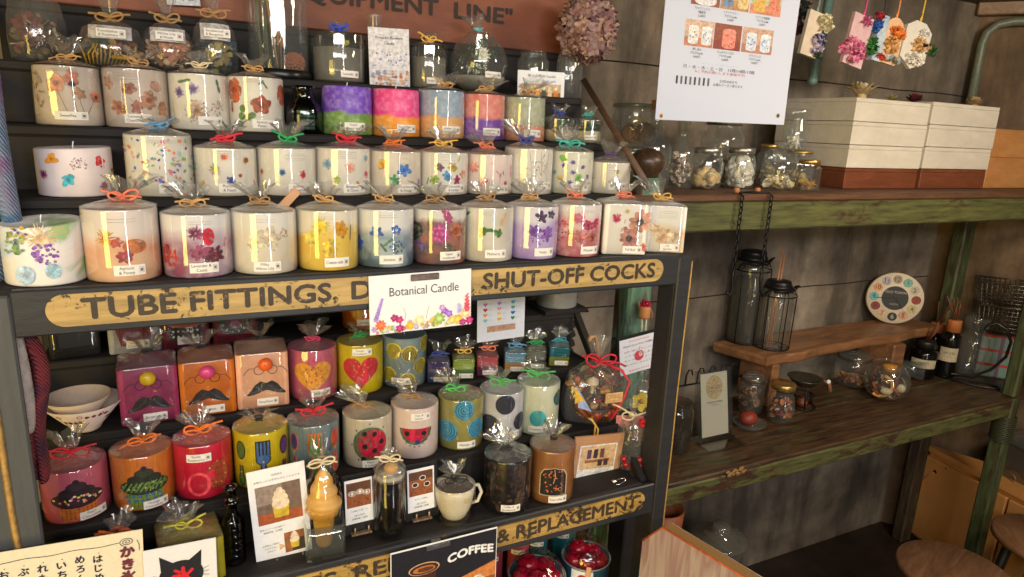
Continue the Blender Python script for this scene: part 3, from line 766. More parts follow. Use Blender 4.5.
candle('U1', (357, 413, 211, 268), waxm('slate blue marbled wax', [(0.3, (206, 214, 216)), (0.48, (150, 168, 178)), (0.6, (92, 112, 128)), (0.74, (110, 128, 90))], 20, 0.5, (0.046, (232, 230, 224), 70), 6.0),  # marbled dyes: pale grey, slate blue, olive
       'pale candle with bright blue delphinium petals, its sticker reading Jasmine', lambda d: (d.fl(-0.28, 0.62, 0.0085, 5, (48, 96, 196), (230, 230, 240), 0.4), d.fl(0.38, 0.66, 0.007, 5, (60, 110, 206), (220, 225, 240), 0.4), d.fl(-0.85, 0.40, 0.009, 5, (42, 86, 190), None, 0.4), d.leaf(0.1, 0.45, 0.016, 0.7, (90, 130, 80)), d.leaf(-0.05, 0.36, 0.014, 2.2, (80, 110, 80)), d.scatter(0.4, 0.36, 0.010, 24, [(70, 100, 160), (100, 110, 80)], 0.0016), d.stamp(0.1, 0.9, 0.03, 0.007, box=False)),
       'raffia', ['Jasmine'], (0.22, 0.15), flare=0.019, lean=(-0.2, -0.3))
candle('U1', (412, 465, 211, 265), waxm('forest marbled wax', [(0.3, (54, 66, 60)), (0.46, (110, 92, 96)), (0.6, (170, 110, 96)), (0.75, (120, 110, 90))], 18, 0.5, (0.060, (226, 220, 212), 120), 7.0),
       'dark candle with a large magenta globe flower and an orange strawflower', lambda d: (d.spiky(0.03, 0.58, 0.0155, 34, (196, 70, 150), (170, 44, 122), 0.45, 0.0024), d.spiky(0.03, 0.58, 0.011, 24, (220, 120, 180), None, 0.3, 0.0016), d.spiky(0.62, 0.62, 0.014, 26, (206, 128, 92), (180, 90, 60), 0.4, 0.0024), d.fl(0.3, 0.9, 0.011, 9, (160, 60, 110), None, 0.3, sy=0.6), d.scatter(-0.8, 0.6, 0.012, 50, [(28, 52, 44), (40, 70, 56)], 0.0022), d.scatter(0.35, 0.25, 0.012, 30, [(90, 110, 70), (70, 90, 60)], 0.002), d.scatter(-0.6, 0.35, 0.008, 20, [(110, 90, 160), (90, 70, 140)], 0.0018)),
       'jute', ['Super', 'sunbloom'], (0.45, 0.17), flare=0.020, lean=(-0.5, -0.2))
candle('U1', (463, 510, 209, 262), waxm('sage ivory wax', [(0.35, (236, 230, 220)), (0.55, (214, 206, 190)), (0.7, (186, 160, 130))], 16, 0.3, None, 8.0),
       'ivory candle crossed by an arched green fern and tan leaves, its sticker reading Mulberry', lambda d: (d.ring(0.12, 0.42, 0.0135, (62, 118, 52), 0.005, 1.0, 0.25, PI - 0.2), d.scatter(-0.12, 0.58, 0.005, 24, [(66, 120, 50), (90, 140, 60)], 0.0018), d.scatter(0.42, 0.55, 0.005, 24, [(66, 120, 50), (90, 140, 60)], 0.0018), d.leaf(0.6, 0.8, 0.02, 1.2, (206, 160, 110)), d.leaf(-0.75, 0.85, 0.018, 0.6, (70, 120, 60)), d.leaf(-0.8, 0.4, 0.02, 1.3, (176, 110, 70)), d.stamp(0.0, 0.9, 0.028, 0.007, box=False)),
       'jute', ['Mulberry'], (0.36, 0.16), flare=0.021, lean=(-0.1, -0.3))
candle('U1', (508, 555, 208, 259), waxm('lilac marbled wax', [(0.3, (160, 130, 196)), (0.48, (186, 160, 214)), (0.62, (206, 190, 226)), (0.76, (130, 96, 170))], 16, 0.4, (0.052, (226, 220, 226), 80), 9.0),
       'lilac purple candle with dark violet petals, its sticker reading Violet', lambda d: (d.fl(0.35, 0.82, 0.009, 5, (74, 50, 90), (60, 40, 60), 0.4), d.fl(0.72, 0.86, 0.007, 5, (80, 56, 96), None, 0.4), d.fl(0.1, 0.55, 0.010, 6, (120, 70, 170), (90, 50, 140), 0.4), d.fl(0.6, 0.5, 0.011, 6, (140, 90, 180), None, 0.4), d.scatter(-0.85, 0.55, 0.008, 30, [(60, 40, 80), (90, 60, 120)], 0.0018), d.scatter(0.3, 0.45, 0.012, 30, [(150, 60, 160), (110, 60, 160)], 0.0013)),
       'raffia', ['Violet'], (0.52, 0.15), flare=0.022, lean=(-0.4, -0.3))
candle('U1', (552, 598, 206, 257), waxm('rose marbled wax', [(0.3, (214, 150, 150)), (0.45, (232, 196, 190)), (0.6, (200, 120, 130)), (0.75, (186, 90, 110))], 18, 0.4, (0.056, (236, 226, 220), 80), 10.0),
       'rosy pink candle with crimson petals, its sticker reading Phoenix', lambda d: (d.fl(0.1, 0.75, 0.009, 6, (214, 110, 140), None, 0.3), d.fl(0.5, 0.62, 0.009, 7, (196, 40, 100), (150, 30, 70), 0.35), d.fl(0.8, 0.65, 0.008, 6, (190, 50, 100), None, 0.3), d.fl(0.2, 0.4, 0.010, 8, (206, 130, 120), (196, 90, 90), 0.3), d.fl(0.7, 0.35, 0.010, 6, (190, 120, 100), (150, 60, 70), 0.3), d.scatter(-0.6, 0.5, 0.016, 50, [(180, 60, 90), (200, 90, 100), (170, 50, 80)], 0.0017), d.scatter(0.5, 0.42, 0.014, 30, [(150, 40, 70), (200, 100, 80)], 0.0014), d.stamp(0.45, 0.88, 0.026, 0.006, box=False)),
       'coral', ['Phoenix'], (0.62, 0.14), flare=0.021, lean=(-0.3, -0.3))
candle('U1', (594, 645, 205, 256), IV, 'square white candle with two dusty pink anemones and a hot pink daisy on its face', lambda d: (d.fl(0.18, 0.33, 0.0165, 9, (206, 132, 122), None, 0.28), d.spiky(0.18, 0.33, 0.007, 18, (60, 50, 56), (84, 74, 76), 0.7, 0.0012), d.fl(0.62, 0.66, 0.0185, 9, (208, 144, 116), None, 0.28), d.spiky(0.62, 0.66, 0.008, 18, (70, 56, 54), (90, 78, 74), 0.7, 0.0012), d.spiky(-0.45, 0.72, 0.0085, 12, (206, 40, 96), (180, 20, 70), 0.35, 0.0026), d.fl(0.88, 0.16, 0.006, 8, (214, 110, 84), (190, 90, 70), 0.3), d.spiky(0.0, 0.86, 0.005, 10, (216, 186, 110), (200, 160, 80), 0.4, 0.0012), d.scatter(0.3, 0.5, 0.02, 24, [(200, 120, 120), (190, 90, 110)], 0.0012)),
       'coral', ['Full Bud'], (0.35, 0.11), square=True, rot=math.radians(-20), flare=0.020, w=0.068, dy=0.010, lean=(0.0, -0.3))
candle('U1', (640, 684, 207, 252), waxm('blossom ivory wax', [(0.35, (238, 230, 216)), (0.55, (228, 206, 176)), (0.7, (216, 180, 140))], 14, 0.3, (0.046, (238, 232, 222), 80), 12.0),
       'square cream candle with faded tan petals, last on the upper lettered rail', lambda d: (d.fl(-0.1, 0.35, 0.014, 6, (222, 186, 146), (206, 160, 120), 0.3), d.fl(-0.55, 0.5, 0.009, 5, (226, 196, 156), None, 0.3), d.fl(0.4, 0.35, 0.010, 6, (230, 204, 172), None, 0.3), d.stamp(0.05, 0.82, 0.026, 0.010, lines=2)),
       'yellow', ['Lily', 'Garden'], (0.25, 0.12), square=True, rot=math.radians(-28), flare=0.030, w=0.062, dy=0.009, lean=(-0.75, -0.1), tieopt=dict(size=0.016))
sp = thing('wooden_stick', 'flat pale wooden stick leaning behind the milky white lily candle', 'stick', (PY(278, 215, 0.876).x, 0.876, TU[0] + 0.066), 0, None, (0, 0.75, 0))
MB().box((0, 0, 0.016), (0.011, 0.0016, 0.042), 0, 0.0005).build('stick', wood('pale birch', (214, 158, 110), (236, 184, 134), 2, 6), sp)

# ---------------- second step
def tiny_flowers(d):
    cols = [(74, 116, 200), (46, 150, 190), (190, 40, 60), (226, 130, 70), (110, 70, 150), (120, 180, 100), (224, 130, 160), (60, 90, 180), (150, 200, 190)]
    for i in range(56):
        d.fl(d.g.uniform(-0.95, 0.95), d.g.uniform(0.18, 0.93), d.g.uniform(0.0013, 0.0029), 5, d.g.choice(cols), (240, 220, 90) if i % 3 == 0 else None, 0.4)
    for i in range(30): d.leaf(d.g.uniform(-0.95, 0.95), d.g.uniform(0.2, 0.9), 0.0045, d.g.uniform(0, 3), d.g.choice([(226, 150, 90), (110, 170, 90), (214, 90, 60)]))
    d.stamp(0.1, 0.9, 0.036, 0.006, box=False)
candle('U2', (36, 115, 149, 197), wax('lavender ivory wax', (222, 208, 206), (210, 196, 196)), 'wide unwrapped white candle dotted with five separate flowers in orange, red, turquoise and mauve', lambda d: (d.fl(-0.55, 0.78, 0.0075, 3, (222, 150, 44), (190, 110, 40), 0.5), d.fl(0.65, 0.72, 0.0075, 4, (214, 44, 48), (180, 20, 30), 0.4), d.fl(-0.2, 0.36, 0.0075, 4, (44, 178, 196), (30, 140, 170), 0.4), d.spiky(-0.78, 0.46, 0.006, 16, (176, 70, 110), (90, 40, 80), 0.4, 0.0012), d.spiky(0.7, 0.22, 0.007, 18, (150, 90, 130), (170, 110, 60), 0.45, 0.0012), d.scatter(0.1, 0.68, 0.008, 36, [(120, 90, 110), (150, 120, 130)], 0.0008), d.scatter(0.95, 0.5, 0.004, 10, [(180, 120, 80)], 0.0016)), wob=0.6, w=0.077, wick=True)
candle('U2', (126, 194, 136, 196), IV, 'white candle sprinkled with dozens of tiny bright flowers, tied with a blue bow', tiny_flowers, 'blue', ['Grapefruit', 'Melon'], (0.32, 0.14), flare=0.010, lean=(0.3, 0.0))
candle('U2', (195, 258, 149, 196), IV, 'white candle with a yellow-hearted mauve daisy and scattered orange blooms under a red bow', lambda d: (d.spiky(-0.35, 0.56, 0.009, 16, (150, 120, 160), (244, 206, 80), 0.45, 0.0012), d.spiky(-0.05, 0.82, 0.0055, 12, (226, 120, 40), (200, 70, 30), 0.5, 0.0013), d.spiky(0.62, 0.76, 0.006, 12, (230, 170, 50), (110, 70, 40), 0.5, 0.0016), d.spiky(0.42, 0.44, 0.0035, 8, (226, 120, 80), (200, 80, 50), 0.5, 0.0012), d.fl(0.12, 0.34, 0.0055, 5, (50, 80, 170), (30, 50, 130), 0.4), d.fl(-0.72, 0.28, 0.0035, 6, (240, 190, 60), (220, 140, 40), 0.3), d.leaf(0.85, 0.28, 0.008, 2.0, (196, 60, 90)), d.scatter(-0.95, 0.6, 0.005, 12, [(60, 140, 110)], 0.0012), d.stamp(0.02, 0.86, 0.032, 0.009)), 'red', ['Plumeria', '& Peach'], (0.15, 0.18), flare=0.020, lean=(0.1, -0.2), tieopt=dict(size=0.013, th=0.0016))
candle('U2', (257, 317, 149, 196), IV, 'white candle with orange, blue and red blooms in a row under a green bow', lambda d: (d.spiky(-0.82, 0.50, 0.0045, 10, (224, 120, 50), (206, 80, 40), 0.5, 0.0013), d.spiky(-0.15, 0.50, 0.0055, 14, (70, 140, 196), (40, 80, 140), 0.5, 0.0013), d.fl(0.52, 0.46, 0.005, 6, (206, 30, 50), (170, 16, 40), 0.3), d.stem([(0.52, 0.42), (0.5, 0.28)], (150, 110, 90), 0.0004), d.stamp(0.3, 0.82, 0.028, 0.009, oval=True)), 'green', ['Jasmine', '& grapefruit'], (0.42, 0.17), flare=0.022, lean=(0.2, -0.2), tieopt=dict(size=0.013, th=0.0016))
candle('U2', (316, 370, 149, 195), IV, 'white candle with lacy blue and coral umbels, tied with a crooked red ribbon', lambda d: (d.spiky(-0.55, 0.66, 0.0065, 18, (100, 160, 196), (80, 140, 190), 0.25, 0.0009), d.scatter(-0.55, 0.66, 0.007, 26, [(70, 140, 190)], 0.0008), d.spiky(0.25, 0.60, 0.007, 18, (232, 150, 120), (226, 130, 100), 0.25, 0.0009), d.scatter(0.25, 0.6, 0.0075, 26, [(226, 120, 90)], 0.0008), d.spiky(-0.2, 0.34, 0.006, 12, (150, 190, 70), (240, 210, 80), 0.3, 0.0016), d.spiky(0.8, 0.46, 0.006, 14, (206, 90, 110), (190, 60, 90), 0.3, 0.001), d.spiky(0.8, 0.8, 0.0055, 14, (80, 160, 190), None, 0.3, 0.0009), d.fl(0.5, 0.28, 0.003, 5, (190, 150, 60), None), d.stamp(0.05, 0.86, 0.03, 0.008)), 'red', ['Bergamot', '& Citrus'], (0.40, 0.16), flare=0.018, lean=(0.6, -0.2), tieopt=dict(size=0.015, th=0.0014))
candle('U2', (369, 420, 152, 195), IV2, 'warm white candle with one big blue pansy and an orange square bloom', lambda d: (d.fl(0.36, 0.58, 0.0098, 5, (70, 130, 206), (46, 92, 180), 0.3), d.fl(-0.45, 0.70, 0.0075, 4, (236, 176, 72), (226, 150, 50), 0.2, rot=0.8), d.fl(0.02, 0.36, 0.0075, 5, (60, 176, 110), (36, 140, 80), 0.5), d.leaf(-0.92, 0.34, 0.016, 1.5, (130, 60, 150)), d.fl(0.9, 0.3, 0.005, 6, (150, 110, 180), None), d.stamp(0.36, 0.84, 0.017, 0.017, lines=3)), 'orange', ['Cranberry', '& Orange'], (0.50, 0.16), flare=0.020, lean=(-0.1, -0.2))
candle('U2', (418, 467, 153, 195), IV, 'white candle with a cluster of purple, yellow, blue and crimson blooms, tied in yellow', lambda d: (d.fl(-0.12, 0.66, 0.0065, 6, (110, 70, 110), (150, 110, 140), 0.3), d.fl(0.38, 0.66, 0.0075, 6, (214, 184, 70), (190, 150, 60), 0.3), d.fl(0.18, 0.45, 0.0072, 6, (64, 150, 196), (40, 100, 160), 0.3), d.fl(0.55, 0.36, 0.0065, 5, (170, 30, 90), (130, 20, 70), 0.4), d.fl(0.78, 0.5, 0.0065, 5, (236, 160, 130), None, 0.3), d.fl(-0.3, 0.36, 0.007, 6, (150, 180, 60), (120, 150, 40), 0.35), d.leaf(-0.55, 0.32, 0.011, 1.3, (110, 160, 80)), d.leaf(0.62, 0.86, 0.009, 1.2, (150, 170, 60)), d.stamp(0.2, 0.86, 0.028, 0.012)), 'yellow', ['Chamomile', '& Lemon'], (0.50, 0.17), flare=0.021, lean=(0.0, -0.2), tieopt=dict(size=0.014, th=0.0011))
candle('U2', (465, 510, 155, 195), wax('pinkish ivory wax', (240, 222, 212), (232, 210, 200)), 'pale pink-white candle with pink sprays and a single magenta blossom, tied in coral', lambda d: (d.fl(-0.15, 0.32, 0.0075, 5, (206, 80, 160), (170, 40, 120), 0.4), d.spiky(-0.55, 0.66, 0.011, 16, (236, 160, 140), (230, 140, 130), 0.3, 0.0024), d.stem([(0.45, 0.25), (0.55, 0.55)], (150, 70, 90), 0.0006), d.leaf(0.5, 0.5, 0.008, 1.0, (200, 90, 150)), d.leaf(0.62, 0.55, 0.008, 1.9, (196, 80, 140)), d.leaf(0.4, 0.56, 0.008, 2.4, (206, 110, 150)), d.ell(0.72, 0.30, 0.003, 0.003, (196, 30, 60)), d.leaf(-0.9, 0.4, 0.005, 1.0, (190, 90, 160)), d.leaf(0.2, 0.8, 0.007, 0.5, (226, 150, 150)), d.leaf(0.92, 0.6, 0.02, 1.5, (230, 150, 170))), 'coral', ['Sweet Pea'], (0.50, 0.14), flare=0.020, lean=(-0.4, -0.2))
candle('U2', (503, 553, 149, 194), IV, 'tall white candle with thin brown grass sprigs, its wrap tied in dark blue', lambda d: (d.stem([(0.5, 0.1), (0.55, 0.5), (0.5, 0.95)], (140, 130, 90), 0.0005), d.stem([(0.8, 0.1), (0.72, 0.5), (0.8, 0.9)], (150, 130, 90), 0.0005), d.stem([(0.1, 0.1), (0.15, 0.5), (0.05, 0.9)], (150, 140, 90), 0.0005), d.scatter(-0.9, 0.85, 0.006, 16, [(90, 70, 50), (120, 100, 60)], 0.0012), d.leaf(-0.6, 0.22, 0.008, 0.6, (150, 150, 80)), d.scatter(0.5, 0.6, 0.013, 30, [(130, 100, 60), (150, 140, 80), (110, 80, 60)], 0.0009), d.scatter(0.15, 0.55, 0.012, 18, [(130, 100, 60), (150, 140, 80)], 0.0009), d.leaf(0.6, 0.85, 0.006, 1.2, (120, 90, 60))), 'navy', ['White Tea', '& Sage'], (0.66, 0.20), flare=0.026, lean=(-0.5, -0.2), tieopt=dict(size=0.012, th=0.0016), w=0.076)
candle('U2', (548, 591, 152, 194), wax('greenish ivory wax', (232, 228, 208), (222, 218, 196)), 'ivory candle with violet speedwells and clover leaves, its wrap tied in teal', lambda d: ([d.fl(u, v, 0.0042, 5, (112, 88, 170), (80, 56, 140), 0.5) for u, v in ((0.12, 0.75), (0.15, 0.52), (0.55, 0.65), (0.05, 0.28), (0.75, 0.42), (-0.25, 0.68))], d.fl(0.38, 0.40, 0.0065, 4, (120, 180, 80), (90, 150, 60), 0.25), d.fl(-0.3, 0.84, 0.006, 4, (120, 180, 80), None, 0.25), d.fl(-0.62, 0.5, 0.004, 5, (120, 170, 190), None), d.leaf(0.8, 0.8, 0.006, 1.5, (110, 170, 160)), d.fl(-0.38, 0.38, 0.005, 6, (220, 180, 60), None), d.stamp(0.5, 0.88, 0.022, 0.006, box=False)), 'teal', ['Lovely', 'Garden'], (0.45, 0.17), flare=0.030, lean=(-0.3, 0.05), tieopt=dict(size=0.016, th=0.0016))
candle('U2', (588, 627, 163, 194), wax('soft ivory wax', (236, 228, 210), (226, 216, 196)), 'short white candle with one small yellow flower, its wrap tied in purple', lambda d: (d.spiky(0.38, 0.72, 0.005, 12, (214, 184, 70), (200, 150, 40), 0.4, 0.0014), d.stem([(0.38, 0.68), (0.45, 0.5), (0.35, 0.38)], (120, 140, 70), 0.0005), d.leaf(0.4, 0.4, 0.006, 0.4, (110, 150, 70)), d.scatter(-0.6, 0.5, 0.003, 5, [(190, 170, 100)], 0.0008), d.stamp(0.3, 0.80, 0.026, 0.012)), 'purple', ['Bergamot'], (0.45, 0.26), flare=0.022, lean=(0.2, -0.1), tieopt=dict(size=0.008))

# ---------------- third step
candle('U3', (33, 104, 66, 123), wax('grey ivory wax', (222, 206, 190), (210, 194, 180)), 'white candle with long-stemmed coral poppies pressed down its side, its sticker reading Sweet Pea', lambda d: (d.stem([(0.25, 0.1), (0.1, 0.55), (0.15, 0.78)], (70, 50, 50), 0.0005), d.fl(0.12, 0.80, 0.011, 5, (216, 134, 100), None, 0.3, sy=0.7), d.fl(0.12, 0.70, 0.004, 5, (70, 40, 60), None, 0.3), d.stem([(0.45, 0.12), (0.3, 0.4), (0.3, 0.55)], (90, 60, 50), 0.0005), d.fl(0.32, 0.55, 0.007, 5, (196, 150, 110), None, 0.3), d.stem([(0.42, 0.15), (0.7, 0.45), (0.72, 0.5)], (60, 50, 50), 0.0005), d.fl(0.75, 0.50, 0.008, 5, (206, 120, 90), (90, 50, 50), 0.3), d.stem([(-0.05, 0.2), (-0.3, 0.6)], (120, 90, 80), 0.0005), d.fl(-0.32, 0.70, 0.011, 5, (214, 150, 120), (170, 120, 130), 0.3), d.stem([(-0.85, 0.15), (-0.8, 0.9)], (120, 90, 70), 0.0005), *[d.leaf(-0.8 + 0.06 * (-1) ** i, 0.35 + 0.1 * i, 0.010, 1.0 + i, (176, 128, 90)) for i in range(6)], d.stamp(-0.05, 0.92, 0.034, 0.005, box=False)), 'raffia', ['SweetPea'], (0.02, 0.17), flare=0.026, lean=(0.2, -0.2), taper=-0.03, stick=(0.035, 0.010))
candle('U3', (103, 170, 69, 125), wax('taupe ivory wax', (216, 198, 184), (204, 186, 172)), 'greyish white candle with faded rust petals, its sticker reading Lemon and Chamomile', lambda d: (d.fl(-0.2, 0.66, 0.009, 5, (170, 100, 70), (140, 80, 60), 0.35), d.fl(-0.55, 0.34, 0.010, 6, (186, 120, 90), (150, 90, 70), 0.35), d.fl(0.35, 0.48, 0.012, 7, (190, 140, 110), (150, 80, 60), 0.3), d.fl(0.0, 0.36, 0.008, 6, (180, 110, 84), None, 0.3), d.fl(0.6, 0.72, 0.008, 5, (200, 150, 130), None, 0.3), d.fl(0.75, 0.35, 0.009, 6, (176, 120, 90), None, 0.3), d.fl(-0.8, 0.75, 0.008, 5, (190, 140, 110), None, 0.3), d.stem([(-0.2, 0.5), (0.1, 0.3)], (110, 90, 70), 0.0005), d.stamp(-0.25, 0.84, 0.028, 0.010)), 'raffia', ['Lemon &', 'Chamomile'], (0.0, 0.16), flare=0.018, lean=(0.5, -0.1), neck=0.008)
candle('U3', (168, 231, 74, 129), IV, 'white candle with purple cornflowers and a lacy brown umbel, its sticker reading Violet', lambda d: (d.spiky(-0.18, 0.73, 0.0085, 18, (146, 128, 176), (120, 90, 150), 0.4, 0.0018), d.spiky(-0.62, 0.66, 0.008, 16, (126, 108, 160), (90, 70, 120), 0.4, 0.0018), d.leaf(-0.45, 0.86, 0.018, 0.2, (96, 128, 92)), d.leaf(0.62, 0.8, 0.018, 1.8, (84, 110, 84)), d.spiky(-0.1, 0.34, 0.0155, 40, (176, 130, 84), (150, 110, 70), 0.2, 0.0007), d.scatter(-0.1, 0.34, 0.016, 90, [(186, 140, 90), (160, 120, 80)], 0.0007), d.scatter(0.6, 0.4, 0.011, 40, [(170, 110, 90), (150, 130, 90)], 0.0009), d.leaf(0.75, 0.12, 0.014, 2.4, (90, 110, 80)), d.stem([(-0.8, 0.15), (-0.85, 0.6)], (110, 90, 70), 0.0005)), 'cream', ['Violet'], (0.32, 0.17), flare=0.020, lean=(0.3, -0.1))
candle('U3', (227, 285, 77, 131), IV, 'white candle with three big rusty orange poppies and green leaves', lambda d: (d.fl(0.18, 0.50, 0.0155, 5, (176, 84, 42), (140, 60, 30), 0.3, sy=0.8), d.fl(-0.72, 0.74, 0.0165, 5, (180, 88, 48), (150, 66, 36), 0.3, sy=0.9), d.fl(0.9, 0.7, 0.014, 5, (170, 84, 50), None, 0.3), d.leaf(0.32, 0.86, 0.012, 2.2, (96, 134, 70)), d.leaf(0.2, 0.9, 0.010, 0.7, (110, 146, 80)), *[d.ell(u, v, 0.0042, 0.0052, (92, 128, 66), i) for i, (u, v) in enumerate(((-0.5, 0.28), (-0.3, 0.26), (-0.15, 0.30), (-0.45, 0.42), (-0.55, 0.14), (0.62, 0.18)))], d.leaf(-0.8, 0.45, 0.016, 1.6, (160, 70, 40)), d.stamp(-0.05, 0.92, 0.03, 0.006, box=False)), 'raffia', ['Apricot', 'Peony'], (0.25, 0.15), flare=0.018, lean=(-0.1, -0.3))
twos = [((321, 373, 86, 136), (104, 66, 180), (104, 140, 62), 0.032, 'two-tone candle, violet over moss green, in crinkled clear wrap', ['Violet', 'Mixed mint'], None),
        ((371, 420, 89, 139), (222, 66, 130), (232, 142, 36), 0.030, 'two-tone candle, hot pink over orange, in clear wrap', ['Rose & Peach', 'Pure Rose'], None),
        ((419, 463, 90, 140), (150, 172, 196), (234, 176, 110), 0.033, 'two-tone candle, powder blue over apricot, tied with a raffia end standing up', ['Amber Lily', '& White mint'], 'raffia'),
        ((461, 503, 94, 142), (232, 130, 116), (122, 70, 176), 0.033, 'two-tone candle, salmon pink over purple, in clear wrap', ['Cranberry', 'Smooth'], 'raffia'),
        ((503, 543, 97, 143), (176, 180, 150), (222, 142, 110), 0.026, 'two-tone candle, sage green over coral, the smallest of the dyed row', ['Clary Sage', 'Blossom'], 'raffia')]
for i, (bx, top, bot, z, lb, st, ti) in enumerate(twos):
    c = candle('U3', bx, wax2('two tone wax', top, bot, z, 0.006, 0.30), lb, lambda d: d.stamp(0.1, 0.80, 0.026, 0.006, box=False), ti, st, (0.45 if i else 0.30, 0.18), name='two_tone_candle', flare=0.010 + 0.003 * i, taper=-0.02, lean=(0.6, -0.1), neck=0.008)
    if not ti: cello(c, 0.0372, c.children[0].dimensions.z, 200 + i, False, (0.2, 0.0), 0.004, 0.004)
# two small glass cups with green gel and cream
for i, (xl, xr, yt, yb, ti) in enumerate(((542, 572, 120, 146, 'navy'), (571, 601, 119, 145, 'teal'))):
    Yc = TY[2] + 0.034; pc = PY((xl + xr) / 2, yb, Yc)
    root = thing('cup_candle', ('small layered cup candle of cream wax and green gel beside the coral and sage candle', 'small layered cup candle of cream wax and green gel beside the sloping batten')[i], 'candle', (pc.x, Yc, TU[2]), -math.atan2(pc.x, Yc))
    R = 0.0245
    MB().lathe([(0.001, 0.001), (R - 0.004, 0.001), (R, 0.006), (R, 0.018), (R - 0.001, 0.0205), (0.001, 0.0215)], 24).build('wax', wax('cream wax', (232, 214, 174), (222, 202, 160)), root)
    mb = MB().lathe([(0.001, 0.0217), (R - 0.001, 0.0208), (R - 0.0012, 0.033), (0.001, 0.034)], 24, mi=0); mb.build('gel', thin_glass('green gel', (120, 186, 150), 0.08, 0.3), root)
    mb = MB(); mb.sphere((0.006, -0.012, 0.029), 0.0085, 0, 12, (1, 0.6, 0.9)); mb.build('leaf', C((84, 150, 52)), root)
    MB().lathe([(0.001, 0.0), (R - 0.004, 0.0), (R + 0.0012, 0.005), (R + 0.0014, 0.02), (R + 0.0008, 0.037), (R + 0.001, 0.039)], 28).build('glass', M_GLASS, root)
    c = cello(root, R + 0.002, 0.039, 300 + i, False, (0.1, -0.1), 0.014, 0.008, 0.013)
    bow(root, c, TIE[ti], 0.008, 30 + i, 0.001)
    sticker(root, cyl(R), ['Lemon' if i == 0 else 'Bergamot'], 0.007, 0.010, 0.020, 0.008, 0.003)
# ================================================================ top step: potpourri bags, bell jar, bottles
def petal_heap(root, name, cx, cy, cz, rx, ry, rz, cols, n, size, seed, kinds=('petal', 'ball', 'twig', 'cup'), wts=(6, 1, 1.5, 2), shell=0.5):
    g = random.Random(seed); mb = MB(); p = Pal()
    for i in range(n):
        while True:
            q = V((g.uniform(-1, 1), g.uniform(-1, 1), g.uniform(-1, 1)))
            if shell < q.length < 1: break
        c = V((cx + q.x * rx, cy + q.y * ry, cz + q.z * rz)); k = g.choices(kinds, wts)[0]; m = p(g.choice(cols), 0.8); s = size * g.uniform(0.6, 1.3)
        R = Euler((g.uniform(-1, 1), g.uniform(-1, 1), g.uniform(0, 6))).to_matrix().to_4x4(); M = Matrix.Translation(c) @ R
        if k == 'petal':
            mb.grid(lambda u, v: ((u - 0.5) * s * math.sin(PI * (0.12 + 0.76 * v)), (v - 0.5) * s * 1.3, 0.25 * s * ((u - 0.5) ** 2 * 4 + math.sin(v * 3) * 0.6)), 3, 4, m, M)
        elif k == 'ball': mb.sphere((0, 0, 0), s * 0.38, m, 8, M=M, jit=0.12, rr=g)
        elif k == 'twig': mb.tube([(-s, 0, 0), (0, 0.1 * s, 0.15 * s), (s, 0, 0)], s * 0.07, 5, m, M=M)
        else:
            for j in range(5):
                Mj = M @ Matrix.Rotation(j * 1.2566, 4, 'Z')
                mb.grid(lambda u, v: ((u - 0.5) * s * 0.7 * math.sin(PI * (0.15 + 0.7 * v)), v * s * 0.75, 0.4 * s * v * v), 2, 3, m, Mj)
    mb.v = [V((q.x, q.y, max(q.z, 0.0022))) for q in mb.v]
    return mb.build(name, p.l, root)
def pouch(root, w, d, h, seed, top=0.03, mat=None, name='cellophane_bag'):
    g = random.Random(seed); ph = g.uniform(0, 6); n = 40
    prof = [(0.3, 0.0), (0.86, 0.0006), (0.95, 0.06), (1.0, 0.3), (0.97, 0.55), (0.80, 0.78), (0.45, 0.93), (0.13, 1.0), (0.13, 1.03)]
    vs = []; Z = []
    for k, (r, z) in enumerate(prof + [(0.22, 1.0 + top / h * 0.5), (0.34, 1.0 + top / h)]):
        for i in range(n):
            a = 2 * PI * i / n; wv = 0.02 + 0.10 * max(0, z - 0.6) * 2
            m = 1 + wv * (math.sin(7 * a + ph) + 0.6 * math.sin(12 * a + 2 * ph))
            vs.append((w / 2 * r * m * math.cos(a), d / 2 * r * m * math.sin(a), z * h))
    m = len(vs) // n
    fs = [(j * n + i, j * n + (i + 1) % n, (j + 1) * n + (i + 1) % n, (j + 1) * n + i) for j in range(m - 1) for i in range(n)]
    mb = MB().add(vs, fs, 0, True); mb.build(name, [mat or M_POUCH], root)
    return V((0, 0, h * 1.015))
Y4, Z4 = TY[3], TU[3]
BAGS = [((8, 68, -14, 57), [(140, 82, 70), (116, 66, 60), (170, 130, 94), (84, 62, 52), (104, 92, 68)], 'bag of dark dried petals with a dusky red bloom, beside the blue knitted scarf', None, None, [(110, 56, 50), (128, 70, 60)]),
        ((78, 146, 20, 64), [(60, 104, 72), (44, 76, 56), (206, 160, 60), (150, 92, 60), (40, 42, 36), (176, 112, 80)], 'bag of green leaves, dark berries and yellow straw tied with jute', 'jute', ['Eucalyptus', '& Rosemary'], [(34, 64, 44)]),
        ((141, 196, 22, 70), [(214, 176, 130), (226, 196, 156), (196, 140, 96), (176, 110, 80), (232, 210, 176)], 'bag of cream and peach dried petals tied with jute', 'jute', ['White Lily', '& Woods'], [(200, 130, 90)]),
        ((192, 238, 16, 74), [(60, 94, 126), (44, 66, 98), (80, 114, 136), (46, 46, 60), (90, 56, 92), (136, 146, 70)], 'bag of blue petals with a fuzzy yellow flower head tied with jute', 'jute', ['Sandalwood', '& Bergamot'], [(160, 140, 70)])]
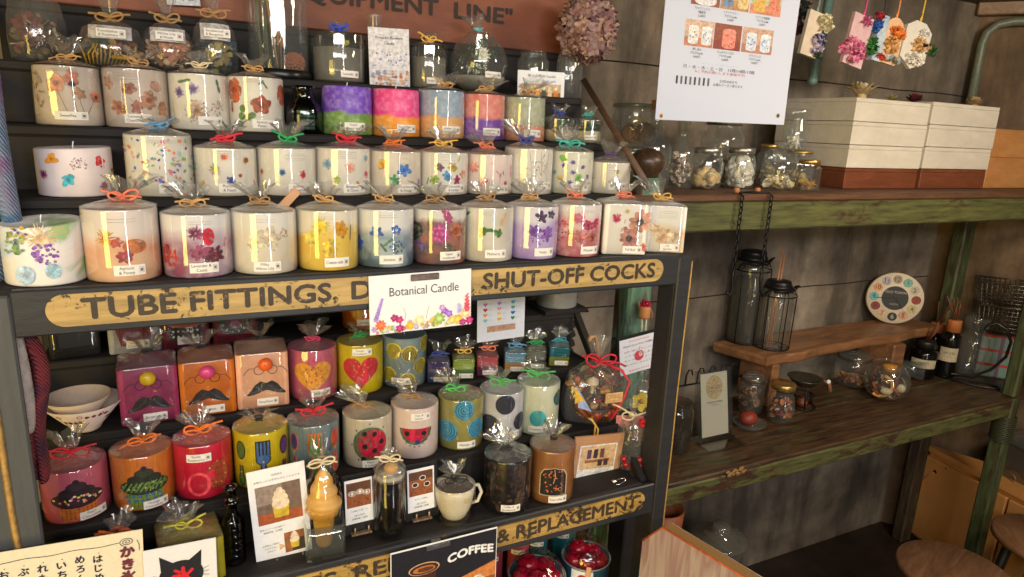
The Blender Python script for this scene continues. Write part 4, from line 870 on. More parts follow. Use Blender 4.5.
for i, ((xl, xr, yt, yb), cols, lb, ti, sn, acc) in enumerate(BAGS):
    Yc = Y4 + 0.042 + (0.012 if i == 0 else 0); a, b = PY(xl, yb - 20, Yc), PY(xr, yb - 20, Yc); w = b.x - a.x
    hh = PY((xl + xr) / 2, yt - (0 if i else 0), Yc).z - Z4
    root = thing('potpourri_bag', lb, 'potpourri', ((a.x + b.x) / 2, Yc, Z4), 0.0)
    fh = hh * (0.60 if i != 0 else 0.5)
    petal_heap(root, 'dried_flowers', 0, 0, fh * 0.55 + 0.002, w * 0.40, 0.030, fh * 0.52, cols, 130, 0.013, 40 + i, shell=0.55)
    mb = MB(); p = Pal(); g = random.Random(i)
    ac = acc[0]; cpos = [(-0.006, -0.026, 0.045), (-0.012, -0.026, 0.03), (0.006, -0.026, 0.03), (0.004, -0.028, 0.028)][i]
    for k in range(26 if i != 1 else 12):
        a_ = k * 2.4; rr = 0.004 + 0.0006 * k
        M = Matrix.Translation(V(cpos)) @ Matrix.Rotation(a_, 4, 'Y') @ Matrix.Translation((0, 0, rr * 0.6))
        mb.grid(lambda u, v: ((u - 0.5) * 0.006, -0.004 + 0.003 * v, (v) * 0.008), 2, 2, p(acc[0] if k % 2 else tuple(c * 0.8 for c in acc[0]), 0.8), M)
    mb.build('flower_head', p.l, root)
    if i == 1:
        mb = MB()
        for k in range(14): mb.tube([(-0.03 + 0.004 * k, -0.028, 0.002), (-0.032 + 0.005 * k, -0.034, 0.014), (-0.03 + 0.0045 * k + g.uniform(-0.01, 0.01), -0.03, 0.028)], 0.0011, 5)
        mb.tube([(0.0, -0.036, 0.012), (0.02, -0.036, 0.011), (0.036, -0.026, 0.02)], 0.0028, 6); mb.build('straw', C((200, 156, 50)), root)
    c = pouch(root, w, 0.078, hh, i + 60)
    if sn:
        mb = MB(); mb.grid(lambda u, v: ((u - 0.5) * w * 0.62, -0.030 + 0.012 * v * v - 0.010 * (1 - (2 * u - 1) ** 2), hh * 0.55 + v * hh * 0.28), 8, 3); mb.build('header_card', C((206, 200, 196)), root)
        sticker(root, lambda s, t_, e: V((s, -0.0405 - e, t_)), sn, 0.002, hh * 0.66, 0.034, 0.011)
    if ti: bow(root, c, TIE[ti], 0.017, i, 0.0016, 0.006, 'jute_tie', rz=0)

# bell jar on a black base
Yc = Y4 + 0.046; a, b = PY(246, 70, Yc), PY(312, 70, Yc); r = (b.x - a.x) / 2 * cosp(a, b) - 0.001; xc = (a.x + b.x) / 2
root = thing('bell_jar', 'tall glass bell jar on a black base holding dried grasses and a cone', 'bell jar', (xc, Yc, Z4))
MB().lathe([(0.001, 0), (r - 0.001, 0), (r, 0.002), (r, 0.010), (r - 0.003, 0.013), (0.001, 0.013)], 40).build('base', C((20, 19, 19), 0.3), root)
g = random.Random(4); mb = MB(); p = Pal()
for k in range(16):
    x = g.uniform(-0.028, 0.0); x2 = x + g.uniform(-0.008, 0.004)
    mb.tube([(x, g.uniform(-0.01, 0.02), 0.014), (x2, 0.0, 0.08), (x2 + g.uniform(-0.003, 0.003), 0.0, 0.15)], 0.0006, 5, p((96, 104, 72) if k % 2 else (120, 110, 70)))
mb.tube([(-0.004, -0.014, 0.014), (-0.012, -0.014, 0.08), (-0.016, -0.014, 0.11)], 0.0014, 6, p((178, 130, 84)))
for k in range(36):
    z = 0.05 + 0.0022 * k; s = -1 if k % 2 else 1
    mb.sphere((0.0005 + s * 0.0032 - 0.00005 * k, -0.016, z), 0.0028, p((170, 116, 66)), 6, (0.7, 0.7, 1.5))
mb.tube([(0.001, -0.016, 0.014), (0.0, -0.016, 0.14)], 0.0008, 5, p((150, 110, 60)))
mb.build('dried_grasses', p.l, root)
mb = MB()
for k in range(90):
    a_ = k * 2.399; t_ = k / 90; rr = 0.0145 * math.sin(PI * (0.15 + 0.8 * t_))
    M = Matrix.Translation((0.020, -0.018, 0.0255)) @ Matrix.Rotation(1.1, 4, 'X') @ Matrix.Translation((rr * math.cos(a_), rr * math.sin(a_), -0.012 + 0.024 * t_)) @ Matrix.Rotation(a_, 4, 'Z')
    mb.box((0, 0, 0), (0.004, 0.0045, 0.0018), 0, 0.0006, M)
mb.sphere((0.020, -0.018, 0.0255), 0.011, 0, 10)
mb.build('cone', wood('cone scales', (120, 66, 40), (186, 116, 80), 0, 30), root)
MB().sphere((0.006, -0.005, 0.021), 0.0085, 0, 10, jit=0.08).build('moss_ball', C((84, 92, 46)), root)
R = r - 0.004
MB().lathe([(R, 0.0132), (R, 0.08), (R, 0.13), (R * 0.97, 0.155), (R * 0.85, 0.175), (R * 0.6, 0.19), (R * 0.25, 0.198), (0.001, 0.199)], 44).build('glass_dome', M_GLASS, root)
mb = MB().sphere((0, 0, 0.207), 0.009, 0, 14).build('knob', M_GLASS, root)

# jar candle in a bag with a royal blue ribbon
def jar_in_bag(xl, xr, yt, yb, lb, ti, petals, seed, taper=0.0):
    Yc = Y4 + 0.040; a, b = PY(xl, (yt + yb) / 2, Yc), PY(xr, (yt + yb) / 2, Yc); r = (b.x - a.x) / 2 * cosp(a, b); hh = PY(xl, yt, Y4).z - Z4
    root = thing('gel_candle', lb, 'candle', ((a.x + b.x) / 2, Yc, Z4), -math.atan2(a.x, Yc))
    MB().lathe([(0.001, 0.002), (r * 0.9, 0.002), (r * 0.92, 0.004), (r * 0.92, hh * 0.72), (0.001, hh * 0.72)], 32).build('gel', thin_glass('smoky gel', (196, 188, 176), 0.05, 0.2, haze=0.42), root)
    MB().lathe([(0.001, 0.0), (r * 0.93, 0.0), (r * 0.97, 0.004), (r * 0.97, hh * 0.8), (r * 0.9, hh * 0.92), (r * 0.74, hh), (r * 0.76, hh * 1.03)], 36).build('glass', M_GLASS, root)
    d = Deco(r * 0.86, hh, False, seed); petals(d); d.done(root, 'pressed_flowers')
    MB().lathe([(0.001, 0.0005), (r * 0.7, 0.0005), (r * 0.72, 0.006), (0.001, 0.006)], 24).build('sand', C((176, 150, 110)), root)
    c = cello(root, r, hh, seed, False, (0.1, -0.1), 0.012, 0.008, 0.012)
    bow(root, c, TIE[ti], 0.014, seed, 0.0014)
    sticker(root, cyl(r), ['Lavender' if seed == 71 else 'Sandal Rose'], r * 0.35, 0.012, 0.028, 0.010)
jar_in_bag(311, 366, 30, 83, 'round glass jar with sprinkled blue forget-me-nots in a bag with a royal blue ribbon', 'royal', lambda d: ([d.fl(d.g.uniform(-0.9, 0.9), d.g.uniform(0.3, 0.75), 0.0024, 5, (60, 96, 150), (90, 130, 180), 0.4) for _ in range(20)], d.poly(0.15, 0.45, [(-0.008, -0.016), (0.009, -0.016), (0.009, 0.018), (-0.008, 0.018)], (120, 78, 66))), 71)
jar_in_bag(409, 447, 42, 88, 'narrow glass jar with brown pressed leaves in a raffia tied bag beside the tall card', 'yellow', lambda d: (d.poly(-0.25, 0.62, [(-0.006, -0.008), (0.006, -0.008), (0.006, 0.008), (-0.006, 0.008)], (140, 84, 66)), d.scatter(0.2, 0.45, 0.012, 30, [(150, 120, 80), (110, 96, 70), (170, 140, 90)], 0.0016), d.scatter(-0.3, 0.25, 0.010, 20, [(160, 130, 70), (120, 90, 60)], 0.0016), d.leaf(0.3, 0.55, 0.014, 1.2, (130, 110, 80))), 72)
# slim tall bottle behind the card
Yc = Y4 + 0.056; xc = PY(375, 40, Yc).x
root = thing('slim_bottle', 'slim clear bottle with pale dried flowers standing behind the tall pressed flower card', 'bottle', (xc, Yc, Z4))
MB().lathe([(0.001, 0), (0.011, 0), (0.012, 0.003), (0.012, 0.105), (0.0125, 0.108), (0.0125, 0.112), (0.0105, 0.113)], 24).build('glass', M_GLASS, root)
petal_heap(root, 'dried_flowers', 0, 0, 0.075, 0.006, 0.006, 0.016, [(206, 176, 120), (190, 156, 100)], 40, 0.005, 77, shell=0.0)
# glass globe in a bag
Yc = Y4 + 0.040; a, b = PY(449, 66, Yc), PY(507, 66, Yc); r = (b.x - a.x) / 2 * cosp(a, b)
root = thing('globe_candle', 'round glass globe holding a white strawflower and dark leaves, its bag top silvery', 'candle', ((a.x + b.x) / 2, Yc, Z4), -0.35)
MB().lathe([(0.001, 0.0), (r * 0.5, 0.0), (r * 0.80, 0.012), (r * 0.97, r * 0.7), (r, r * 0.95), (r * 0.95, r * 1.25), (r * 0.78, r * 1.6), (r * 0.5, r * 1.83), (r * 0.40, r * 1.88), (r * 0.40, r * 1.94)], 40).build('glass', M_GLASS, root)
MB().lathe([(0.001, 0.003), (r * 0.5, 0.003), (r * 0.80, 0.015), (r * 0.92, 0.026), (0.001, 0.028)], 32).build('gel', thin_glass('pale gel', (206, 202, 186), 0.05, 0.2, haze=0.35), root)
d = Deco(r * 0.72, r * 2, False, 9)
d.spiky(0.15, 0.60, 0.014, 36, (226, 222, 206), (206, 206, 180), 0.45, 0.0022); d.spiky(0.15, 0.6, 0.010, 26, (236, 234, 222), None, 0.3, 0.0018); d.ring(0.15, 0.6, 0.005, (160, 160, 130), 0.001)
for i in range(14): d.leaf(d.g.uniform(-0.75, 0.95), d.g.uniform(0.55, 0.85), 0.016, d.g.uniform(0, 3), d.g.choice([(36, 60, 40), (50, 84, 50), (30, 46, 34)]))
d.scatter(-0.3, 0.4, 0.014, 30, [(140, 150, 130), (90, 110, 80), (200, 200, 190)], 0.0018)
d.done(root, 'dried_flowers')
mb = MB(); g = random.Random(3)
c = cello(root, r * 0.40, r * 1.90, 73, False, (-0.5, -0.1), 0.022, 0.006, 0.016, z0=r * 1.5)
bow(root, c, C((110, 180, 190), 0.4), 0.006, 3, 0.0012)
sticker(root, lambda s, t_, e: V((s, -math.sqrt(max(0, (r * 0.97 + e) ** 2 - s * s)), t_)), ['White clove'], r * 0.45, r * 0.55, 0.027, 0.010)
# cards standing on the top step
def paper(name, lb, cat, px_tl, px_tr, px_bl, Y, draw, mat=None, th=0.0012, group=None, rot=None, parts=None, M=None, part='sheet'):
    """a sheet facing -y whose corners are read on the plane y = Y"""
    a, b, c = PY(*px_tl, Y), PY(*px_tr, Y), PY(*px_bl, Y)
    w = (b - a).length; h = (a - c).length; tilt = math.atan2(b.z - a.z, b.x - a.x)
    base = (c + (b - a) * 0.5)
    root = thing(name, lb, cat, base, 0, group, (0, -tilt, 0))
    MB().box((0, 0, h / 2), (w, th, h), 0, 0.0002).build(part, mat or M_PAPER, root)
    mb = MB(); p = Pal(); draw(mb, flat(-th / 2), w, h, p)
    if mb.f: mb.build('print', p.l, root)
    return root, w, h
def blurb(mb, mp, p, cx, cy, w, lines, size, col=(90, 86, 84), gap=1.7, e=0.0005, align='C'):
    for i, s in enumerate(lines): text(mb, mp, s, cx if align == 'C' else cx - w / 2, cy - i * size * gap, size, p(col), e, align=align)
def draw_pressed(mb, mp, w, h, p):
    mb_ = Deco(1, 1); text(mb, mp, 'Pressed flowers', 0, h * 0.84, 0.0062, p((70, 66, 66)), 0.0005, width=w * 0.66); text(mb, mp, 'Candle', 0, h * 0.75, 0.0062, p((70, 66, 66)), 0.0005)
    g = random.Random(1)
    for i in range(26):
        star(mb, mp, g.uniform(-0.42, 0.42) * w, h * g.uniform(0.38, 0.62), petal_rf(0.0016, 5), p(g.choice([(70, 100, 190), (120, 150, 210), (160, 160, 170)])), 0.0005 + i * 1e-5, 12, 1)
    for i in range(34):
        star(mb, mp, g.uniform(-0.45, 0.45) * w, h * g.uniform(0.04, 0.30), petal_rf(g.uniform(0.002, 0.005), 5), p(g.choice([(196, 130, 80), (206, 160, 120), (180, 110, 70), (220, 190, 160), (150, 150, 170)])), 0.0006 + i * 1e-5, 15, 1)
    for i in range(5): text(mb, mp, 'ボタニカル手作り', 0, h * (0.30 - 0.05 * i), 0.0026, p((110, 90, 80)), 0.0011)
paper('price_card', 'tall upright card about pressed flower candles between two glass jars on the top step', 'card', (368, 27), (409, 30), (370, 89), Y4 + 0.012, draw_pressed, C((214, 212, 216), 0.6))
def draw_photo_shelf(mb, mp, w, h, p):
    text(mb, mp, '選べる精油 Candle', 0, h * 0.85, 0.0052, p((40, 40, 60)), 0.0005, width=w * 0.6); text(mb, mp, '税込価格 2,500円', w * 0.15, h * 0.70, 0.0038, p((70, 70, 80)), 0.0005)
    rect(mb, mp, 0, h * 0.34, w * 0.84, h * 0.56, p((150, 96, 60)), 0.0005); rect(mb, mp, 0, h * 0.50, w * 0.84, h * 0.24, p((206, 176, 140)), 0.0006); rect(mb, mp, 0, h * 0.14, w * 0.84, h * 0.12, p((96, 56, 34)), 0.0006)
    for i, c in enumerate([(120, 90, 120), (190, 60, 50), (226, 160, 60), (70, 80, 60), (232, 206, 150), (214, 130, 50)]):
        x = (-0.34 + 0.13 * i) * w; rect(mb, mp, x, h * 0.33, w * 0.09, h * 0.26, p(c), 0.0008); star(mb, mp, x, h * 0.48, w * 0.035, p((240, 226, 180)), 0.0009, 10, 1)
paper('price_card', 'wide card with a photo of coloured candles before the clear jars', 'card', (516, 70), (563, 73), (517, 104), Y4 + 0.010, draw_photo_shelf)
# clear jars behind that card
def simple_jar(name, lb, xc, Yc, Z, r, h, neck, mat=None, lid=None, fill=None, cat='jar', ribs=0, fillh=0.5, shoulder=0.78, heap=None, seed=0, neckh=0.9):
    root = thing(name, lb, cat, (xc, Yc, Z))
    mod = (lambda a, w: (1 + 0.02 * math.cos(ribs * a), 0, 0)) if ribs else None
    MB().lathe([(0.001, 0.0005), (r * 0.9, 0.0005), (r, 0.005), (r, h * shoulder), (r * 0.96, h * (shoulder + 0.05)), (neck, h * neckh), (neck, h * 0.97), (neck * 1.05, h * 0.985), (neck * 1.03, h)], 40 if not ribs else 96, mod=mod).build('glass', mat or M_GLASS, root)
    if heap: petal_heap(root, heap[0], 0, 0, h * fillh * 0.5 + 0.003, r * 0.84, r * 0.84, h * fillh * 0.5, heap[1], heap[2], heap[3], seed, *heap[4:])
    if lid: MB().lathe([(0.001, h * 1.045), (neck * 0.9, h * 1.045), (neck * 1.06, h * 1.03), (neck * 1.12, h * 1.02), (neck * 1.12, h * 0.955), (neck * 1.06, h * 0.95)], 36).build('lid', lid, root)
    return root
x1 = PY(533, 70, Y4 + 0.055).x
simple_jar('clear_jar', 'wide clear jar with a screw neck behind the photo card on the top step', x1, Y4 + 0.056, Z4, 0.029, 0.078, 0.023, heap=('dried_seeds', [(120, 96, 66), (90, 70, 50)], 60, 0.007))
x1 = PY(567, 80, Y4 + 0.05).x
root = simple_jar('ribbed_jar', 'tall ribbed glass jar with a paper tuft in its mouth under the dried hydrangea', x1 + 0.004, Y4 + 0.05, Z4, 0.024, 0.094, 0.019, ribs=18, shoulder=0.7)
mb = MB(); g = random.Random(5)
for k in range(9): mb.grid(lambda u, v: ((u - 0.5) * 0.02 + 0.004 * math.sin(k), 0.006 * math.sin(6 * u + k), 0.088 + v * 0.014), 4, 3, 0, Matrix.Rotation(k * 0.7, 4, 'Z'))
mb.build('paper_tuft', C((190, 170, 136)), root)
# green embossed bottle on the third step
Yc = TY[2] + 0.036; a, b = PY(286, 118, Yc), PY(322, 118, Yc); r = (b.x - a.x) / 2 * cosp(a, b)
root = thing('embossed_bottle', 'squat dark green embossed bottle between the poppy candle and the violet and green candle', 'bottle', ((a.x + b.x) / 2, Yc, TU[2]))
MB().lathe([(0.001, 0.0006), (r * 0.9, 0.0006), (r, 0.004), (r, 0.032), (r * 0.9, 0.040), (r * 0.62, 0.046), (r * 0.56, 0.050), (r * 0.56, 0.058), (r * 0.66, 0.060), (r * 0.66, 0.066), (r * 0.5, 0.067)], 32).build('glass', M_GLASSG, root)
mb = MB(); mp = cyl(r + 0.0002); g = random.Random(8)
for j in range(5):
    x = -0.012
    while x < 0.012:
        ring(mb, mp, x, 0.008 + j * 0.0055, 0.0016, 0.0006, 0, 0.0006, 8); x += 0.0042
mb.build('embossing', C((70, 110, 92), 0.2), root)
MB().lathe([(0.001, 0.001), (r * 0.9, 0.001), (r * 0.9, 0.03), (0.001, 0.031)], 24).build('contents', C((26, 40, 34), 0.3), root)

# dried hydrangea hanging by the wall
Yc = 1.10; c = PY(587, 30, Yc); R = 0.058
root = thing('dried_hydrangea', 'dusty pink dried hydrangea head hanging beside the stencilled board', 'dried flower', c)
g = random.Random(21); mb = MB(); p = Pal()
for k in range(230):
    z = 1 - 2 * (k + 0.5) / 230; a_ = k * 2.39996; q = math.sqrt(1 - z * z); n_ = V((q * math.cos(a_), q * math.sin(a_), z))
    pos = V((n_.x * R * 0.95, n_.y * R * 0.95, n_.z * R)) * g.uniform(0.84, 1.0)
    M = Matrix.Translation(pos) @ n_.to_track_quat('Z', 'Y').to_matrix().to_4x4() @ Matrix.Rotation(g.uniform(0, 6), 4, 'Z') @ Matrix.Rotation(g.uniform(-0.5, 0.5), 4, 'X')
    m = p(g.choice([(146, 108, 104), (164, 124, 116), (124, 88, 90), (176, 142, 124), (104, 72, 80), (150, 122, 122)]), 0.85); s = g.uniform(0.010, 0.014)
    for j in range(4):
        Mj = M @ Matrix.Rotation(j * PI / 2, 4, 'Z')
        mb.grid(lambda u, v: ((u - 0.5) * s * 1.05 * math.sin(PI * (0.2 + 0.7 * v)), v * s, s * (0.35 * v * v - 0.2 * (2 * u - 1) ** 2)), 2, 3, m, Mj)
mb.build('flower_head', p.l, root)
MB().tube([(0, 0, R * 0.7), (0.006, 0, 0.14), (0.002, 0.0, CEIL - c.z)], 0.003, 6).build('stem', C((110, 96, 60)), root)

# little pale card tucked by the board, top
paper('small_card', 'small pale card propped on the board above the cream petals bag', 'card', (166, -12), (200, -10), (167, 5), 1.166, lambda mb, mp, w, h, p: [text(mb, mp, '○ ◇ △', 0, h * 0.4, 0.008, p((90, 90, 100)), 0.0004)], C((206, 208, 216)))

# knitted scarves hung at the end of the rack
def scarf(name, lb, xy, z0, z1, w, cols, seed, yy, bulge=0.012, lean=0.0, curve=0.0, rz=0.0):
    g = random.Random(seed)
    root = thing(name, lb, 'scarf', (xy, yy, z0), rz)
    t = NT('knitted wool'); v = t.coords((1, 1, 1))
    n = t.noise(v, 13, 3, 0.5, 0.5); st = [(0.28 + 0.44 * i / (len(cols) - 1), c) for i, c in enumerate(cols)]
    w1 = t.add('ShaderNodeTexWave', wave_type='BANDS', bands_direction='DIAGONAL'); w1.inputs['Scale'].default_value = 120; w1.inputs['Distortion'].default_value = 3; t.l.new(v, w1.inputs['Vector'])
    m = t.set(t.mix(0.22, t.ramp(n, st), w1.outputs['Color'], 'MULTIPLY'), 0.95); t.bump(w1.outputs['Fac'], 0.8, 0.003)
    Hh = z1 - z0; mb = MB()
    for k in range(3):
        o = (k - 1) * w * 0.28; dy = 0.012 * (k % 2) 
        prof = 26; ring_n = 12; vs = []
        for j in range(prof + 1):
            t_ = j / prof; cx = o * (1 - 0.25 * t_) + curve * math.sin(PI * t_) + lean * t_ + 0.004 * math.sin(9 * t_ + k); rr = w * 0.26 * (0.9 + 0.18 * math.sin(7 * t_ + k * 2))
            if j == 0: rr *= 0.75
            for i in range(ring_n):
                a_ = 2 * PI * i / ring_n; vs.append((cx + rr * math.cos(a_), dy + 0.012 * math.sin(a_) + 0.003 * math.sin(12 * t_), Hh * t_))
        fs = [(j * ring_n + i, j * ring_n + (i + 1) % ring_n, (j + 1) * ring_n + (i + 1) % ring_n, (j + 1) * ring_n + i) for j in range(prof) for i in range(ring_n)]
        fs += [tuple(range(ring_n))[::-1], tuple(prof * ring_n + i for i in range(ring_n))]
        mb.add(vs, fs, 0, True)
    mb.build('knitted_fold', m, root)
    return root
xs = PY(4, 120, 0.84).x
scarf('knitted_scarf', 'blue, pink and purple knitted scarf hanging at the end of the upper steps', xs - 0.022, H - 0.235, CEIL - 0.002, 0.05, [(96, 130, 160), (76, 116, 156), (136, 150, 180), (150, 90, 146), (90, 130, 168)], 1, 0.86)
r_ = scarf('knitted_scarf', 'red and navy knitted scarf hanging behind the grey post of the rack', PY(40, 420, 0.865).x - 0.012, PY(40, 474, 0.865).z, H - 0.20, 0.030, [(120, 40, 48), (60, 44, 72), (150, 56, 60), (44, 44, 70), (130, 60, 70)], 2, 0.848, curve=0.012)
mb = MB(); x0 = PY(28, 370, 0.826).x
root = thing('fleece_scarf', 'pale grey fleece scarf hanging in front of the red knitted scarf', 'scarf', (x0 - 0.006, 0.826, PY(28, 432, 0.826).z))
hh = H - 0.205 - root.location.z; vs = []; N = 14; P_ = 18
for j in range(P_ + 1):
    t_ = j / P_; rr = 0.017 * (math.sin(PI * min(1, 0.04 + t_ * 0.8)) ** 0.5) * (0.75 + 0.35 * (t_)); 
    for i in range(N):
        a_ = 2 * PI * i / N; vs.append((rr * math.cos(a_) - 0.014 * t_, 0.008 * math.sin(a_) + 0.002 * math.sin(9 * t_), hh * t_))
fs = [(j * N + i, j * N + (i + 1) % N, (j + 1) * N + (i + 1) % N, (j + 1) * N + i) for j in range(P_) for i in range(N)] + [tuple(range(N))[::-1], tuple(P_ * N + i for i in range(N))]
mb.add(vs, fs); t = NT('grey fleece'); n = t.noise(t.coords(), 90, 5, 0.7); mm = t.set(t.ramp(n, [(0.3, (150, 138, 134)), (0.7, (190, 178, 172))]), 0.95); t.bump(n, 1.0, 0.004)
mb.build('fleece', mm, root)
# ================================================================ lower flight
K = (26, 22, 26)
def spiral_disc(d, u, v, R, fill, line, n=3, w=0.0013):
    R *= 1.18; w *= 1.7
    d.fl(u, v, R, 40, fill, None, 0.02); x, y = d.xy(u, v)
    pts = [(R * 0.95 * (t / 70) * math.cos(0.36 * t), R * 0.95 * (t / 70) * math.sin(0.36 * t)) for t in range(6, 71)]
    d.line(u, v, pts, line, w)
def cupcake(d, cup, cap, dot, stripe, tier=True, stripes=False):
    w, h = d.r, d.h
    d.poly(0.0, 0.0, [(-0.62 * w, 0.36 * h), (0.62 * w, 0.36 * h), (0.48 * w, 0.05 * h), (-0.48 * w, 0.05 * h)], cup)
    for i in range(9):
        x = -0.52 + 0.13 * i
        for k in range(5): d.ell(math.sin(x * 0.95), 0.10 + 0.055 * k, 0.0006, 0.0010, stripe)
    d.ell(0.0, 0.46, 0.030, 0.0115, K); d.ell(0.0, 0.46, 0.0288, 0.0104, cap)
    d.ell(0.0, 0.60, 0.020, 0.008, K); d.ell(0.0, 0.60, 0.0188, 0.007, cap if not tier else tuple(c * 0.8 for c in cap)); d.ell(0.0, 0.71, 0.011, 0.0065, K); d.ell(0, 0.71, 0.0098, 0.0054, cap); d.ell(0, 0.80, 0.0035, 0.0035, K)
    g = random.Random(3)
    for i in range(26):
        a = g.uniform(-0.66, 0.66); b = 0.46 + g.uniform(-0.09, 0.09) * (1 - abs(a))
        d.ell(a, b, 0.0011 + 0.0007 * (i % 2), 0.0014, dot[i % len(dot)])
    if stripes:
        for i in range(9): d.line(-0.62 + 0.145 * i, 0.46, [(-0.004, -0.006), (0.0045, 0.0065)], (92, 120, 60), 0.0022)
def moustache(d, nose, shift=0.0):
    dark = (34, 34, 38); x0 = shift
    for s in (-1, 1):
        pts = [(0, 0.005), (s * 0.008, 0.0085), (s * 0.016, 0.003), (s * 0.022, -0.006), (s * 0.0275, -0.011), (s * 0.0265, -0.0135), (s * 0.018, -0.0125), (s * 0.009, -0.0095), (0, -0.006)]
        if s < 0: pts = pts[::-1]
        d.poly(x0, 0.40, pts, dark); d.line(x0, 0.40, [(s * 0.004, 0.002), (s * 0.012, -0.006), (s * 0.02, -0.0105)], (90, 92, 98), 0.0007)
        d.ring(x0 + s * 0.26, 0.70, 0.0066, K, 0.0009)
        d.line(x0 + s * 0.46, 0.74, [(0, 0), (s * 0.006, 0.0), (s * 0.012, -0.006), (s * 0.0135, -0.010)], K, 0.0008)
    d.line(x0 - 0.12, 0.745, [(0, 0), (0.0045, 0.002), (0.009, 0)], K, 0.0009)
    d.x0 = x0
def nose_ball(root, r, u, z, col):
    mb = MB().sphere((r * u, -r - 0.0045, z), 0.0105, 0, 18, (1, 0.75, 0.95)); mb.build('wax_nose', C(col, 0.25, 0, 0.06), root)
MAG = wax('plum pink wax', (166, 62, 98), (140, 48, 84)); ORG = wax('orange wax', (214, 118, 38), (196, 98, 30)); PCH = wax('peach wax', (232, 176, 142), (222, 160, 128)); ROS = wax('rose pink wax', (206, 104, 124), (192, 88, 112))
CRM = wax('crimson wax', (214, 34, 62), (196, 24, 52)); YEL = wax('bright yellow wax', (214, 190, 26), (198, 172, 20)); SLATE = wax('slate blue wax', (122, 138, 140), (104, 120, 126)); MAR = wax('maroon wax', (110, 36, 48), (92, 26, 40))
LBLU = wax('light mustard wax', (160, 152, 84), (140, 134, 74)); GRYW = wax('grey white wax', (206, 204, 206), (188, 186, 192)); MINT = wax('mint white wax', (214, 216, 190), (200, 204, 178)); LIN = wax('linen wax', (216, 204, 180), (202, 190, 166))
# --- back step
def backc(xl, xr, mat, lb, deco, **kw):
    return candle('L4', (xl, xr, 300, 350), mat, lb, deco, h=0.068, name='novelty_candle', dname='appliques', **kw)
backc(54, 92, wax('black wax', (32, 30, 34), (24, 22, 26)), 'black square candle in a clear bag in the darkest corner, beside the scarves', None, tie='black', square=True, w=0.062, flare=0.012, sname=None)
backc(107, 160, wax('pale grey wax', (170, 170, 178), (150, 150, 160)), 'grey candle with a maroon ribbed cupcake case, half hidden under the lettered rail', lambda d: (d.poly(0, 0, [(-0.026, 0.046), (0.026, 0.046), (0.018, 0.012), (-0.018, 0.012)], (124, 34, 50)), *[d.line(-0.5 + 0.14 * i, 0.4, [(0, -0.012), (0.0006 * (i - 4), 0.018)], (76, 16, 32), 0.0012) for i in range(8)], d.ell(0, 0.8, 0.026, 0.010, (70, 40, 40))), tie='black', square=True, w=0.068, flare=0.012, sname=['Caramel', 'Chocolate'], sat=(0.1, 0.20), dy=0.006)
backc(162, 208, MAR, 'maroon candle with a black dotted band and orange cake, half hidden under the rail', lambda d: (d.poly(0, 0, [(-0.024, 0.036), (0.024, 0.036), (0.020, 0.012), (-0.020, 0.012)], K), *[d.ell(-0.5 + 0.2 * (i % 6), 0.28 + 0.12 * (i // 6), 0.0014, 0.0016, (226, 220, 206)) for i in range(18)], d.ell(0, 0.62, 0.026, 0.010, (206, 110, 60))), tie='black', square=True, w=0.066, flare=0.012, sname=['Cherry'], sat=(0.1, 0.18), dy=0.006)
backc(212, 258, MAR, 'maroon candle with a green dotted wreath and pink triangle, half hidden under the rail', lambda d: (d.ring(0, 0.55, 0.018, K, 0.010), d.poly(0, 0.55, [(-0.008, -0.006), (0.008, -0.006), (0, 0.008)], (196, 90, 130)), *[d.ell(0.55 * math.cos(i * 0.5), 0.55 + 0.28 * math.sin(i * 0.5), 0.0013, 0.0013, (170, 190, 80)) for i in range(13)]), tie='black', square=True, w=0.066, flare=0.012, dy=0.006)
backc(344, 380, ORG, 'orange candle tucked behind the flower printed sign', lambda d: d.ell(-0.2, 0.5, 0.012, 0.016, (232, 170, 60)), tie='raffia', w=0.066, sname=['Orange'], sat=(0.2, 0.2), dy=0.01)
# --- nested paper-thin bowls
Yc = TY[2] + 0.022; xc = PY(86, 420, Yc).x
for i in (0, 1):
    z = TL[2] + 0.0005 + (0.0 if i == 0 else 0.0085); dx = -0.006 if i else 0
    root = thing('flared_bowl', ('white flared bowl printed with small red and black cakes, standing on the dark step', 'plain cream bowl nested inside the white printed bowl')[i], 'bowl', (xc + dx, Yc, z), 0.2)
    s = 1.0 if i == 0 else 0.84
    MB().lathe([(0.001, 0.001), (0.016 * s, 0.0), (0.018 * s, 0.002), (0.0195 * s, 0.006), (0.047 * s, 0.040), (0.0465 * s, 0.041), (0.0455 * s, 0.040), (0.0185 * s, 0.008), (0.001, 0.006)], 40).build('body', C((222, 204, 192) if i == 0 else (206, 186, 168), 0.4, 0, 0.03), root)
    if i == 0:
        mb = MB(); p = Pal(); g = random.Random(6)
        cone = lambda s_, t_, e: V(((0.0195 + (t_ - 0.006) * 0.809 + e) * math.sin(s_ / 0.036), -(0.0195 + (t_ - 0.006) * 0.809 + e) * math.cos(s_ / 0.036), t_))
        for k in range(16): star(mb, cone, -0.05 + 0.007 * k, g.choice((0.014, 0.022, 0.031)), petal_rf(0.0028, g.choice((3, 4, 5)), 0.3), p(g.choice([(130, 30, 36), (40, 30, 32), (150, 60, 60)])), 0.0006, 14, 2)
        for k in range(4): ring(mb, cone, -0.03 + 0.022 * k, 0.033, 0.0024, 0.0009, p((150, 40, 46)), 0.0006, 12)
        mb.build('print', p.l, root)
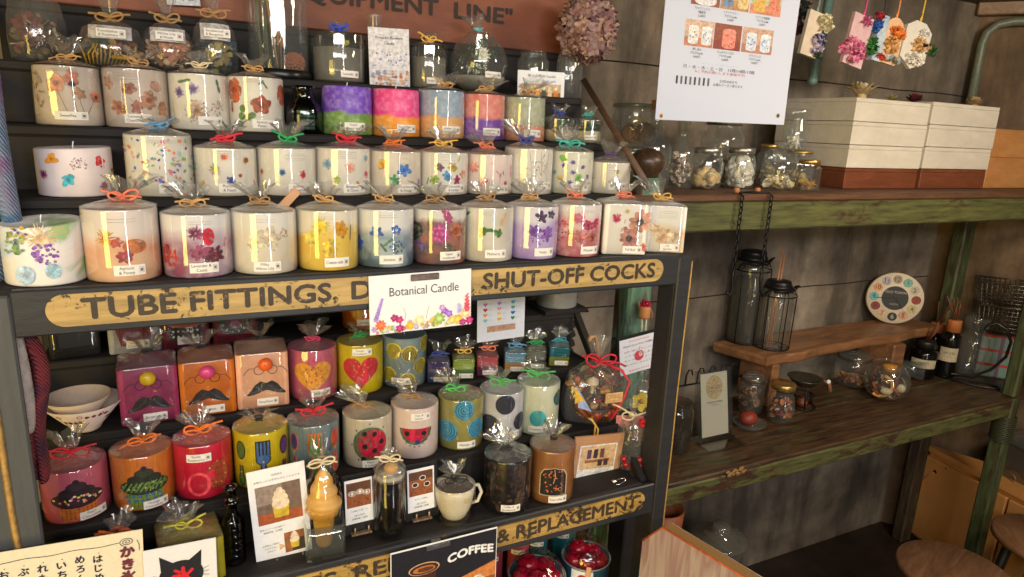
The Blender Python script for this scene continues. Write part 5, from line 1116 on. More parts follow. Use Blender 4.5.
# --- third step
for i, (bx, m, nose, sh, st, tie_, lb) in enumerate((((120, 180, 368, 423), MAG, (212, 174, 40), 0.0, ['Bergamot'], 'black', 'plum square candle with round glasses, a yellow nose and a black moustache'),
                                  ((180, 236, 362, 414), ORG, (214, 70, 130), 0.0, ['Lemon'], 'black', 'orange square candle with round glasses, a pink nose and a black moustache'),
                                  ((234, 290, 354, 408), PCH, (226, 96, 40), 0.12, ['Ylang Rose'], 'black', 'peach square candle with round glasses, an orange nose and a black moustache'))):
    c = candle('L3', bx, m, lb, lambda d: moustache(d, nose, sh), tie_, st, (0.15, 0.12), square=True, name='moustache_candle', dname='moustache_and_glasses', flare=0.022, neck=0.014, w=0.074, face=0.6, tieopt=dict(size=0.006))
    nose_ball(c, 0.037, sh, c.children[0].dimensions.z * 0.55, nose)
candle('L3', (288, 338, 352, 402), ROS, 'rose candle with a big orange heart with red spots, tied with pink raffia', lambda d: (d.poly(0.0, 0.50, heart_poly(0.030), (232, 158, 54)), *[d.ell(0.42 * math.cos(i * 1.9) * (0.3 + 0.05 * i), 0.56 + 0.22 * math.sin(i * 1.9) * (0.3 + 0.06 * i), 0.0013, 0.0015, (196, 50, 50)) for i in range(15)]), 'pink', ['Damask Rose'], (0.30, 0.15), name='heart_candle', dname='applique', flare=0.024, lean=(0.1, 0))
candle('L3', (337, 383, 347, 395), YEL, 'yellow candle with a big red strawberry heart, tied with a green bow', lambda d: (d.poly(0.05, 0.48, heart_poly(0.030), (206, 40, 56)), *[d.ell(0.42 * math.cos(i * 1.9) * (0.3 + 0.05 * i), 0.52 + 0.2 * math.sin(i * 1.9) * (0.3 + 0.06 * i), 0.0010, 0.0010, (226, 176, 60)) for i in range(13)]), 'green', ['Lemon', 'Strawberry'], (0.1, 0.88), name='heart_candle', dname='applique', flare=0.018, tieopt=dict(size=0.012))
candle('L3', (381, 427, 340, 388), SLATE, 'slate grey candle covered with yellow and black scribbled circles', lambda d: [spiral_disc(d, u, v, 0.0115, (206, 186, 40), (44, 44, 44), 3, 0.0011) for u, v in ((-0.65, 0.25), (-0.45, 0.75), (0.25, 0.70), (0.15, 0.15), (0.72, 0.42), (0.9, 0.85))], None, ['Geranium', 'Lemon'], (-0.15, 0.14), name='circle_candle', dname='appliques')
cello(bpy.context.scene.objects[-1] if False else [o for o in COL.objects if o.name.startswith('circle_candle')][-1], 0.0373, 0.062, 401, False, (0, 0), 0.003, 0.010, 0.006)
MINI = [((425, 450, 358, 381), (70, 56, 110), (40, 60, 96), 'navy', 'purple', ['Lavender']), ((449, 476, 353, 378), (150, 170, 50), (70, 110, 60), 'yellow', 'lime green', ['Lemongrass']), ((472, 500, 350, 375), (190, 74, 84), (110, 44, 70), 'coral', 'rose red and plum', ['Rose mint']),
        ((500, 527, 348, 371), (110, 160, 186), (190, 140, 84), 'blue', 'sky blue and amber', ['Sea amber']), ((522, 546, 345, 367), (104, 108, 92), (44, 48, 56), 'green', 'grey and charcoal', ['Vetiver']), ((545, 570, 341, 364), (30, 110, 124), (140, 140, 50), 'skyteal', 'deep teal and olive', ['Cypress'])]
for i, (bx, a_, b_, ti, nm, st) in enumerate(MINI):
    Yc = TY[2] + 0.03; p0 = PY((bx[0] + bx[1]) / 2, bx[3], Yc); wd = min(0.0385, PY(bx[1], bx[3], Yc).x - PY(bx[0], bx[3], Yc).x - 0.001); z0 = TL[2]
    root = thing('mini_candle', '%s ribbed mini block candle in a bag with a %s tie' % (nm, {'navy': 'navy', 'yellow': 'yellow', 'coral': 'coral', 'blue': 'blue', 'green': 'green', 'skyteal': 'teal'}[ti]), 'candle', (p0.x, Yc, z0), -math.atan2(p0.x, Yc) * 0.8)
    mb = MB(); n = 8
    for k in range(n):
        mb.box((0.0006 * (k % 2), 0, 0.0022 + k * 0.0044), (wd * (0.93 + 0.04 * (k % 2)), wd * (0.93 + 0.04 * (k % 2)), 0.0043), 0 if k > 3 else 1, 0.0009)
    mb.build('wax_body', [wax('mini wax %d' % i, a_), wax('mini wax base %d' % i, b_)], root)
    c = cello(root, wd / 2, 0.036, 500 + i, True, (0.1, -0.1), 0.020, 0.012, 0.016); bow(root, c, TIE[ti], 0.012, 60 + i, 0.0011)
    sticker(root, flat(-wd / 2 - 0.001), st, 0.004, 0.008, 0.024, 0.008, 0.0014)
# --- second step
candle('L2', (42, 114, 472, 531), ROS, 'rose candle with a dark dotted three tiered cupcake in an orange case', lambda d: cupcake(d, (222, 120, 50), (54, 30, 44), [(226, 200, 80), (216, 100, 120), (236, 214, 190)], K), 'red', ['Peach', 'Chocolate'], (0.42, 0.12), name='cupcake_candle', dname='applique', flare=0.030, neck=0.012, tieopt=dict(size=0.022, th=0.0013), stick=(0.032, 0.011), lean=(-0.1, 0))
candle('L2', (113, 177, 458, 513), wax('amber orange wax', (214, 124, 50), (196, 104, 40)), 'amber candle with a striped cupcake in a green dotted case', lambda d: (cupcake(d, (128, 150, 50), (44, 50, 30), [(120, 150, 70), (150, 170, 80), (90, 120, 60)], (40, 50, 40), True, True), [d.ell(-0.55 + 0.19 * (i % 6) + 0.05 * (i // 6), 0.30 - 0.09 * (i // 6), 0.0020, 0.0022, (50, 100, 150)) for i in range(12)]), 'orange', ['Orange', 'Chocolate'], (0.30, 0.10), name='cupcake_candle', dname='applique', flare=0.024, tieopt=dict(size=0.018, th=0.0014), lean=(0.2, 0))
candle('L2', (174, 235, 447, 500), CRM, 'crimson candle with a speckled ring doughnut, its sticker reading Vanilla Raspberry', lambda d: (d.ell(0.45, 0.42, 0.0165, 0.0195, (186, 74, 48)), [d.ell(0.45 + 0.36 * math.cos(i * 2.4) * math.sqrt(i / 26), 0.42 + 0.30 * math.sin(i * 2.4) * math.sqrt(i / 26), 0.0011, 0.0012, [(96, 60, 40), (226, 190, 80), (110, 130, 60)][i % 3]) for i in range(4, 26)], d.ell(0.25, 0.46, 0.0055, 0.0065, (206, 34, 60)), d.ring(-0.2, 0.3, 0.013, (226, 70, 80), 0.004, 1.2)), 'orange', ['Vanilla', 'Raspberry'], (-0.15, 0.80), name='doughnut_candle', dname='applique', flare=0.026, tieopt=dict(size=0.020, th=0.0015), lean=(-0.2, 0.1))
def cutlery(d, c1, c2, c3, out):
    for u, kind, c in ((-0.72, 'spoon', c1), (0.05, 'fork', c2), (0.78, 'spoon', c3)):
        for k, (o, cc) in enumerate(((0.0016, out), (0.0, c))):
            if kind == 'spoon':
                d.ell(u, 0.70, 0.0062 + o, 0.0125 + o, cc); x = [(-0.0026 - o, -0.024), (0.0026 + o, -0.024), (0.0018 + o, 0.0), (-0.0018 - o, 0.0)]; d.poly(u, 0.42, x, cc); d.ell(u, 0.16, 0.0042 + o, 0.009 + o, cc)
            else:
                d.poly(u, 0.35, [(-0.0034 - o, -0.024 - o), (0.0034 + o, -0.024 - o), (0.0022 + o, 0.010), (-0.0022 - o, 0.010)], cc); d.ell(u, 0.54, 0.0085 + o, 0.0070 + o, cc)
                for j in range(4): d.poly(u, 0.74, [((j - 1.5) * 0.0046 - 0.0014 - o, -0.012), ((j - 1.5) * 0.0046 + 0.0014 + o, -0.012), ((j - 1.5) * 0.0046 + 0.0012 + o, 0.010 + o), ((j - 1.5) * 0.0046 - 0.0012 - o, 0.010 + o)], cc)
        for j in range(4): d.ell(u, 0.5 - 0.1 * j, 0.0011, 0.0013, [(236, 200, 60), (190, 60, 80)][j % 2])
candle('L2', (234, 290, 435, 487), YEL, 'yellow candle with a blue fork between two green and purple spoons', lambda d: cutlery(d, (70, 120, 50), (60, 96, 150), (90, 50, 110), K), 'black', None, name='cutlery_candle', dname='appliques', flare=0.012, tieopt=dict(size=0.004))
candle('L2', (288, 340, 428, 479), SLATE, 'slate blue candle with purple and orange edged spoons behind the cone candle', lambda d: cutlery(d, (60, 50, 110), (70, 130, 60), (180, 70, 50), (214, 96, 50)), 'red', None, name='cutlery_candle', dname='appliques', flare=0.026, tieopt=dict(size=0.020, th=0.0016), lean=(0.1, 0))
candle('L2', (343, 392, 421, 470), LIN, 'cream candle with a round watermelon slice spotted like a ladybird, tied with jute', lambda d: (d.ell(0.12, 0.50, 0.0265, 0.0275, (96, 112, 84)), d.ell(0.2, 0.50, 0.0225, 0.0235, (206, 28, 64)), [d.ell(u, v, 0.0038, 0.0042, K) for u, v in ((-0.12, 0.72), (0.28, 0.70), (-0.10, 0.46), (0.28, 0.36), (-0.16, 0.20), (0.55, 0.52))], [d.ell(0.12 + 0.72 * math.cos(i * 0.8), 0.5 + 0.42 * math.sin(i * 0.8), 0.0012, 0.0014, (40, 60, 40)) for i in range(8)]), 'jute', ['Melon', '& Lemon'], (0.20, 0.10), name='watermelon_candle', dname='applique', flare=0.026, lean=(-0.7, -0.1), tieopt=dict(size=0.014))
candle('L2', (391, 438, 411, 460), wax('pinkish white wax', (236, 214, 204), (226, 200, 190)), 'white candle with a half watermelon slice, tied with jute', lambda d: (d.poly(0.05, 0.62, [(0.026 * math.cos(PI + PI * i / 20), 0.027 * math.sin(PI + PI * i / 20)) for i in range(21)], (90, 108, 84)), d.poly(0.05, 0.62, [(0.0215 * math.cos(PI + PI * i / 20), 0.0225 * math.sin(PI + PI * i / 20)) for i in range(21)], (206, 30, 64)), d.ell(-0.3, 0.52, 0.0040, 0.0042, K), d.ell(0.38, 0.52, 0.0040, 0.0042, K), d.fl(0.12, 0.36, 0.004, 5, (50, 60, 130), None, 0.4), [d.ell(0.05 + 0.62 * math.cos(PI + 0.3 * i), 0.62 + 0.36 * math.sin(PI + 0.3 * i), 0.0011, 0.0012, (40, 60, 40)) for i in range(1, 11)]), 'jute', ['Yuzu &', 'Lemon'], (0.25, 0.86), name='watermelon_candle', dname='applique', flare=0.022, lean=(-0.5, -0.1), tieopt=dict(size=0.014))
SC_T = (50, 150, 180)
candle('L2', (437, 483, 403, 452), LBLU, 'olive candle with three turquoise scribbled circles, tied with a lime bow', lambda d: [spiral_disc(d, u, v, R_, (84, 160, 190), (26, 100, 140), 3, 0.0010) for u, v, R_ in ((0.18, 0.82, 0.0145), (-0.55, 0.38, 0.0155), (0.72, 0.42, 0.0145))], 'lime', ['Midnight'], (0.30, 0.12), name='circle_candle', dname='appliques', flare=0.026, lean=(-0.8, -0.1), tieopt=dict(size=0.016, th=0.0013))
candle('L2', (480, 521, 397, 446), GRYW, 'grey white candle with charcoal scribbled circles, tied with a lime bow', lambda d: [spiral_disc(d, u, v, R_, (52, 56, 76), (26, 28, 40), 3, 0.0010) for u, v, R_ in ((0.2, 0.80, 0.0145), (-0.5, 0.34, 0.0165), (0.85, 0.40, 0.013))], 'lime', ['Woods', 'Lime'], (0.50, 0.16), name='circle_candle', dname='appliques', flare=0.022, lean=(-0.3, -0.1), tieopt=dict(size=0.017, th=0.0013))
candle('L2', (517, 557, 389, 438), MINT, 'mint white candle with a turquoise scribbled circle, tied with a lime bow', lambda d: [spiral_disc(d, u, v, R_, f_, l_, 3, 0.0010) for u, v, R_, f_, l_ in ((0.05, 0.36, 0.0125, (80, 190, 190), (20, 130, 140)), (-0.9, 0.70, 0.0125, (120, 180, 160), (30, 100, 90)), (0.92, 0.72, 0.012, (60, 110, 110), (30, 70, 76)))], 'lime', ['Eucalyptus'], (0.05, 0.14), name='circle_candle', dname='appliques', flare=0.022, lean=(-0.3, -0.1), tieopt=dict(size=0.020, th=0.0013))
# --- cellophane gift basket
Yc = TY[1] + 0.046; cc = PY(594, 400, Yc); z0 = TL[1]
root = thing('gift_bag', 'big clear gift bag of spices and dried fruit tied with red cord', 'gift bag', (cc.x, Yc, z0), -0.1)
MB().lathe([(0.001, 0.001), (0.036, 0.001), (0.042, 0.03), (0.040, 0.031), (0.033, 0.01), (0.001, 0.006)], 28).build('basket', wood('dark basket', (40, 24, 16), (84, 54, 34), 0, 20), root)
petal_heap(root, 'dried_spices', 0, 0, 0.060, 0.050, 0.034, 0.042, [(136, 52, 40), (176, 84, 44), (96, 60, 42), (196, 146, 76), (110, 104, 60), (160, 44, 48), (206, 170, 110), (70, 44, 38)], 190, 0.013, 91, ('petal', 'ball', 'twig', 'cup'), (4, 3, 3, 2), 0.55)
mb = MB(); g = random.Random(2)
for k in range(70):
    a_ = g.uniform(-2.6, -0.5); x, y = 0.042 * math.cos(a_), 0.036 * math.sin(a_)
    mb.tube([(x, y, 0.008 + g.uniform(0, 0.012)), (x + g.uniform(-0.01, 0.01), y - 0.004, 0.016 + g.uniform(0, 0.012)), (x + g.uniform(-0.016, 0.016), y, 0.010 + g.uniform(0, 0.016))], 0.0007, 4)
mb.build('straw', C((196, 150, 60)), root)
for q_ in ([(-0.050, -0.024, 0.040), (-0.03, -0.036, 0.016)], [(-0.044, -0.028, 0.044), (-0.022, -0.038, 0.022)]): MB().tube(q_, 0.0045, 8).build('cinnamon_stick', wood('cinnamon', (110, 50, 26), (156, 84, 46), 0, 20), root)
mb = MB()
for s_, (x, z) in enumerate(((0.028, 0.026), (0.012, 0.014), (-0.01, 0.012))): mb.sphere((x, -0.031, z + 0.006), 0.0105, 0, 12, jit=0.03)
mb.build('dried_fruit', C((150, 50, 30), 0.4), root)
mb = MB().lathe([(0.003, 0), (0.0035, 0.016), (0.011, 0.018), (0.010, 0.026), (0.001, 0.031)], 14, (-0.022, -0.030, 0.060)); mb.build('mushroom', C((206, 190, 166)), root)
mb = MB().add([(-0.050, -0.024, 0.074), (-0.026, -0.042, 0.030), (-0.050, -0.036, 0.038)], [(0, 1, 2)], 0, False).add([(-0.052, -0.025, 0.070), (-0.040, -0.038, 0.052), (-0.055, -0.032, 0.044)], [(0, 1, 2)], 1, False); mb.build('paper_corner', [C((160, 176, 206)), C((228, 176, 40))], root)
pouch(root, 0.130, 0.076, 0.112, 44, 0.040)
mb = MB().tube([(0.002, 0.0, 0.100), (-0.004, -0.004, 0.140), (-0.012, -0.008, 0.158), (-0.022, -0.010, 0.158), (-0.024, -0.010, 0.150)], [0.003, 0.0032, 0.0034, 0.004, 0.003], 8); mb.build('twig_handle', wood('pale twig', (150, 110, 76), (196, 156, 116), 2, 20), root)
bow(root, V((0, 0, 0.1105)), TIE['red'], 0.034, 5, 0.0019, 0.0085)
mb = MB().tube([(0.006, -0.011, 0.109), (0.034, -0.030, 0.098), (0.048, -0.038, 0.078), (0.036, -0.046, 0.056), (0.022, -0.048, 0.030), (0.012, -0.046, 0.014)], 0.0022, 6, flat=1.4); mb.build('ribbon_tail', TIE['red'], root)
mb = MB().box((0.012, -0.050, 0.056), (0.034, 0.001, 0.019), 0, 0.0004); mp = flat(-0.0506); p = Pal(); p(C((206, 164, 110)))
mb.mi = [0] * len(mb.mi); stamp(mb, mp, 0.012, 0.056, 0.028, 0.012, p((110, 70, 44)), 0.0003, lines=3); mb.build('kraft_tag', p.l, root)

# --- first step: things standing along the lower lettered rail
Z1 = TL[0]
# yellow green block candle behind the cat card
c = candle('L1', (158, 222, 520, 585), wax('olive yellow wax', (170, 158, 40), (150, 140, 30)), 'olive yellow square candle tied with a lemon bow behind the cat card', None, 'lemon', square=True, rot=0.12, w=0.074, h=0.060, dy=0.02, name='block_candle', flare=0.026, neck=0.012, lean=(-0.2, -0.1), tieopt=dict(size=0.017, th=0.0013))
x1 = PY(113, 512, 0.845).x
root = thing('raffia_bag', 'small clear bag bound with orange raffia, just showing above the handwritten card', 'candle', (x1, 0.845, Z1), 0)
wax_body(root, 0.022, 0.074, wax('amber block wax', (190, 120, 60), (170, 100, 46)), wick=False)
c = cello(root, 0.022, 0.074, 611, False, (0.2, -0.1), 0.024, 0.010, 0.015); bow(root, c, C((214, 100, 34)), 0.016, 8, 0.0022, 0.006, 'raffia_tie', 3, 3)
# dark ribbed bottle
Yc = 0.853; a, b = PY(223, 560, Yc), PY(247, 560, Yc); r = (b.x - a.x) / 2 * cosp(a, b)
root = thing('ribbed_bottle', 'slim dark green ribbed bottle standing beside the card with the photo of a cone candle', 'bottle', ((a.x + b.x) / 2, Yc, Z1))
hb = PY(234, 486, Yc).z - Z1
prof = [(0.001, 0.0)] + [(r * (0.97 + 0.035 * math.sin(k * 1.57)), 0.002 + hb * 0.52 * k / 24) for k in range(25)] + [(r * 0.8, hb * 0.58), (r * 0.46, hb * 0.66), (r * 0.44, hb * 0.78), (r * 0.60, hb * 0.785), (r * 0.60, hb * 0.82), (r * 0.44, hb * 0.825), (r * 0.44, hb * 0.96), (r * 0.56, hb * 0.965), (r * 0.56, hb), (r * 0.4, hb)]
MB().lathe(prof, 28).build('glass', M_GLASSD, root)
MB().lathe([(0.001, 0.001), (r * 0.88, 0.002), (r * 0.88, hb * 0.5), (0.001, hb * 0.5)], 20).build('contents', C((18, 34, 36), 0.3), root)
# photo cards on little easels
def draw_cone_card(mb, mp, w, h, p):
    ink = (96, 92, 90)
    text(mb, mp, '大好評の', 0, h * 0.93, 0.0036, p(ink), 0.0005); text(mb, mp, '本物そっくり手作りキャンドルです', 0, h * 0.885, 0.0036, p(ink), 0.0005, width=w * 0.8)
    y = h * 0.655; rect(mb, mp, 0, y, w * 0.78, h * 0.37, p((120, 98, 84)), 0.0004); rect(mb, mp, 0, h * 0.52, w * 0.78, h * 0.10, p((168, 84, 46)), 0.0005); rect(mb, mp, -w * 0.16, h * 0.75, w * 0.46, h * 0.18, p((150, 132, 120)), 0.0005)
    for (dx, dy, sc, m_) in ((0.02, 0.60, 1.0, 1), (0.20, 0.235, 0.55, 1)):
        if sc < 1: rect(mb, mp, w * 0.2, h * 0.245, w * 0.36, h * 0.20, p((156, 96, 60)), 0.0004); rect(mb, mp, w * 0.26, h * 0.21, w * 0.22, h * 0.12, p((70, 60, 44)), 0.0005)
        poly(mb, mp, [(-0.009 * sc, -0.010 * sc), (0.009 * sc, -0.010 * sc), (0.011 * sc, 0.010 * sc), (-0.011 * sc, 0.010 * sc)], dx * w, (dy - 0.02) * h, p((206, 176, 50)), 0.0007)
        for k, (yy, rr) in enumerate(((0.010, 0.0115), (0.018, 0.010), (0.025, 0.0075), (0.031, 0.004))): star(mb, mp, dx * w, (dy) * h + (yy - 0.002) * sc, rr * sc, p((232, 208, 180)), 0.0009 + 0.0001 * k, 16, 1, 0.75)
    blurb(mb, mp, p, -w * 0.16, h * 0.42, w * 0.7, ['美味しいアイスの香りで', '燃焼時間　三時間'], 0.0030, ink)
    blurb(mb, mp, p, -w * 0.22, h * 0.26, w * 0.4, ['お客様のご希望で', 'お好きな色に', '出来ます'], 0.0028, (120, 116, 112))
    poly(mb, mp, [(-0.004, -0.005), (0.004, 0), (-0.004, 0.005)], -w * 0.02, h * 0.22, p((222, 170, 110)), 0.0006)
r_, w_, h_ = paper('photo_card', 'white card with photos of an ice cream cone candle beside the dark ribbed bottle', 'card', (236, 476), (295, 463), (258, 575), 0.842, draw_cone_card)
def easel(root, w, x=0.0):
    mb = MB()
    for s_ in (-1, 1): mb.tube([(x + s_ * w, 0.02, 0.006), (x + s_ * w, -0.008, 0.004), (x + s_ * w, -0.010, 0.010), (x + s_ * w, -0.006, 0.020)], 0.0013, 6)
    mb.box((x, -0.006, 0.003), (w * 2.6, 0.006, 0.003), 0, 0.0006); mb.build('easel_clip', C((150, 136, 120), 0.35, 0.6), root)
easel(r_, 0.017, 0.006)
def draw_coffee_card(kind):
    def f(mb, mp, w, h, p):
        rect(mb, mp, 0, h * 0.66, w * 0.88, h * 0.56, p((150, 84, 46)), 0.0004); rect(mb, mp, 0, h * 0.84, w * 0.88, h * 0.18, p((96, 60, 40)), 0.0005)
        cs = ((-0.24, 0.70), (0.04, 0.72), (0.28, 0.68)) if kind == 0 else ((-0.22, 0.64), (0.06, 0.78), (0.22, 0.62))
        for i, (x, y) in enumerate(cs):
            star(mb, mp, x * w, y * h, 0.0052, p((232, 226, 216)), 0.0007 + 0.0001 * i, 20, 1, 0.8); star(mb, mp, x * w, y * h, 0.0040, p((60, 34, 24)), 0.00075 + 0.0001 * i, 18, 1, 0.8)
            if kind == 0: star(mb, mp, x * w, y * h, petal_rf(0.003, 4), p((232, 226, 216)), 0.0008 + 0.0001 * i, 16, 1)
        g = random.Random(kind)
        for k in range(14): star(mb, mp, g.uniform(-0.4, 0.4) * w, g.uniform(0.40, 0.56) * h, 0.0011, p((54, 30, 20)), 0.0007, 8, 1, 0.7)
        blurb(mb, mp, p, 0, h * 0.29, w, ['Coffeeフロート' if kind == 0 else 'キリィCoffee'], 0.0036, (60, 56, 56)); blurb(mb, mp, p, 0, h * 0.18, w, ['1個 2,200円', '燃焼時間 12時間'], 0.0031, (80, 76, 74))
    return f
for i, (tl, tr, bl, lb) in enumerate((((341, 483), (369, 477), (346, 526), 'small card with a photo of iced coffees, on the stand beside the cone candle'), ((405, 472), (432, 466), (408, 514), 'small card with a photo of three cups, on the stand beside the white cup'))):
    Yk = 0.848
    a_, b_, c_ = PY(*tl, Yk), PY(*tr, Yk), PY(*bl, Yk)
    root = thing('card_stand', ('black upright card stand behind the iced coffee glass', 'black upright card stand next to the white cup')[i], 'card stand', (c_.x + 0.022, Yk + 0.006, Z1))
    hz = a_.z - Z1 + 0.004
    MB().box((0, 0.002, hz / 2), (0.052, 0.004, hz), 0, 0.001, rot=(-0.04, 0, 0)).build('panel', C((30, 28, 28), 0.5), root)
    mb = MB()
    for s_ in (-1, 1): mb.tube([(s_ * 0.010, -0.002, 0.005), (s_ * 0.010, -0.010, 0.005), (s_ * 0.010, -0.011, 0.016)], 0.0015, 6)
    mb.box((0, -0.007, 0.004), (0.030, 0.008, 0.003), 0, 0.0006); mb.build('easel_clip', C((170, 140, 112), 0.35, 0.5), root)
    paper('price_card', lb, 'card', tl, tr, bl, Yk, draw_coffee_card(i))
# ice cream cone candle in a square glass
Yc = 0.836; a, b = PY(303, 545, Yc), PY(345, 535, Yc); xg = (a.x + b.x) / 2; gw = b.x - a.x - 0.004
root = thing('cone_candle', 'bagged ice cream cone candle standing in a small square glass', 'candle', (xg, Yc, Z1), -math.atan2(xg, Yc) * 0.5)
sq = pnorm(10)
MB().lathe([(0.001, 0.006), (gw / 2 * 0.9, 0.006), (gw / 2 * 0.93, 0.05), (gw / 2, 0.05, ), (gw / 2 * 0.99, 0.0), (0.001, 0.0)], 48, mod=lambda a_, w: (sq(a_), 0, 0)).build('square_glass', M_GLASS, root)
mb = MB().lathe([(0.001, 0.008), (0.0095, 0.008), (0.0105, 0.012), (0.0135, 0.040), (0.0145, 0.052), (0.020, 0.056), (0.0215, 0.062), (0.022, 0.066), (0.020, 0.068), (0.001, 0.068)], 36, mod=lambda a_, w: (1 + 0.03 * math.cos(12 * a_), 0, 0))
mb.build('cone', wax('wafer wax', (206, 154, 60), (184, 130, 44)), root)
mb = MB(); N = 300
pts = []
prof = []
vs = []; n = 28
for j in range(41):
    t_ = j / 40; z = 0.066 + 0.058 * t_; base = 0.0225 * (1 - t_) ** 0.62 + 0.0015
    for i in range(n):
        a_ = 2 * PI * i / n; q = base * (1 + 0.10 * math.sin(t_ * 20 + a_) * (1 - t_ * 0.4)) ; vs.append((q * math.cos(a_), q * math.sin(a_), z + 0.0015 * math.cos(a_)))
mb.add(vs, [(j * n + i, j * n + (i + 1) % n, (j + 1) * n + (i + 1) % n, (j + 1) * n + i) for j in range(40) for i in range(n)], 0, True)
mb.build('soft_cream', wax('vanilla wax', (240, 190, 110), (230, 172, 92)), root)
mb = MB(); stamp(mb, lambda s, t_, e: V((s, -0.0185 - e + 0.1 * (t_ - 0.1), t_)), 0.006, 0.100, 0.010, 0.010, 0, 0.0006, lines=3); mb.build('stamp', C((190, 150, 90)), root)
vs = []; N = 36; prof = [(0.0235, 0.051), (0.0245, 0.066), (0.0250, 0.082), (0.022, 0.105), (0.014, 0.122), (0.006, 0.132), (0.0045, 0.138), (0.010, 0.150), (0.017, 0.162)]
for k, (rr, z) in enumerate(prof):
    for i in range(N): a_ = 2 * PI * i / N; q = rr * (1 + (0.03 + 0.05 * max(0, k - 3)) * math.sin(8 * a_ + k)); vs.append((q * math.cos(a_), q * math.sin(a_), z))
MB().add(vs, [(j * N + i, j * N + (i + 1) % N, (j + 1) * N + (i + 1) % N, (j + 1) * N + i) for j in range(len(prof) - 1) for i in range(N)]).build('cellophane_wrap', thin_glass('soft shine', (248, 248, 246), 0.07, 0.4, 0.06, 0.4, 40), root)
bow(root, (0, 0, 0.138), TIE['cream'], 0.018, 9, 0.0013)
# iced coffee in a shot glass
Yc = 0.838; a, b = PY(373, 500, Yc), PY(406, 495, Yc); r = (b.x - a.x) / 2 * cosp(a, b) - 0.001; xg = (a.x + b.x) / 2
root = thing('coffee_glass_candle', 'black coffee candle with a cream ball on top in a bagged tall glass', 'candle', (xg, Yc, Z1), -math.atan2(xg, Yc))
hg = PY(390, 477, Yc - r).z - Z1
MB().lathe([(0.001, 0.0), (r * 0.80, 0.0), (r * 0.82, 0.008), (r, hg), (r * 0.96, hg + 0.0008), (r * 0.78, 0.011), (0.001, 0.010)], 32).build('glass', thin_glass('shot glass', (246, 248, 248), 0.06, 0.5), root)
MB().lathe([(0.001, 0.0112), (r * 0.77, 0.0112), (r * 0.93, hg * 0.86), (0.001, hg * 0.86)], 32).build('coffee_wax', C((22, 16, 16), 0.15), root)
MB().lathe([(0.001, hg * 0.862), (r * 0.93, hg * 0.862), (r * 0.95, hg * 0.95), (0.001, hg * 0.97)], 32).build('foam', C((214, 200, 186)), root)
MB().sphere((0.002, -0.002, hg * 1.02), 0.0105, 0, 16, (1, 1, 0.7)).build('cream_ball', wax('vanilla wax', (240, 190, 110)), root)
c = cello(root, r, hg * 1.0, 620, False, (0.0, 0), 0.010, 0.018, 0.011); bow(root, c, TIE['cream'], 0.017, 12, 0.0013)
# white cup candle
Yc = 0.845; a, b = PY(434, 490, Yc), PY(475, 482, Yc); r = (b.x - a.x) / 2 * cosp(a, b); xg = (a.x + b.x) / 2
root = thing('cup_candle', 'white coffee cup candle in a clear bag tied with a black cord', 'candle', (xg, Yc, Z1), -math.atan2(xg, Yc) + 0.25)
hg = PY(452, 496, Yc - r).z - Z1
MB().lathe([(0.001, 0.001), (r * 0.55, 0.0), (r * 0.62, 0.003), (r * 0.84, hg * 0.35), (r * 0.97, hg * 0.75), (r, hg), (r * 0.955, hg), (r * 0.9, hg * 0.75), (0.001, hg * 0.7)], 40).build('cup', C((232, 220, 190), 0.25, 0, 0.02), root)
MB().lathe([(0.001, hg * 0.88), (r * 0.94, hg * 0.88), (r * 0.94, hg * 0.86)], 32).build('coffee_wax', C((88, 58, 26), 0.35), root)
MB().tube([(r * 0.93, 0, hg * 0.86), (r * 1.20, 0, hg * 0.86), (r * 1.38, 0, hg * 0.62), (r * 1.20, 0, hg * 0.34), (r * 0.82, 0, hg * 0.30)], 0.0028, 8).build('handle', C((232, 220, 190), 0.25, 0, 0.02), root)
mb = MB(); p = Pal(); rect(mb, cyl(r * 0.985), 0.012, hg * 0.72, 0.008, 0.008, p((206, 186, 140)), 0.0012); frame(mb, cyl(r * 0.985), 0.012, hg * 0.72, 0.0055, 0.0055, 0.0005, p((150, 130, 90)), 0.0015); mb.build('stamp', p.l, root)
c = cello(root, r * 1.0, hg, 622, False, (-0.15, -0.1), 0.026, 0.010, 0.017); bow(root, c, TIE['black'], 0.017, 13, 0.0012)
candle('L1', (483, 530, 466, 521), C((30, 26, 28), 0.35), 'black candle studded with coffee beans in a shiny bag', lambda d: [d.ell(d.g.uniform(-0.95, 0.95), d.g.uniform(0.06, 0.95), 0.0034, 0.0024, d.g.choice([(54, 34, 26), (74, 46, 34), (40, 26, 22)]), d.g.uniform(0, 3)) for _ in range(70)], 'black', ['Coffee &', 'Sandalwood'], (0.20, 0.14), name='coffee_candle', dname='coffee_beans', flare=0.028, lean=(-0.4, -0.1), tieopt=dict(size=0.008), mello=thin_glass('shiny wrap', (246, 246, 246), 0.09, 0.6, 0.06, 0.8, 60, 2.5))
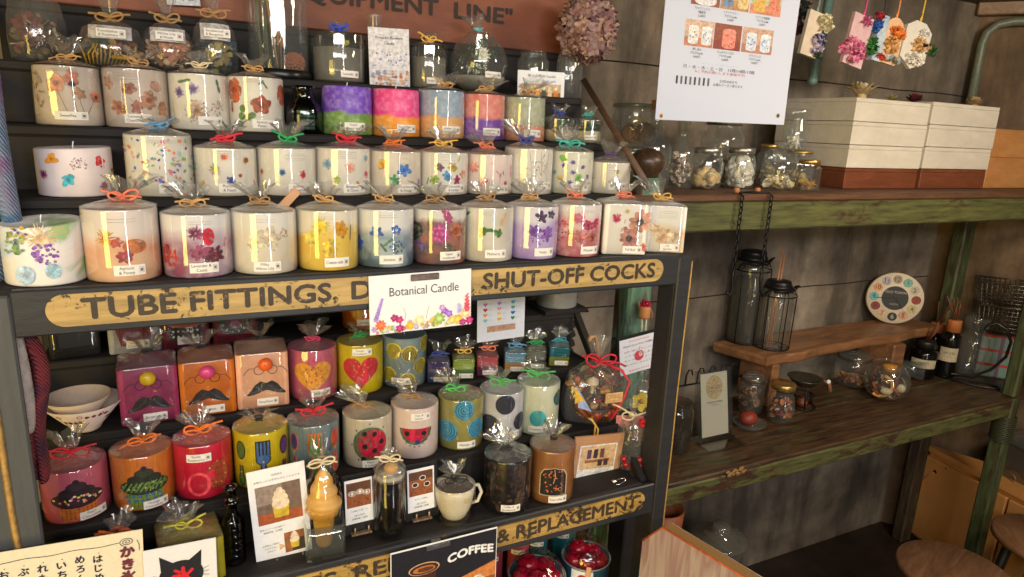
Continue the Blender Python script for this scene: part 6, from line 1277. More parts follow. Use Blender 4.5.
candle('L1', (525, 576, 456, 509), wax('caramel wax', (160, 106, 62), (142, 90, 50)), 'caramel candle with a black arched coffee picture on its front', lambda d: (d.poly(0.10, 0.16, [(-0.022, 0), (0.024, 0), (0.024, 0.036), (0.018, 0.046), (0.001, 0.050), (-0.016, 0.046), (-0.022, 0.036)], (206, 186, 150)), d.poly(0.10, 0.18, [(-0.020, 0), (0.022, 0), (0.022, 0.034), (0.017, 0.043), (0.001, 0.047), (-0.015, 0.043), (-0.020, 0.034)], (26, 22, 24)), [d.ell(d.g.uniform(-0.3, 0.5), d.g.uniform(0.25, 0.8), 0.0012, 0.0017, d.g.choice([(206, 110, 60), (180, 80, 40)]), d.g.uniform(0, 3)) for _ in range(34)], d.ring(0.42, 0.3, 0.003, (214, 150, 90), 0.0008), d.line(0.12, 0.55, [(0, -0.012), (0.003, 0.0), (0.001, 0.012)], (214, 170, 110), 0.001)), 'black', ['Rosso coffee'], (0.35, 0.10), name='coffee_candle', dname='applique', flare=0.026, lean=(0.1, -0.1), tieopt=dict(size=0.004))
# tan hanging photo board leaning behind
def draw_frame(mb, mp, w, h, p):
    rect(mb, mp, 0, h * 0.52, w * 0.76, h * 0.66, p((232, 228, 222)), 0.0005); rect(mb, mp, 0, h * 0.64, w * 0.70, h * 0.38, p((214, 176, 130)), 0.0007); rect(mb, mp, 0, h * 0.58, w * 0.5, h * 0.05, p((150, 100, 60)), 0.0008)
    for i, c in enumerate([(90, 60, 80), (60, 46, 50), (110, 70, 60)]): rect(mb, mp, (-0.18 + 0.13 * i) * w, h * 0.70, w * 0.085, h * 0.15, p(c), 0.0009, 1, 1)
    for i in range(2): rect(mb, mp, (0.06 + 0.12 * i) * w, h * 0.54, w * 0.09, h * 0.10, p((70, 50, 60)), 0.0009, 1, 1)
    blurb(mb, mp, p, 0, h * 0.38, w, ['Coffeeの香りです。', 'お部屋がカフェになりますよ'], 0.0026, (90, 86, 96)); blurb(mb, mp, p, 0, h * 0.235, w, ['燃焼時間 30時間'], 0.0026, (90, 86, 96))
r_, w_, h_ = paper('picture_board', 'tan wooden picture board with a jute loop leaning behind the caramel candle', 'picture', (563, 440), (613, 435), (566, 498), 0.872, draw_frame, wood('tan board', (176, 124, 84), (206, 156, 112), 0, 6), 0.004, part='board')
MB().tube([(-0.012, 0, h_ - 0.004), (-0.016, -0.003, h_ + 0.02), (-0.028, -0.006, h_ + 0.034), (-0.034, -0.006, h_ + 0.036), (-0.022, -0.004, h_ + 0.028), (-0.008, -0.002, h_ + 0.012), (-0.006, 0, h_ - 0.004)], 0.0016, 6).build('jute_loop', TIE['yellow'], r_)
# ribboned red bag at the end of the step
Yc = 0.872; xg = PY(628, 465, Yc).x; zt = PY(628, 400, Yc).z
root = thing('gift_bag', 'small clear bag of dried herbs and berries tied with cord and a red flower', 'gift bag', (xg, Yc, Z1), -0.4)
petal_heap(root, 'dried_herbs', 0, 0, 0.050, 0.020, 0.014, 0.034, [(110, 96, 56), (80, 74, 44), (150, 130, 80), (60, 54, 36)], 110, 0.008, 31, ('petal', 'twig'), (2, 5), 0.3)
mb = MB(); g = random.Random(9)
for k, (x, z, c_) in enumerate(((-0.010, 0.012, 0), (0.004, 0.020, 1), (0.014, 0.022, 0), (0.002, 0.008, 0), (-0.014, 0.024, 0), (0.016, 0.010, 0))): mb.sphere((x, -0.020, z), 0.0062, c_, 12)
mb.build('berries', [C((160, 30, 34), 0.3), C((206, 196, 176), 0.4)], root)
MB().grid(lambda u, v: ((u - 0.5) * 0.05, 0.016, 0.03 + v * 0.06), 4, 4).build('pink_paper', C((206, 130, 134)), root)
pouch(root, 0.056, 0.046, 0.098, 47, 0.030)
bow(root, V((0, 0, 0.0995)), TIE['cream'], 0.026, 2, 0.0017, 0.006, 'cord_tie', 2, 1)
mb = MB()
for k in range(16): mb.sphere(V((0.016, -0.014, 0.090)) + V((math.cos(k * 2.4), math.sin(k * 1.7) * 0.6, math.sin(k * 2.4))) * 0.0045, 0.0036, 0, 8)
mb.build('red_flower', C((206, 26, 46), 0.5), root)
rb = thing('key_ring', 'small steel ring and clip lying in front of the tan picture board', 'key ring', PY(612, 493, 0.826) * 1.0)
rb.location.z = Z1; rb.location.x = PY(612, 493, 0.835).x
MB().tube([(0.008 + 0.011 * math.cos(a_), 0.004 * math.sin(a_), 0.0035 + 0.003 * math.sin(a_ + 1)) for a_ in [2 * PI * k / 20 for k in range(20)]], 0.0011, 6, closed=True).build('ring', M_STEEL, rb)
MB().box((-0.005, 0, 0.004), (0.008, 0.006, 0.008), 0, 0.001).build('clip', M_STEEL, rb)
# green bottle and yellow flower bag beyond
Yc = 0.868; xg = PY(648, 450, Yc).x
root = simple_jar('green_bottle', 'tall green glass bottle standing behind the red flower bag', xg, Yc, TL[0], 0.015, 0.085, 0.007, M_GLASSG, None, None, 'bottle', 0, 0.5, 0.5, None, 0, 0.66)
Yc = 1.06; c_ = PY(642, 388, Yc); ZF = PY(640, 412, Yc).z
root = thing('flower_bag', 'clear bag with a bright yellow paper flower under the red apple sign', 'gift bag', (c_.x, Yc, ZF), -0.4)
mb = MB()
for k in range(6):
    M = Matrix.Translation((0, -0.004, 0.028)) @ Matrix.Rotation(k * 1.047, 4, 'Y')
    mb.grid(lambda u, v: ((u - 0.5) * 0.016 * math.sin(PI * (0.2 + 0.7 * v)), -0.006 * v, 0.004 + v * 0.020), 3, 4, 0, M)
mb.sphere((0, -0.008, 0.028), 0.006, 1, 10); mb.build('paper_flower', [C((232, 200, 30)), C((196, 150, 30))], root)
pouch(root, 0.064, 0.05, 0.075, 48, 0.02)
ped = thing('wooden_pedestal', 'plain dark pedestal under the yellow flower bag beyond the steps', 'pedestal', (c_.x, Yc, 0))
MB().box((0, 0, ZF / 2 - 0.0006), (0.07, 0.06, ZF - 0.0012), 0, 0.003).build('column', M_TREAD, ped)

# --- cards clipped to the rails
def clip(root, x, z, w=0.03, h=0.010, m=None):
    MB().box((x, -0.002, z), (w, 0.003, h), 0, 0.0008).box((x, 0.006, z + 0.001), (w * 0.4, 0.013, 0.004), 0, 0.0005).build('clip', m or C((112, 98, 92), 0.35, 0.5), root)
def meadow(mb, mp, w, h, p):
    text(mb, mp, 'Botanical Candle', 0.004, h * 0.70, 0.0165, p((72, 70, 78)), 0.0005, width=w * 0.68)
    g = random.Random(12); e = [0.0005]
    def f(x, y, R, n, c, cc=None):
        e[0] += 0.00001; star(mb, mp, x * w, y * h, petal_rf(R, n, 0.35), p(c), e[0], max(18, n * 4), 1, 1, g.uniform(0, 3))
        if cc: star(mb, mp, x * w, y * h, R * 0.4, p(cc), e[0] + 0.00001, 10, 1)
    for i in range(46):
        x = g.uniform(-0.46, 0.46); f(x, g.uniform(0.03, 0.16 + 0.05 * math.cos(x * 9)), g.uniform(0.0025, 0.0045), g.choice((5, 6, 8)), g.choice([(236, 220, 180), (190, 170, 210), (150, 180, 90), (232, 190, 90), (214, 130, 150), (200, 200, 220)]))
    for x, y, R, n, c in ((-0.40, 0.16, 0.0075, 9, (232, 110, 60)), (-0.27, 0.26, 0.0055, 5, (170, 40, 110)), (-0.22, 0.22, 0.0055, 5, (190, 50, 120)), (-0.22, 0.07, 0.006, 6, (170, 40, 110)), (-0.12, 0.10, 0.0065, 7, (240, 180, 40)), (-0.03, 0.18, 0.008, 5, (236, 220, 170)), (0.17, 0.17, 0.009, 8, (160, 190, 100)), (0.22, 0.30, 0.0055, 5, (150, 90, 190)), (0.27, 0.24, 0.0055, 5, (160, 110, 200)), (0.2, 0.36, 0.0045, 5, (200, 150, 210)), (0.36, 0.12, 0.0075, 8, (240, 180, 60)), (0.30, 0.12, 0.0065, 8, (236, 200, 110)), (0.44, 0.22, 0.0085, 9, (240, 206, 160)), (0.48, 0.08, 0.006, 6, (190, 40, 120)), (0.41, 0.06, 0.0055, 6, (180, 60, 130)), (-0.06, 0.07, 0.004, 6, (180, 170, 220))): f(x, y, R, n, c, tuple(min(255, k + 30) for k in c))
    for k in range(9): f(-0.445 + 0.008 * k, 0.26 + 0.042 * k, 0.0035 - 0.00018 * k, 5, (170, 140, 220))
    for k in range(14): f(0.455 + 0.012 * math.sin(k * 2.1), 0.28 + 0.022 * k, 0.0038 - 0.0002 * k, 5, (226, 90, 110))
    for k in range(5): f(0.37 + 0.01 * (k % 2), 0.26 + 0.03 * k, 0.003, 5, (186, 180, 226))
    for x in (-0.17, 0.04): stroke(mb, mp, [(x * w, 0.18 * h), ((x + 0.01) * w, 0.3 * h), ((x - 0.01 + 0.04 * (x > 0)) * w, 0.42 * h)], 0.0004, p((140, 120, 80)), 0.0006)
r_, w_, h_ = paper('shop_sign', 'white sign reading Botanical Candle over a border of bright flowers, clipped to the upper rail', 'sign', (367, 277), (470, 269), (370, 336), YR - 0.006, meadow)
clip(r_, 0.004, h_ - 0.006, 0.038, 0.0085)
def hearts(mb, mp, w, h, p):
    cols = [(190, 110, 190), (170, 120, 206), (70, 150, 206), (186, 40, 70), (226, 140, 170), (60, 170, 150), (220, 150, 60), (230, 190, 80), (40, 90, 190), (130, 190, 210), (220, 170, 60), (40, 130, 70)]
    text(mb, mp, '香りの種類', 0, h * 0.93, 0.0038, p((90, 80, 80)), 0.0005)
    for i, c in enumerate(cols):
        x = (-0.34 + 0.29 * (i % 3)) * w; y = (0.80 - 0.115 * (i // 3)) * h
        poly(mb, mp, heart_poly(0.0040), x, y, p(c), 0.0006, 1); text(mb, mp, ['ローズ', 'ミント', 'レモン', 'ゆず'][i % 4], x + 0.0095, y, 0.0026, p((120, 130, 150)), 0.0006)
    rect(mb, mp, 0.0, h * 0.26, w * 0.6, h * 0.13, p((176, 140, 120)), 0.0006); text(mb, mp, '11:00-17:00', 0, h * 0.26, 0.003, p((90, 70, 60)), 0.0008)
paper('price_card', 'small pale blue card printed with twelve coloured hearts below the upper rail', 'card', (474, 297), (522, 292), (477, 343), 0.99, hearts, C((206, 212, 230), 0.7, 0, 0.02))
def kaki(mb, mp, w, h, p):
    ink = (38, 36, 60)
    stroke(mb, mp, [(-w * 0.5 + w * 0.86 * i / 20, h - 0.013 + 0.0008 * math.sin(i)) for i in range(21)], 0.0008, p(ink), 0.0005)
    X = w * 0.5
    pts = [(0.0075 * (t / 40) * math.cos(t * 0.42), 0.0055 * (t / 40) * math.sin(t * 0.42)) for t in range(4, 41)]
    stroke(mb, mp, [(X - 0.016 + a, h - 0.0125 + b) for a, b in pts], 0.0008, p(ink), 0.0006)
    textv(mb, mp, 'かき氷', X - 0.016, h - 0.026, 0.0155, p((110, 44, 60)), 0.0006, 1.05, 0.0010)
    for i, s in enumerate(('はじめ', 'めろん', 'いちご', 'れもん', 'ぶるー', 'おれん', 'みかん')):
        x = X - 0.045 - 0.0172 * i; star(mb, mp, x + 0.001, h - 0.0205, 0.0006, p(ink), 0.0006, 8, 1); textv(mb, mp, s, x, h - 0.0285 + 0.003 * (i == 1), 0.0105, p(ink), 0.0006, 1.12, 0.0003)
    stroke(mb, mp, [(X - 0.006, h - 0.012), (X - 0.004, h - 0.018), (X - 0.004, h - 0.026)], 0.0007, p(ink), 0.0006)
rh = paper('handwritten_card', 'cream card with brush written Japanese columns and a spiral, hung on the lower rail', 'sign', (-30, 558), (153, 528), (-28, 690), YR - 0.016, kaki, C((226, 214, 186), 0.8, 0, 0.03))
def cat(mb, mp, w, h, p):
    b = (26, 26, 34)
    star(mb, mp, 0, h * 0.72, 0.024, p(b), 0.0005, 32, 2, 0.85)
    for s_ in (-1, 1): poly(mb, mp, [(s_ * 0.021, -0.002), (s_ * 0.0225, 0.027), (s_ * 0.006, 0.014)][::s_], 0, h * 0.74, p(b), 0.00052, 1)
    for s_ in (-1, 1):
        for k in range(3): stroke(mb, mp, [(s_ * 0.018, h * 0.70 + 0.002 * k), (s_ * 0.030, h * 0.70 - 0.003 + 0.006 * k)], 0.0006, p((60, 60, 66)), 0.0007)
    text(mb, mp, '氷', 0.002, h * 0.70, 0.026, p((206, 30, 40)), 0.0008, bold=0.001)
rc = paper('cat_card', 'white card with a black cat face marked with a red character', 'sign', (147, 551), (220, 537), (150, 660), YR - 0.020, cat, C((226, 224, 226), 0.8, 0, 0.02))
for rr, bx in ((rh, 0.04), (rc, 0.02)): MB().box((bx, 0.0112, rr[2] - 0.018), (0.012, 0.021, 0.014), 0, 0.001).build('hanging_clip', M_DARKWOOD, rr[0])
def coffee(mb, mp, w, h, p):
    rect(mb, mp, 0, h * 0.5, w * 0.985, h * 0.975, p((24, 22, 34)), 0.0003); 
    poly(mb, mp, [(-0.49 * w, -0.02), (0.49 * w, -0.02), (0.49 * w, 0.030), (0.10 * w, 0.012), (-0.49 * w, -0.004)], 0, h * 0.50, p((150, 80, 40)), 0.0004)
    poly(mb, mp, [(0.05 * w, -0.01), (0.49 * w, -0.004), (0.49 * w, 0.020), (0.12 * w, 0.004)], 0, h * 0.55, p((206, 128, 66)), 0.00045)
    rect(mb, mp, 0, h * 0.25, w * 0.98, h * 0.48, p((110, 56, 30)), 0.0004)
    cx, cy = -0.20 * w, h * 0.775
    poly(mb, mp, [(-0.020, 0.002), (0.020, 0.002), (0.015, -0.030), (-0.015, -0.030)], cx, cy - 0.002, p((70, 34, 20)), 0.0006)
    star(mb, mp, cx, cy, 0.0235, p((206, 160, 120)), 0.0007, 30, 2, 0.42); star(mb, mp, cx, cy - 0.0005, 0.0215, p((60, 30, 18)), 0.0008, 30, 2, 0.40); star(mb, mp, cx, cy - 0.001, 0.017, p((176, 110, 60)), 0.0009, 30, 2, 0.34); star(mb, mp, cx + 0.002, cy - 0.0015, 0.012, p((96, 50, 28)), 0.001, 24, 2, 0.3)
    text(mb, mp, 'COFFEE', w * 0.24, h * 0.82, 0.0185, p((240, 238, 236)), 0.001, width=w * 0.44, bold=0.0009, curve=lambda x: 0.004 * math.cos(x * 55) - 0.002)
    poly(mb, mp, heart_poly(0.024), 0.24 * w, h * 0.46, p((232, 214, 206)), 0.0008)
    blurb(mb, mp, p, 0.24 * w, h * 0.54, w, ['美味しいコーヒーの香りで', '心和むひとときを作りました'], 0.0036, (50, 40, 44), e=0.001)
r_, w_, h_ = paper('poster_card', 'dark card reading COFFEE with a photo of an espresso, clipped to the lower rail', 'sign', (390, 554), (497, 527), (391, 655), YR - 0.012, coffee)
clip(r_, -0.012, h_ - 0.006, 0.036, 0.007, C((120, 118, 122), 0.3, 0.6))
# apple sign and cork doll on the green post
def apple(mb, mp, w, h, p):
    star(mb, mp, 0, h * 0.47, lambda a: 0.0125 * (1 - 0.16 * math.exp(-((a - PI / 2) / 0.4) ** 2)), p((214, 70, 80)), 0.0004, 30, 2); star(mb, mp, 0.004, h * 0.50, 0.0055, p((236, 190, 190)), 0.0006, 20, 1); stroke(mb, mp, [(0, h * 0.62), (0.003, h * 0.72)], 0.0012, p((110, 60, 40)), 0.0005)
    text(mb, mp, 'Apple Jack Pot の願い', 0, h * 0.80, 0.0055, p((40, 46, 70)), 0.0007, width=w * 0.84)
    for i, s in enumerate(('あまい香りとキャンドル', '二つ おまけします', '大人っぽいカラー達', '願いが叶いますように')): text(mb, mp, s, 0, h * (0.64 - 0.125 * i), 0.0042, p((70, 66, 80)), 0.0008, width=w * 0.78)
    for y in (0.92, 0.09):
        for i in range(9): star(mb, mp, (-0.24 + 0.06 * i) * w, y * h, 0.0014, p((200, 30, 46)), 0.0006, 8, 1)
Yk = 1.10
r_, w_, h_ = paper('apple_sign', 'small white sign with a red apple on a black board, fixed to the green post', 'sign', (622, 341), (660, 331), (620, 377), Yk, apple, C((228, 226, 232), 0.7, 0, 0.02))
MB().box((-0.001, 0.004, h_ / 2 + 0.002), (w_ + 0.006, 0.004, h_ + 0.008), 0, 0.001).build('backing_board', C((26, 24, 26), 0.5), r_)
MB().box((0, 0.05, h_ * 0.6), (0.008, 0.09, 0.006), 0, 0.001).build('bracket', C((60, 50, 44)), r_)
c_ = PY(644, 318, 1.175)
root = thing('cork_doll', 'little cork doll with crimson berry hair and jute legs hanging on the green post', 'doll', (c_.x, 1.175, c_.z), -0.3)
MB().lathe([(0.001, 0), (0.0125, 0), (0.0135, 0.004), (0.0135, 0.024), (0.012, 0.028), (0.001, 0.028)], 24).build('cork_body', wood('cork', (176, 110, 64), (214, 150, 96), 2, 30), root)
mb = MB()
for k, (x, y, z) in enumerate(((-0.005, -0.005, 0.033), (0.006, -0.005, 0.032), (0.0, -0.008, 0.036), (-0.002, 0.004, 0.037), (0.008, 0.003, 0.035), (-0.009, 0.002, 0.031))): mb.sphere((x, y, z), 0.0055, 0, 12)
mb.build('berry_hair', C((170, 14, 60), 0.15), root)
for s_ in (-1, 1):
    MB().tube([(s_ * 0.005, -0.002, 0.0), (s_ * 0.0045, -0.004, -0.022), (s_ * 0.006, -0.004, -0.040)], [0.0016, 0.0018, 0.0022], 6).sphere((s_ * 0.006, -0.006, -0.044), 0.005, 0, 10, (1, 1.2, 1)).build('leg', TIE['cream'], root)
    MB().tube([(s_ * 0.0135, 0, 0.022), (s_ * 0.017, -0.004, 0.032) if s_ < 0 else (0.018, -0.004, 0.010), (s_ * 0.016, -0.002, 0.040) if s_ < 0 else (0.017, -0.004, 0.0)], 0.0014, 6).build('arm', M_JUTE, root)
MB().tube([(0, 0.0, 0.036), (0, 0.012, 0.052)], 0.0007, 5).build('hanging_thread', M_JUTE, root)

# steel pot and glass behind on the back step
Yc = 1.11; a, b = PY(535, 300, Yc), PY(577, 300, Yc)
r = (b.x - a.x) / 2 * cosp(a, b); zb = PY(555, 311, Yc - r).z
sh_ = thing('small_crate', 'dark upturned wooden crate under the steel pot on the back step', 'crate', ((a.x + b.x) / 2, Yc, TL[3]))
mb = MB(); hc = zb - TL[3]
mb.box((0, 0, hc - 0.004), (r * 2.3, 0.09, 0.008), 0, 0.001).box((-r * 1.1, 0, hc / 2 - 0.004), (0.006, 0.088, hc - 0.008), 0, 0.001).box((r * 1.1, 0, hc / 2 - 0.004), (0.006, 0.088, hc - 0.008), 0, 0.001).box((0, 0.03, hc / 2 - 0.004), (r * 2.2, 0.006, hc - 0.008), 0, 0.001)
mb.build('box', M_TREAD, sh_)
root = thing('steel_pot', 'shiny steel pot half hidden under the upper rail', 'pot', ((a.x + b.x) / 2, Yc, zb + 0.0005))
MB().lathe([(0.001, 0), (r * 0.96, 0), (r * 0.99, 0.003), (r, 0.06), (r * 1.03, 0.064), (r * 0.97, 0.064), (r * 0.95, 0.006), (0.001, 0.004)], 40).build('pot', C((196, 198, 200), 0.25, 0.55, 0.03), root)
# tins and jars on the floor shelf
Yc = 0.905
for i, (xl, xr, yy, lb) in enumerate(((561, 610, 556, 'blue enamel tin of red apple candles nearest the green post'), (505, 562, 570, 'second blue enamel tin of red apple candles, beside the COFFEE card'))):
    a, b = PY(xl, yy, Yc), PY(xr, yy, Yc); r = (b.x - a.x) / 2 * cosp(a, b); xg = (a.x + b.x) / 2; ztop = PY((xl + xr) / 2, yy, Yc).z
    root = thing('enamel_tin', lb, 'tin', (xg, Yc - 0.01 * i, ZB), -math.atan2(xg, Yc))
    hh = ztop - ZB
    MB().lathe([(0.001, 0.003), (r * 0.9, 0.0), (r * 0.92, 0.002), (r * 0.98, hh - 0.002), (r, hh), (r * 0.975, hh), (r * 0.9, 0.005), (0.001, 0.005)], 40).build('tin', C((52, 96, 118), 0.3), root)
    MB().tube([(r * 0.99 * math.cos(2 * PI * k / 40), r * 0.99 * math.sin(2 * PI * k / 40), hh) for k in range(40)], 0.0014, 6, closed=True).build('rim', C((190, 190, 188), 0.3, 0.5), root)
    MB().grid(lambda u, v: (r * 1.01 * math.sin((u - 0.62) * 0.9), -r * 1.01 * math.cos((u - 0.62) * 0.9) + 0.004 * (v - 0.8), hh - 0.045 + v * 0.042), 6, 2).build('paper_label', M_PAPER, root)
    mb = MB(); star(mb, lambda s_, t_, e: V((r * 1.02 * math.sin(s_ / r), -r * 1.02 * math.cos(s_ / r), t_)), -0.004, hh - 0.018, 0.009, 0, 0.001, 20, 1); mb.build('apple_mark', C((206, 30, 50)), root)
    for k in range(5):
        aa = k * 1.2566 + 0.5; q = r * 0.50
        ap = thing('apple_candle', 'glossy red apple candle in the tin ' + ('nearest the green post', 'beside the COFFEE card')[i], 'candle', (xg + q * math.cos(aa), Yc - 0.01 * i + q * math.sin(aa), ztop - 0.007 + 0.006 * (k % 2)), 0, ('apple candles in the tin nearest the post', 'apple candles in the tin beside the card')[i])
        ra = r * 0.40
        MB().lathe([(0.001, -ra * 0.9), (ra * 0.5, -ra * 0.92), (ra * 0.92, -ra * 0.35), (ra, ra * 0.15), (ra * 0.85, ra * 0.65), (ra * 0.45, ra * 0.92), (ra * 0.15, ra * 0.80), (0.001, ra * 0.68)], 20).build('wax_apple', C((166, 16, 44), 0.18), ap)
    cv = thing('cellophane_sheet', ('crinkled clear wrap over the red apples nearest the green post', 'crinkled clear wrap over the red apples beside the COFFEE card')[i], 'wrap', (xg, Yc - 0.01 * i, ztop - 0.002))
    N = 36; vs = []; g = random.Random(i)
    for j in range(9):
        t_ = j / 8; rr = r * 0.96 * math.cos(t_ * 1.45); zz = 0.040 * math.sin(t_ * 1.5)
        for k in range(N): vs.append((rr * math.cos(2 * PI * k / N), rr * math.sin(2 * PI * k / N), zz + g.uniform(-0.0025, 0.0025)))
    MB().add(vs, [(j * N + k, j * N + (k + 1) % N, (j + 1) * N + (k + 1) % N, (j + 1) * N + k) for j in range(8) for k in range(N)]).build('wrap', thin_glass('shiny wrap'), cv)
    mb = MB().box((0.006 - r * 0.02, -r * 1.03 , 0.002), (0.009, 0.003, 0.055), 0, 0.0008, rot=(0, 0.08, 0)); st_ = thing('wooden_peg', 'pale wooden peg clipped to the rim of the %s tin' % ('tin by the green post', 'tin beside the COFFEE card')[i].replace('tin by', 'enamel one by').replace('tin beside', 'enamel one beside'), 'peg', (xg, Yc - 0.01 * i, ztop - 0.02), -math.atan2(xg, Yc)); mb.build('peg', wood('pale birch', (214, 158, 110), (236, 184, 134), 2, 6), st_)
for i, (px, py, col, lid, lb) in enumerate(((497, 556, (150, 56, 80), (160, 66, 90), 'plum jar candle in the shade under the lower rail, next to the COFFEE card'), (524, 549, (160, 60, 76), (150, 76, 90), 'wine red jar candle in the shade, second along from the COFFEE card'), (543, 541, (40, 96, 106), (84, 130, 134), 'dark teal jar candle in the shade, third along from the COFFEE card'), (569, 533, (40, 110, 122), (64, 150, 160), 'bright teal jar candle in the shade, nearest the green planks'))):
    Yk = 1.05; q = PY(px, py, Yk - 0.025); 
    root = thing('jar_candle', lb, 'candle', (q.x, Yk, ZB), -math.atan2(q.x, Yk)); hh = q.z - root.location.z + 0.012
    r = 0.0225
    MB().lathe([(0.001, 0), (r * 0.95, 0), (r, 0.004), (r, hh - 0.008), (r * 0.9, hh), (0.001, hh)], 28).build('wax_body', wax('jar wax %d' % i, col), root)
    MB().lathe([(r * 1.01, hh - 0.010), (r * 1.02, hh + 0.002), (r * 0.9, hh + 0.006), (0.001, hh + 0.006)], 28).build('lid', C(lid, 0.4), root)
    sticker(root, cyl(r), [['Rose'], ['Berry'], ['Mint'], ['Marine']][i], 0.0, hh - 0.020, 0.028, 0.010)
# ================================================================ on the upper green shelf
zS = zUt + 0.018
def wax_bits(cols): return cols
# clip-lid storage jars stacked behind the batten
Yc = 1.42; a, b = PY(612, 100, Yc), PY(662, 100, Yc); r = (b.x - a.x) / 2 * cosp(a, b) * 0.98; xc = (a.x + b.x) / 2
h1 = 0.100
for i in (0, 1):
    z0 = zS + i * (h1 + 0.006)
    root = thing('storage_jar', ('squat glass storage jar with a flat lid, lower of the stack behind the sloping batten', 'glass storage jar holding two wicker balls and a yellow cube, atop its stack')[i], 'jar', (xc, Yc, z0))
    MB().lathe([(0.001, 0.001), (r * 0.80, 0.0), (r * 0.88, 0.006), (r * 0.99, h1 * 0.45), (r * 0.98, h1 * 0.62), (r * 0.88, h1 * 0.84), (r * 0.90, h1 * 0.86), (r * 0.96, h1 * 0.88)], 40).build('glass', M_GLASS, root)
    MB().lathe([(r * 0.90, h1 * 0.885), (r * 0.99, h1 * 0.89), (r * 0.99, h1 * 0.96), (r * 0.90, h1 * 0.985), (r * 0.3, h1), (0.001, h1)], 40).build('lid', thin_glass('greenish lid glass', (206, 216, 204), 0.10, 0.5, haze=0.08), root)
    if i:
        for k, (x, y, rr) in enumerate(((-0.026, -0.016, 0.021), (0.018, -0.020, 0.024))):
            mb = MB(); g = random.Random(k)
            for q in range(16):
                ax = V((g.uniform(-1, 1), g.uniform(-1, 1), g.uniform(-1, 1))).normalized(); o = ax.orthogonal().normalized(); o2 = ax.cross(o)
                mb.tube([V((x, y, 0.004 + rr)) + (o * math.cos(t_) + o2 * math.sin(t_)) * rr for t_ in [2 * PI * j / 18 for j in range(18)]], 0.0026, 5, closed=True)
            mb.sphere((x, y, 0.004 + rr), rr * 0.86, 0, 12); mb.build('wicker_ball', wood('wicker', (130, 88, 44), (186, 138, 80), 0, 40), root)
        MB().box((0.0, -0.008, 0.058), (0.016, 0.016, 0.018), 0, 0.002).build('wax_cube', C((226, 190, 50)), root)
    else: petal_heap(root, 'dried_bits', 0, 0, 0.022, r * 0.7, r * 0.7, 0.018, [(110, 92, 70), (80, 70, 56), (140, 120, 90)], 60, 0.014, 61)
def bottle(px, py, Yc, hh, rr, rn, lb, fill=None, cork=False, seed=0, fillh=0.4, name='glass_bottle', mat=None):
    xg = PY(px, py, Yc).x
    root = thing(name, lb, 'bottle', (xg, Yc, zS))
    MB().lathe([(0.001, 0.001), (rr * 0.92, 0), (rr, 0.004), (rr, hh * 0.50), (rr * 0.92, hh * 0.57), (rr * 0.6, hh * 0.66), (rn * 1.05, hh * 0.74), (rn, hh * 0.92), (rn * 1.25, hh * 0.93), (rn * 1.25, hh * 0.985), (rn, hh)], 36).build('glass', mat or M_GLASS, root)
    if fill: petal_heap(root, 'contents', 0, 0, hh * fillh / 2 + 0.004, rr * 0.82, rr * 0.82, hh * fillh / 2, fill, 110, 0.012, seed, ('petal', 'ball'), (2, 3), 0.2)
    if cork: MB().lathe([(0.001, hh * 0.94), (rn * 0.9, hh * 0.94), (rn * 1.05, hh * 1.06), (0.001, hh * 1.06)], 18).build('cork', wood('cork', (176, 110, 64), (214, 150, 96), 2, 30), root)
    return root
bottle(654, 150, 1.33, 0.20, 0.042, 0.015, 'tall corked glass bottle behind the turned post finial', None, True)
bottle(682, 150, 1.36, 0.17, 0.034, 0.014, 'tall glass bottle half filled with pale wax chips, between the post finial and the mugs', [(206, 180, 150), (190, 160, 132), (220, 200, 176)], False, 5, 0.52)
def mug(xl, xr, yb, Yc, lb, cols, n, seed, hd=0.021, fh=0.5, ball=False):
    a, b = PY(xl, 170, Yc), PY(xr, 170, Yc); r = (b.x - a.x) / 2 * cosp(a, b); xg = (a.x + b.x) / 2; hh = PY(xl, 147, Yc).z - zS
    root = thing('handled_jar', lb, 'jar', (xg, Yc, zS), 0.15)
    MB().lathe([(0.001, 0.003), (r * 0.85, 0.001), (r * 0.96, 0.006), (r, 0.016), (r, hh * 0.66), (r * 0.92, hh * 0.78), (r * 0.80, hh * 0.82), (r * 0.80, hh * 0.88)], 36).build('glass', M_GLASS, root)
    MB().lathe([(0.001, hh), (r * 0.80, hh), (r * 0.86, hh * 0.985), (r * 0.87, hh * 0.86), (r * 0.82, hh * 0.855)], 36, mod=lambda a_, w: (1 + 0.008 * math.cos(40 * a_), 0, 0)).build('lid', C((176, 172, 160), 0.3, 0.8), root)
    MB().tube([(r * 0.92, 0, hh * 0.70), (r + hd * 0.6, 0, hh * 0.72), (r + hd, 0, hh * 0.58), (r + hd * 0.95, 0, hh * 0.36), (r + hd * 0.5, 0, hh * 0.20), (r * 0.94, 0, hh * 0.16)], 0.0056, 8).build('handle', thin_glass('handle glass', (236, 238, 232), 0.12, 0.6, 0.05, haze=0.16), root)
    petal_heap(root, 'wax_melts', 0, 0, hh * fh / 2 + 0.004, r * 0.74, r * 0.74, hh * fh / 2, cols, n, 0.030, seed, ('ball', 'petal'), (9, 1), 0.2)
    return root
mug(690, 722, 190, 1.33, 'handled glass jar loosely filled with cream wax melts, its grey lid nearest the post finial', [(226, 196, 140), (232, 206, 156), (214, 180, 120)], 90, 71, fh=0.42)
mug(724, 755, 188, 1.345, 'handled glass jar packed full with white wax, beside the round lidded jar', [(230, 222, 206), (222, 212, 194)], 200, 72, fh=0.74)
Yc = 1.315; a, b = PY(760, 170, Yc), PY(797, 170, Yc); r = (b.x - a.x) / 2 * cosp(a, b); xg = (a.x + b.x) / 2
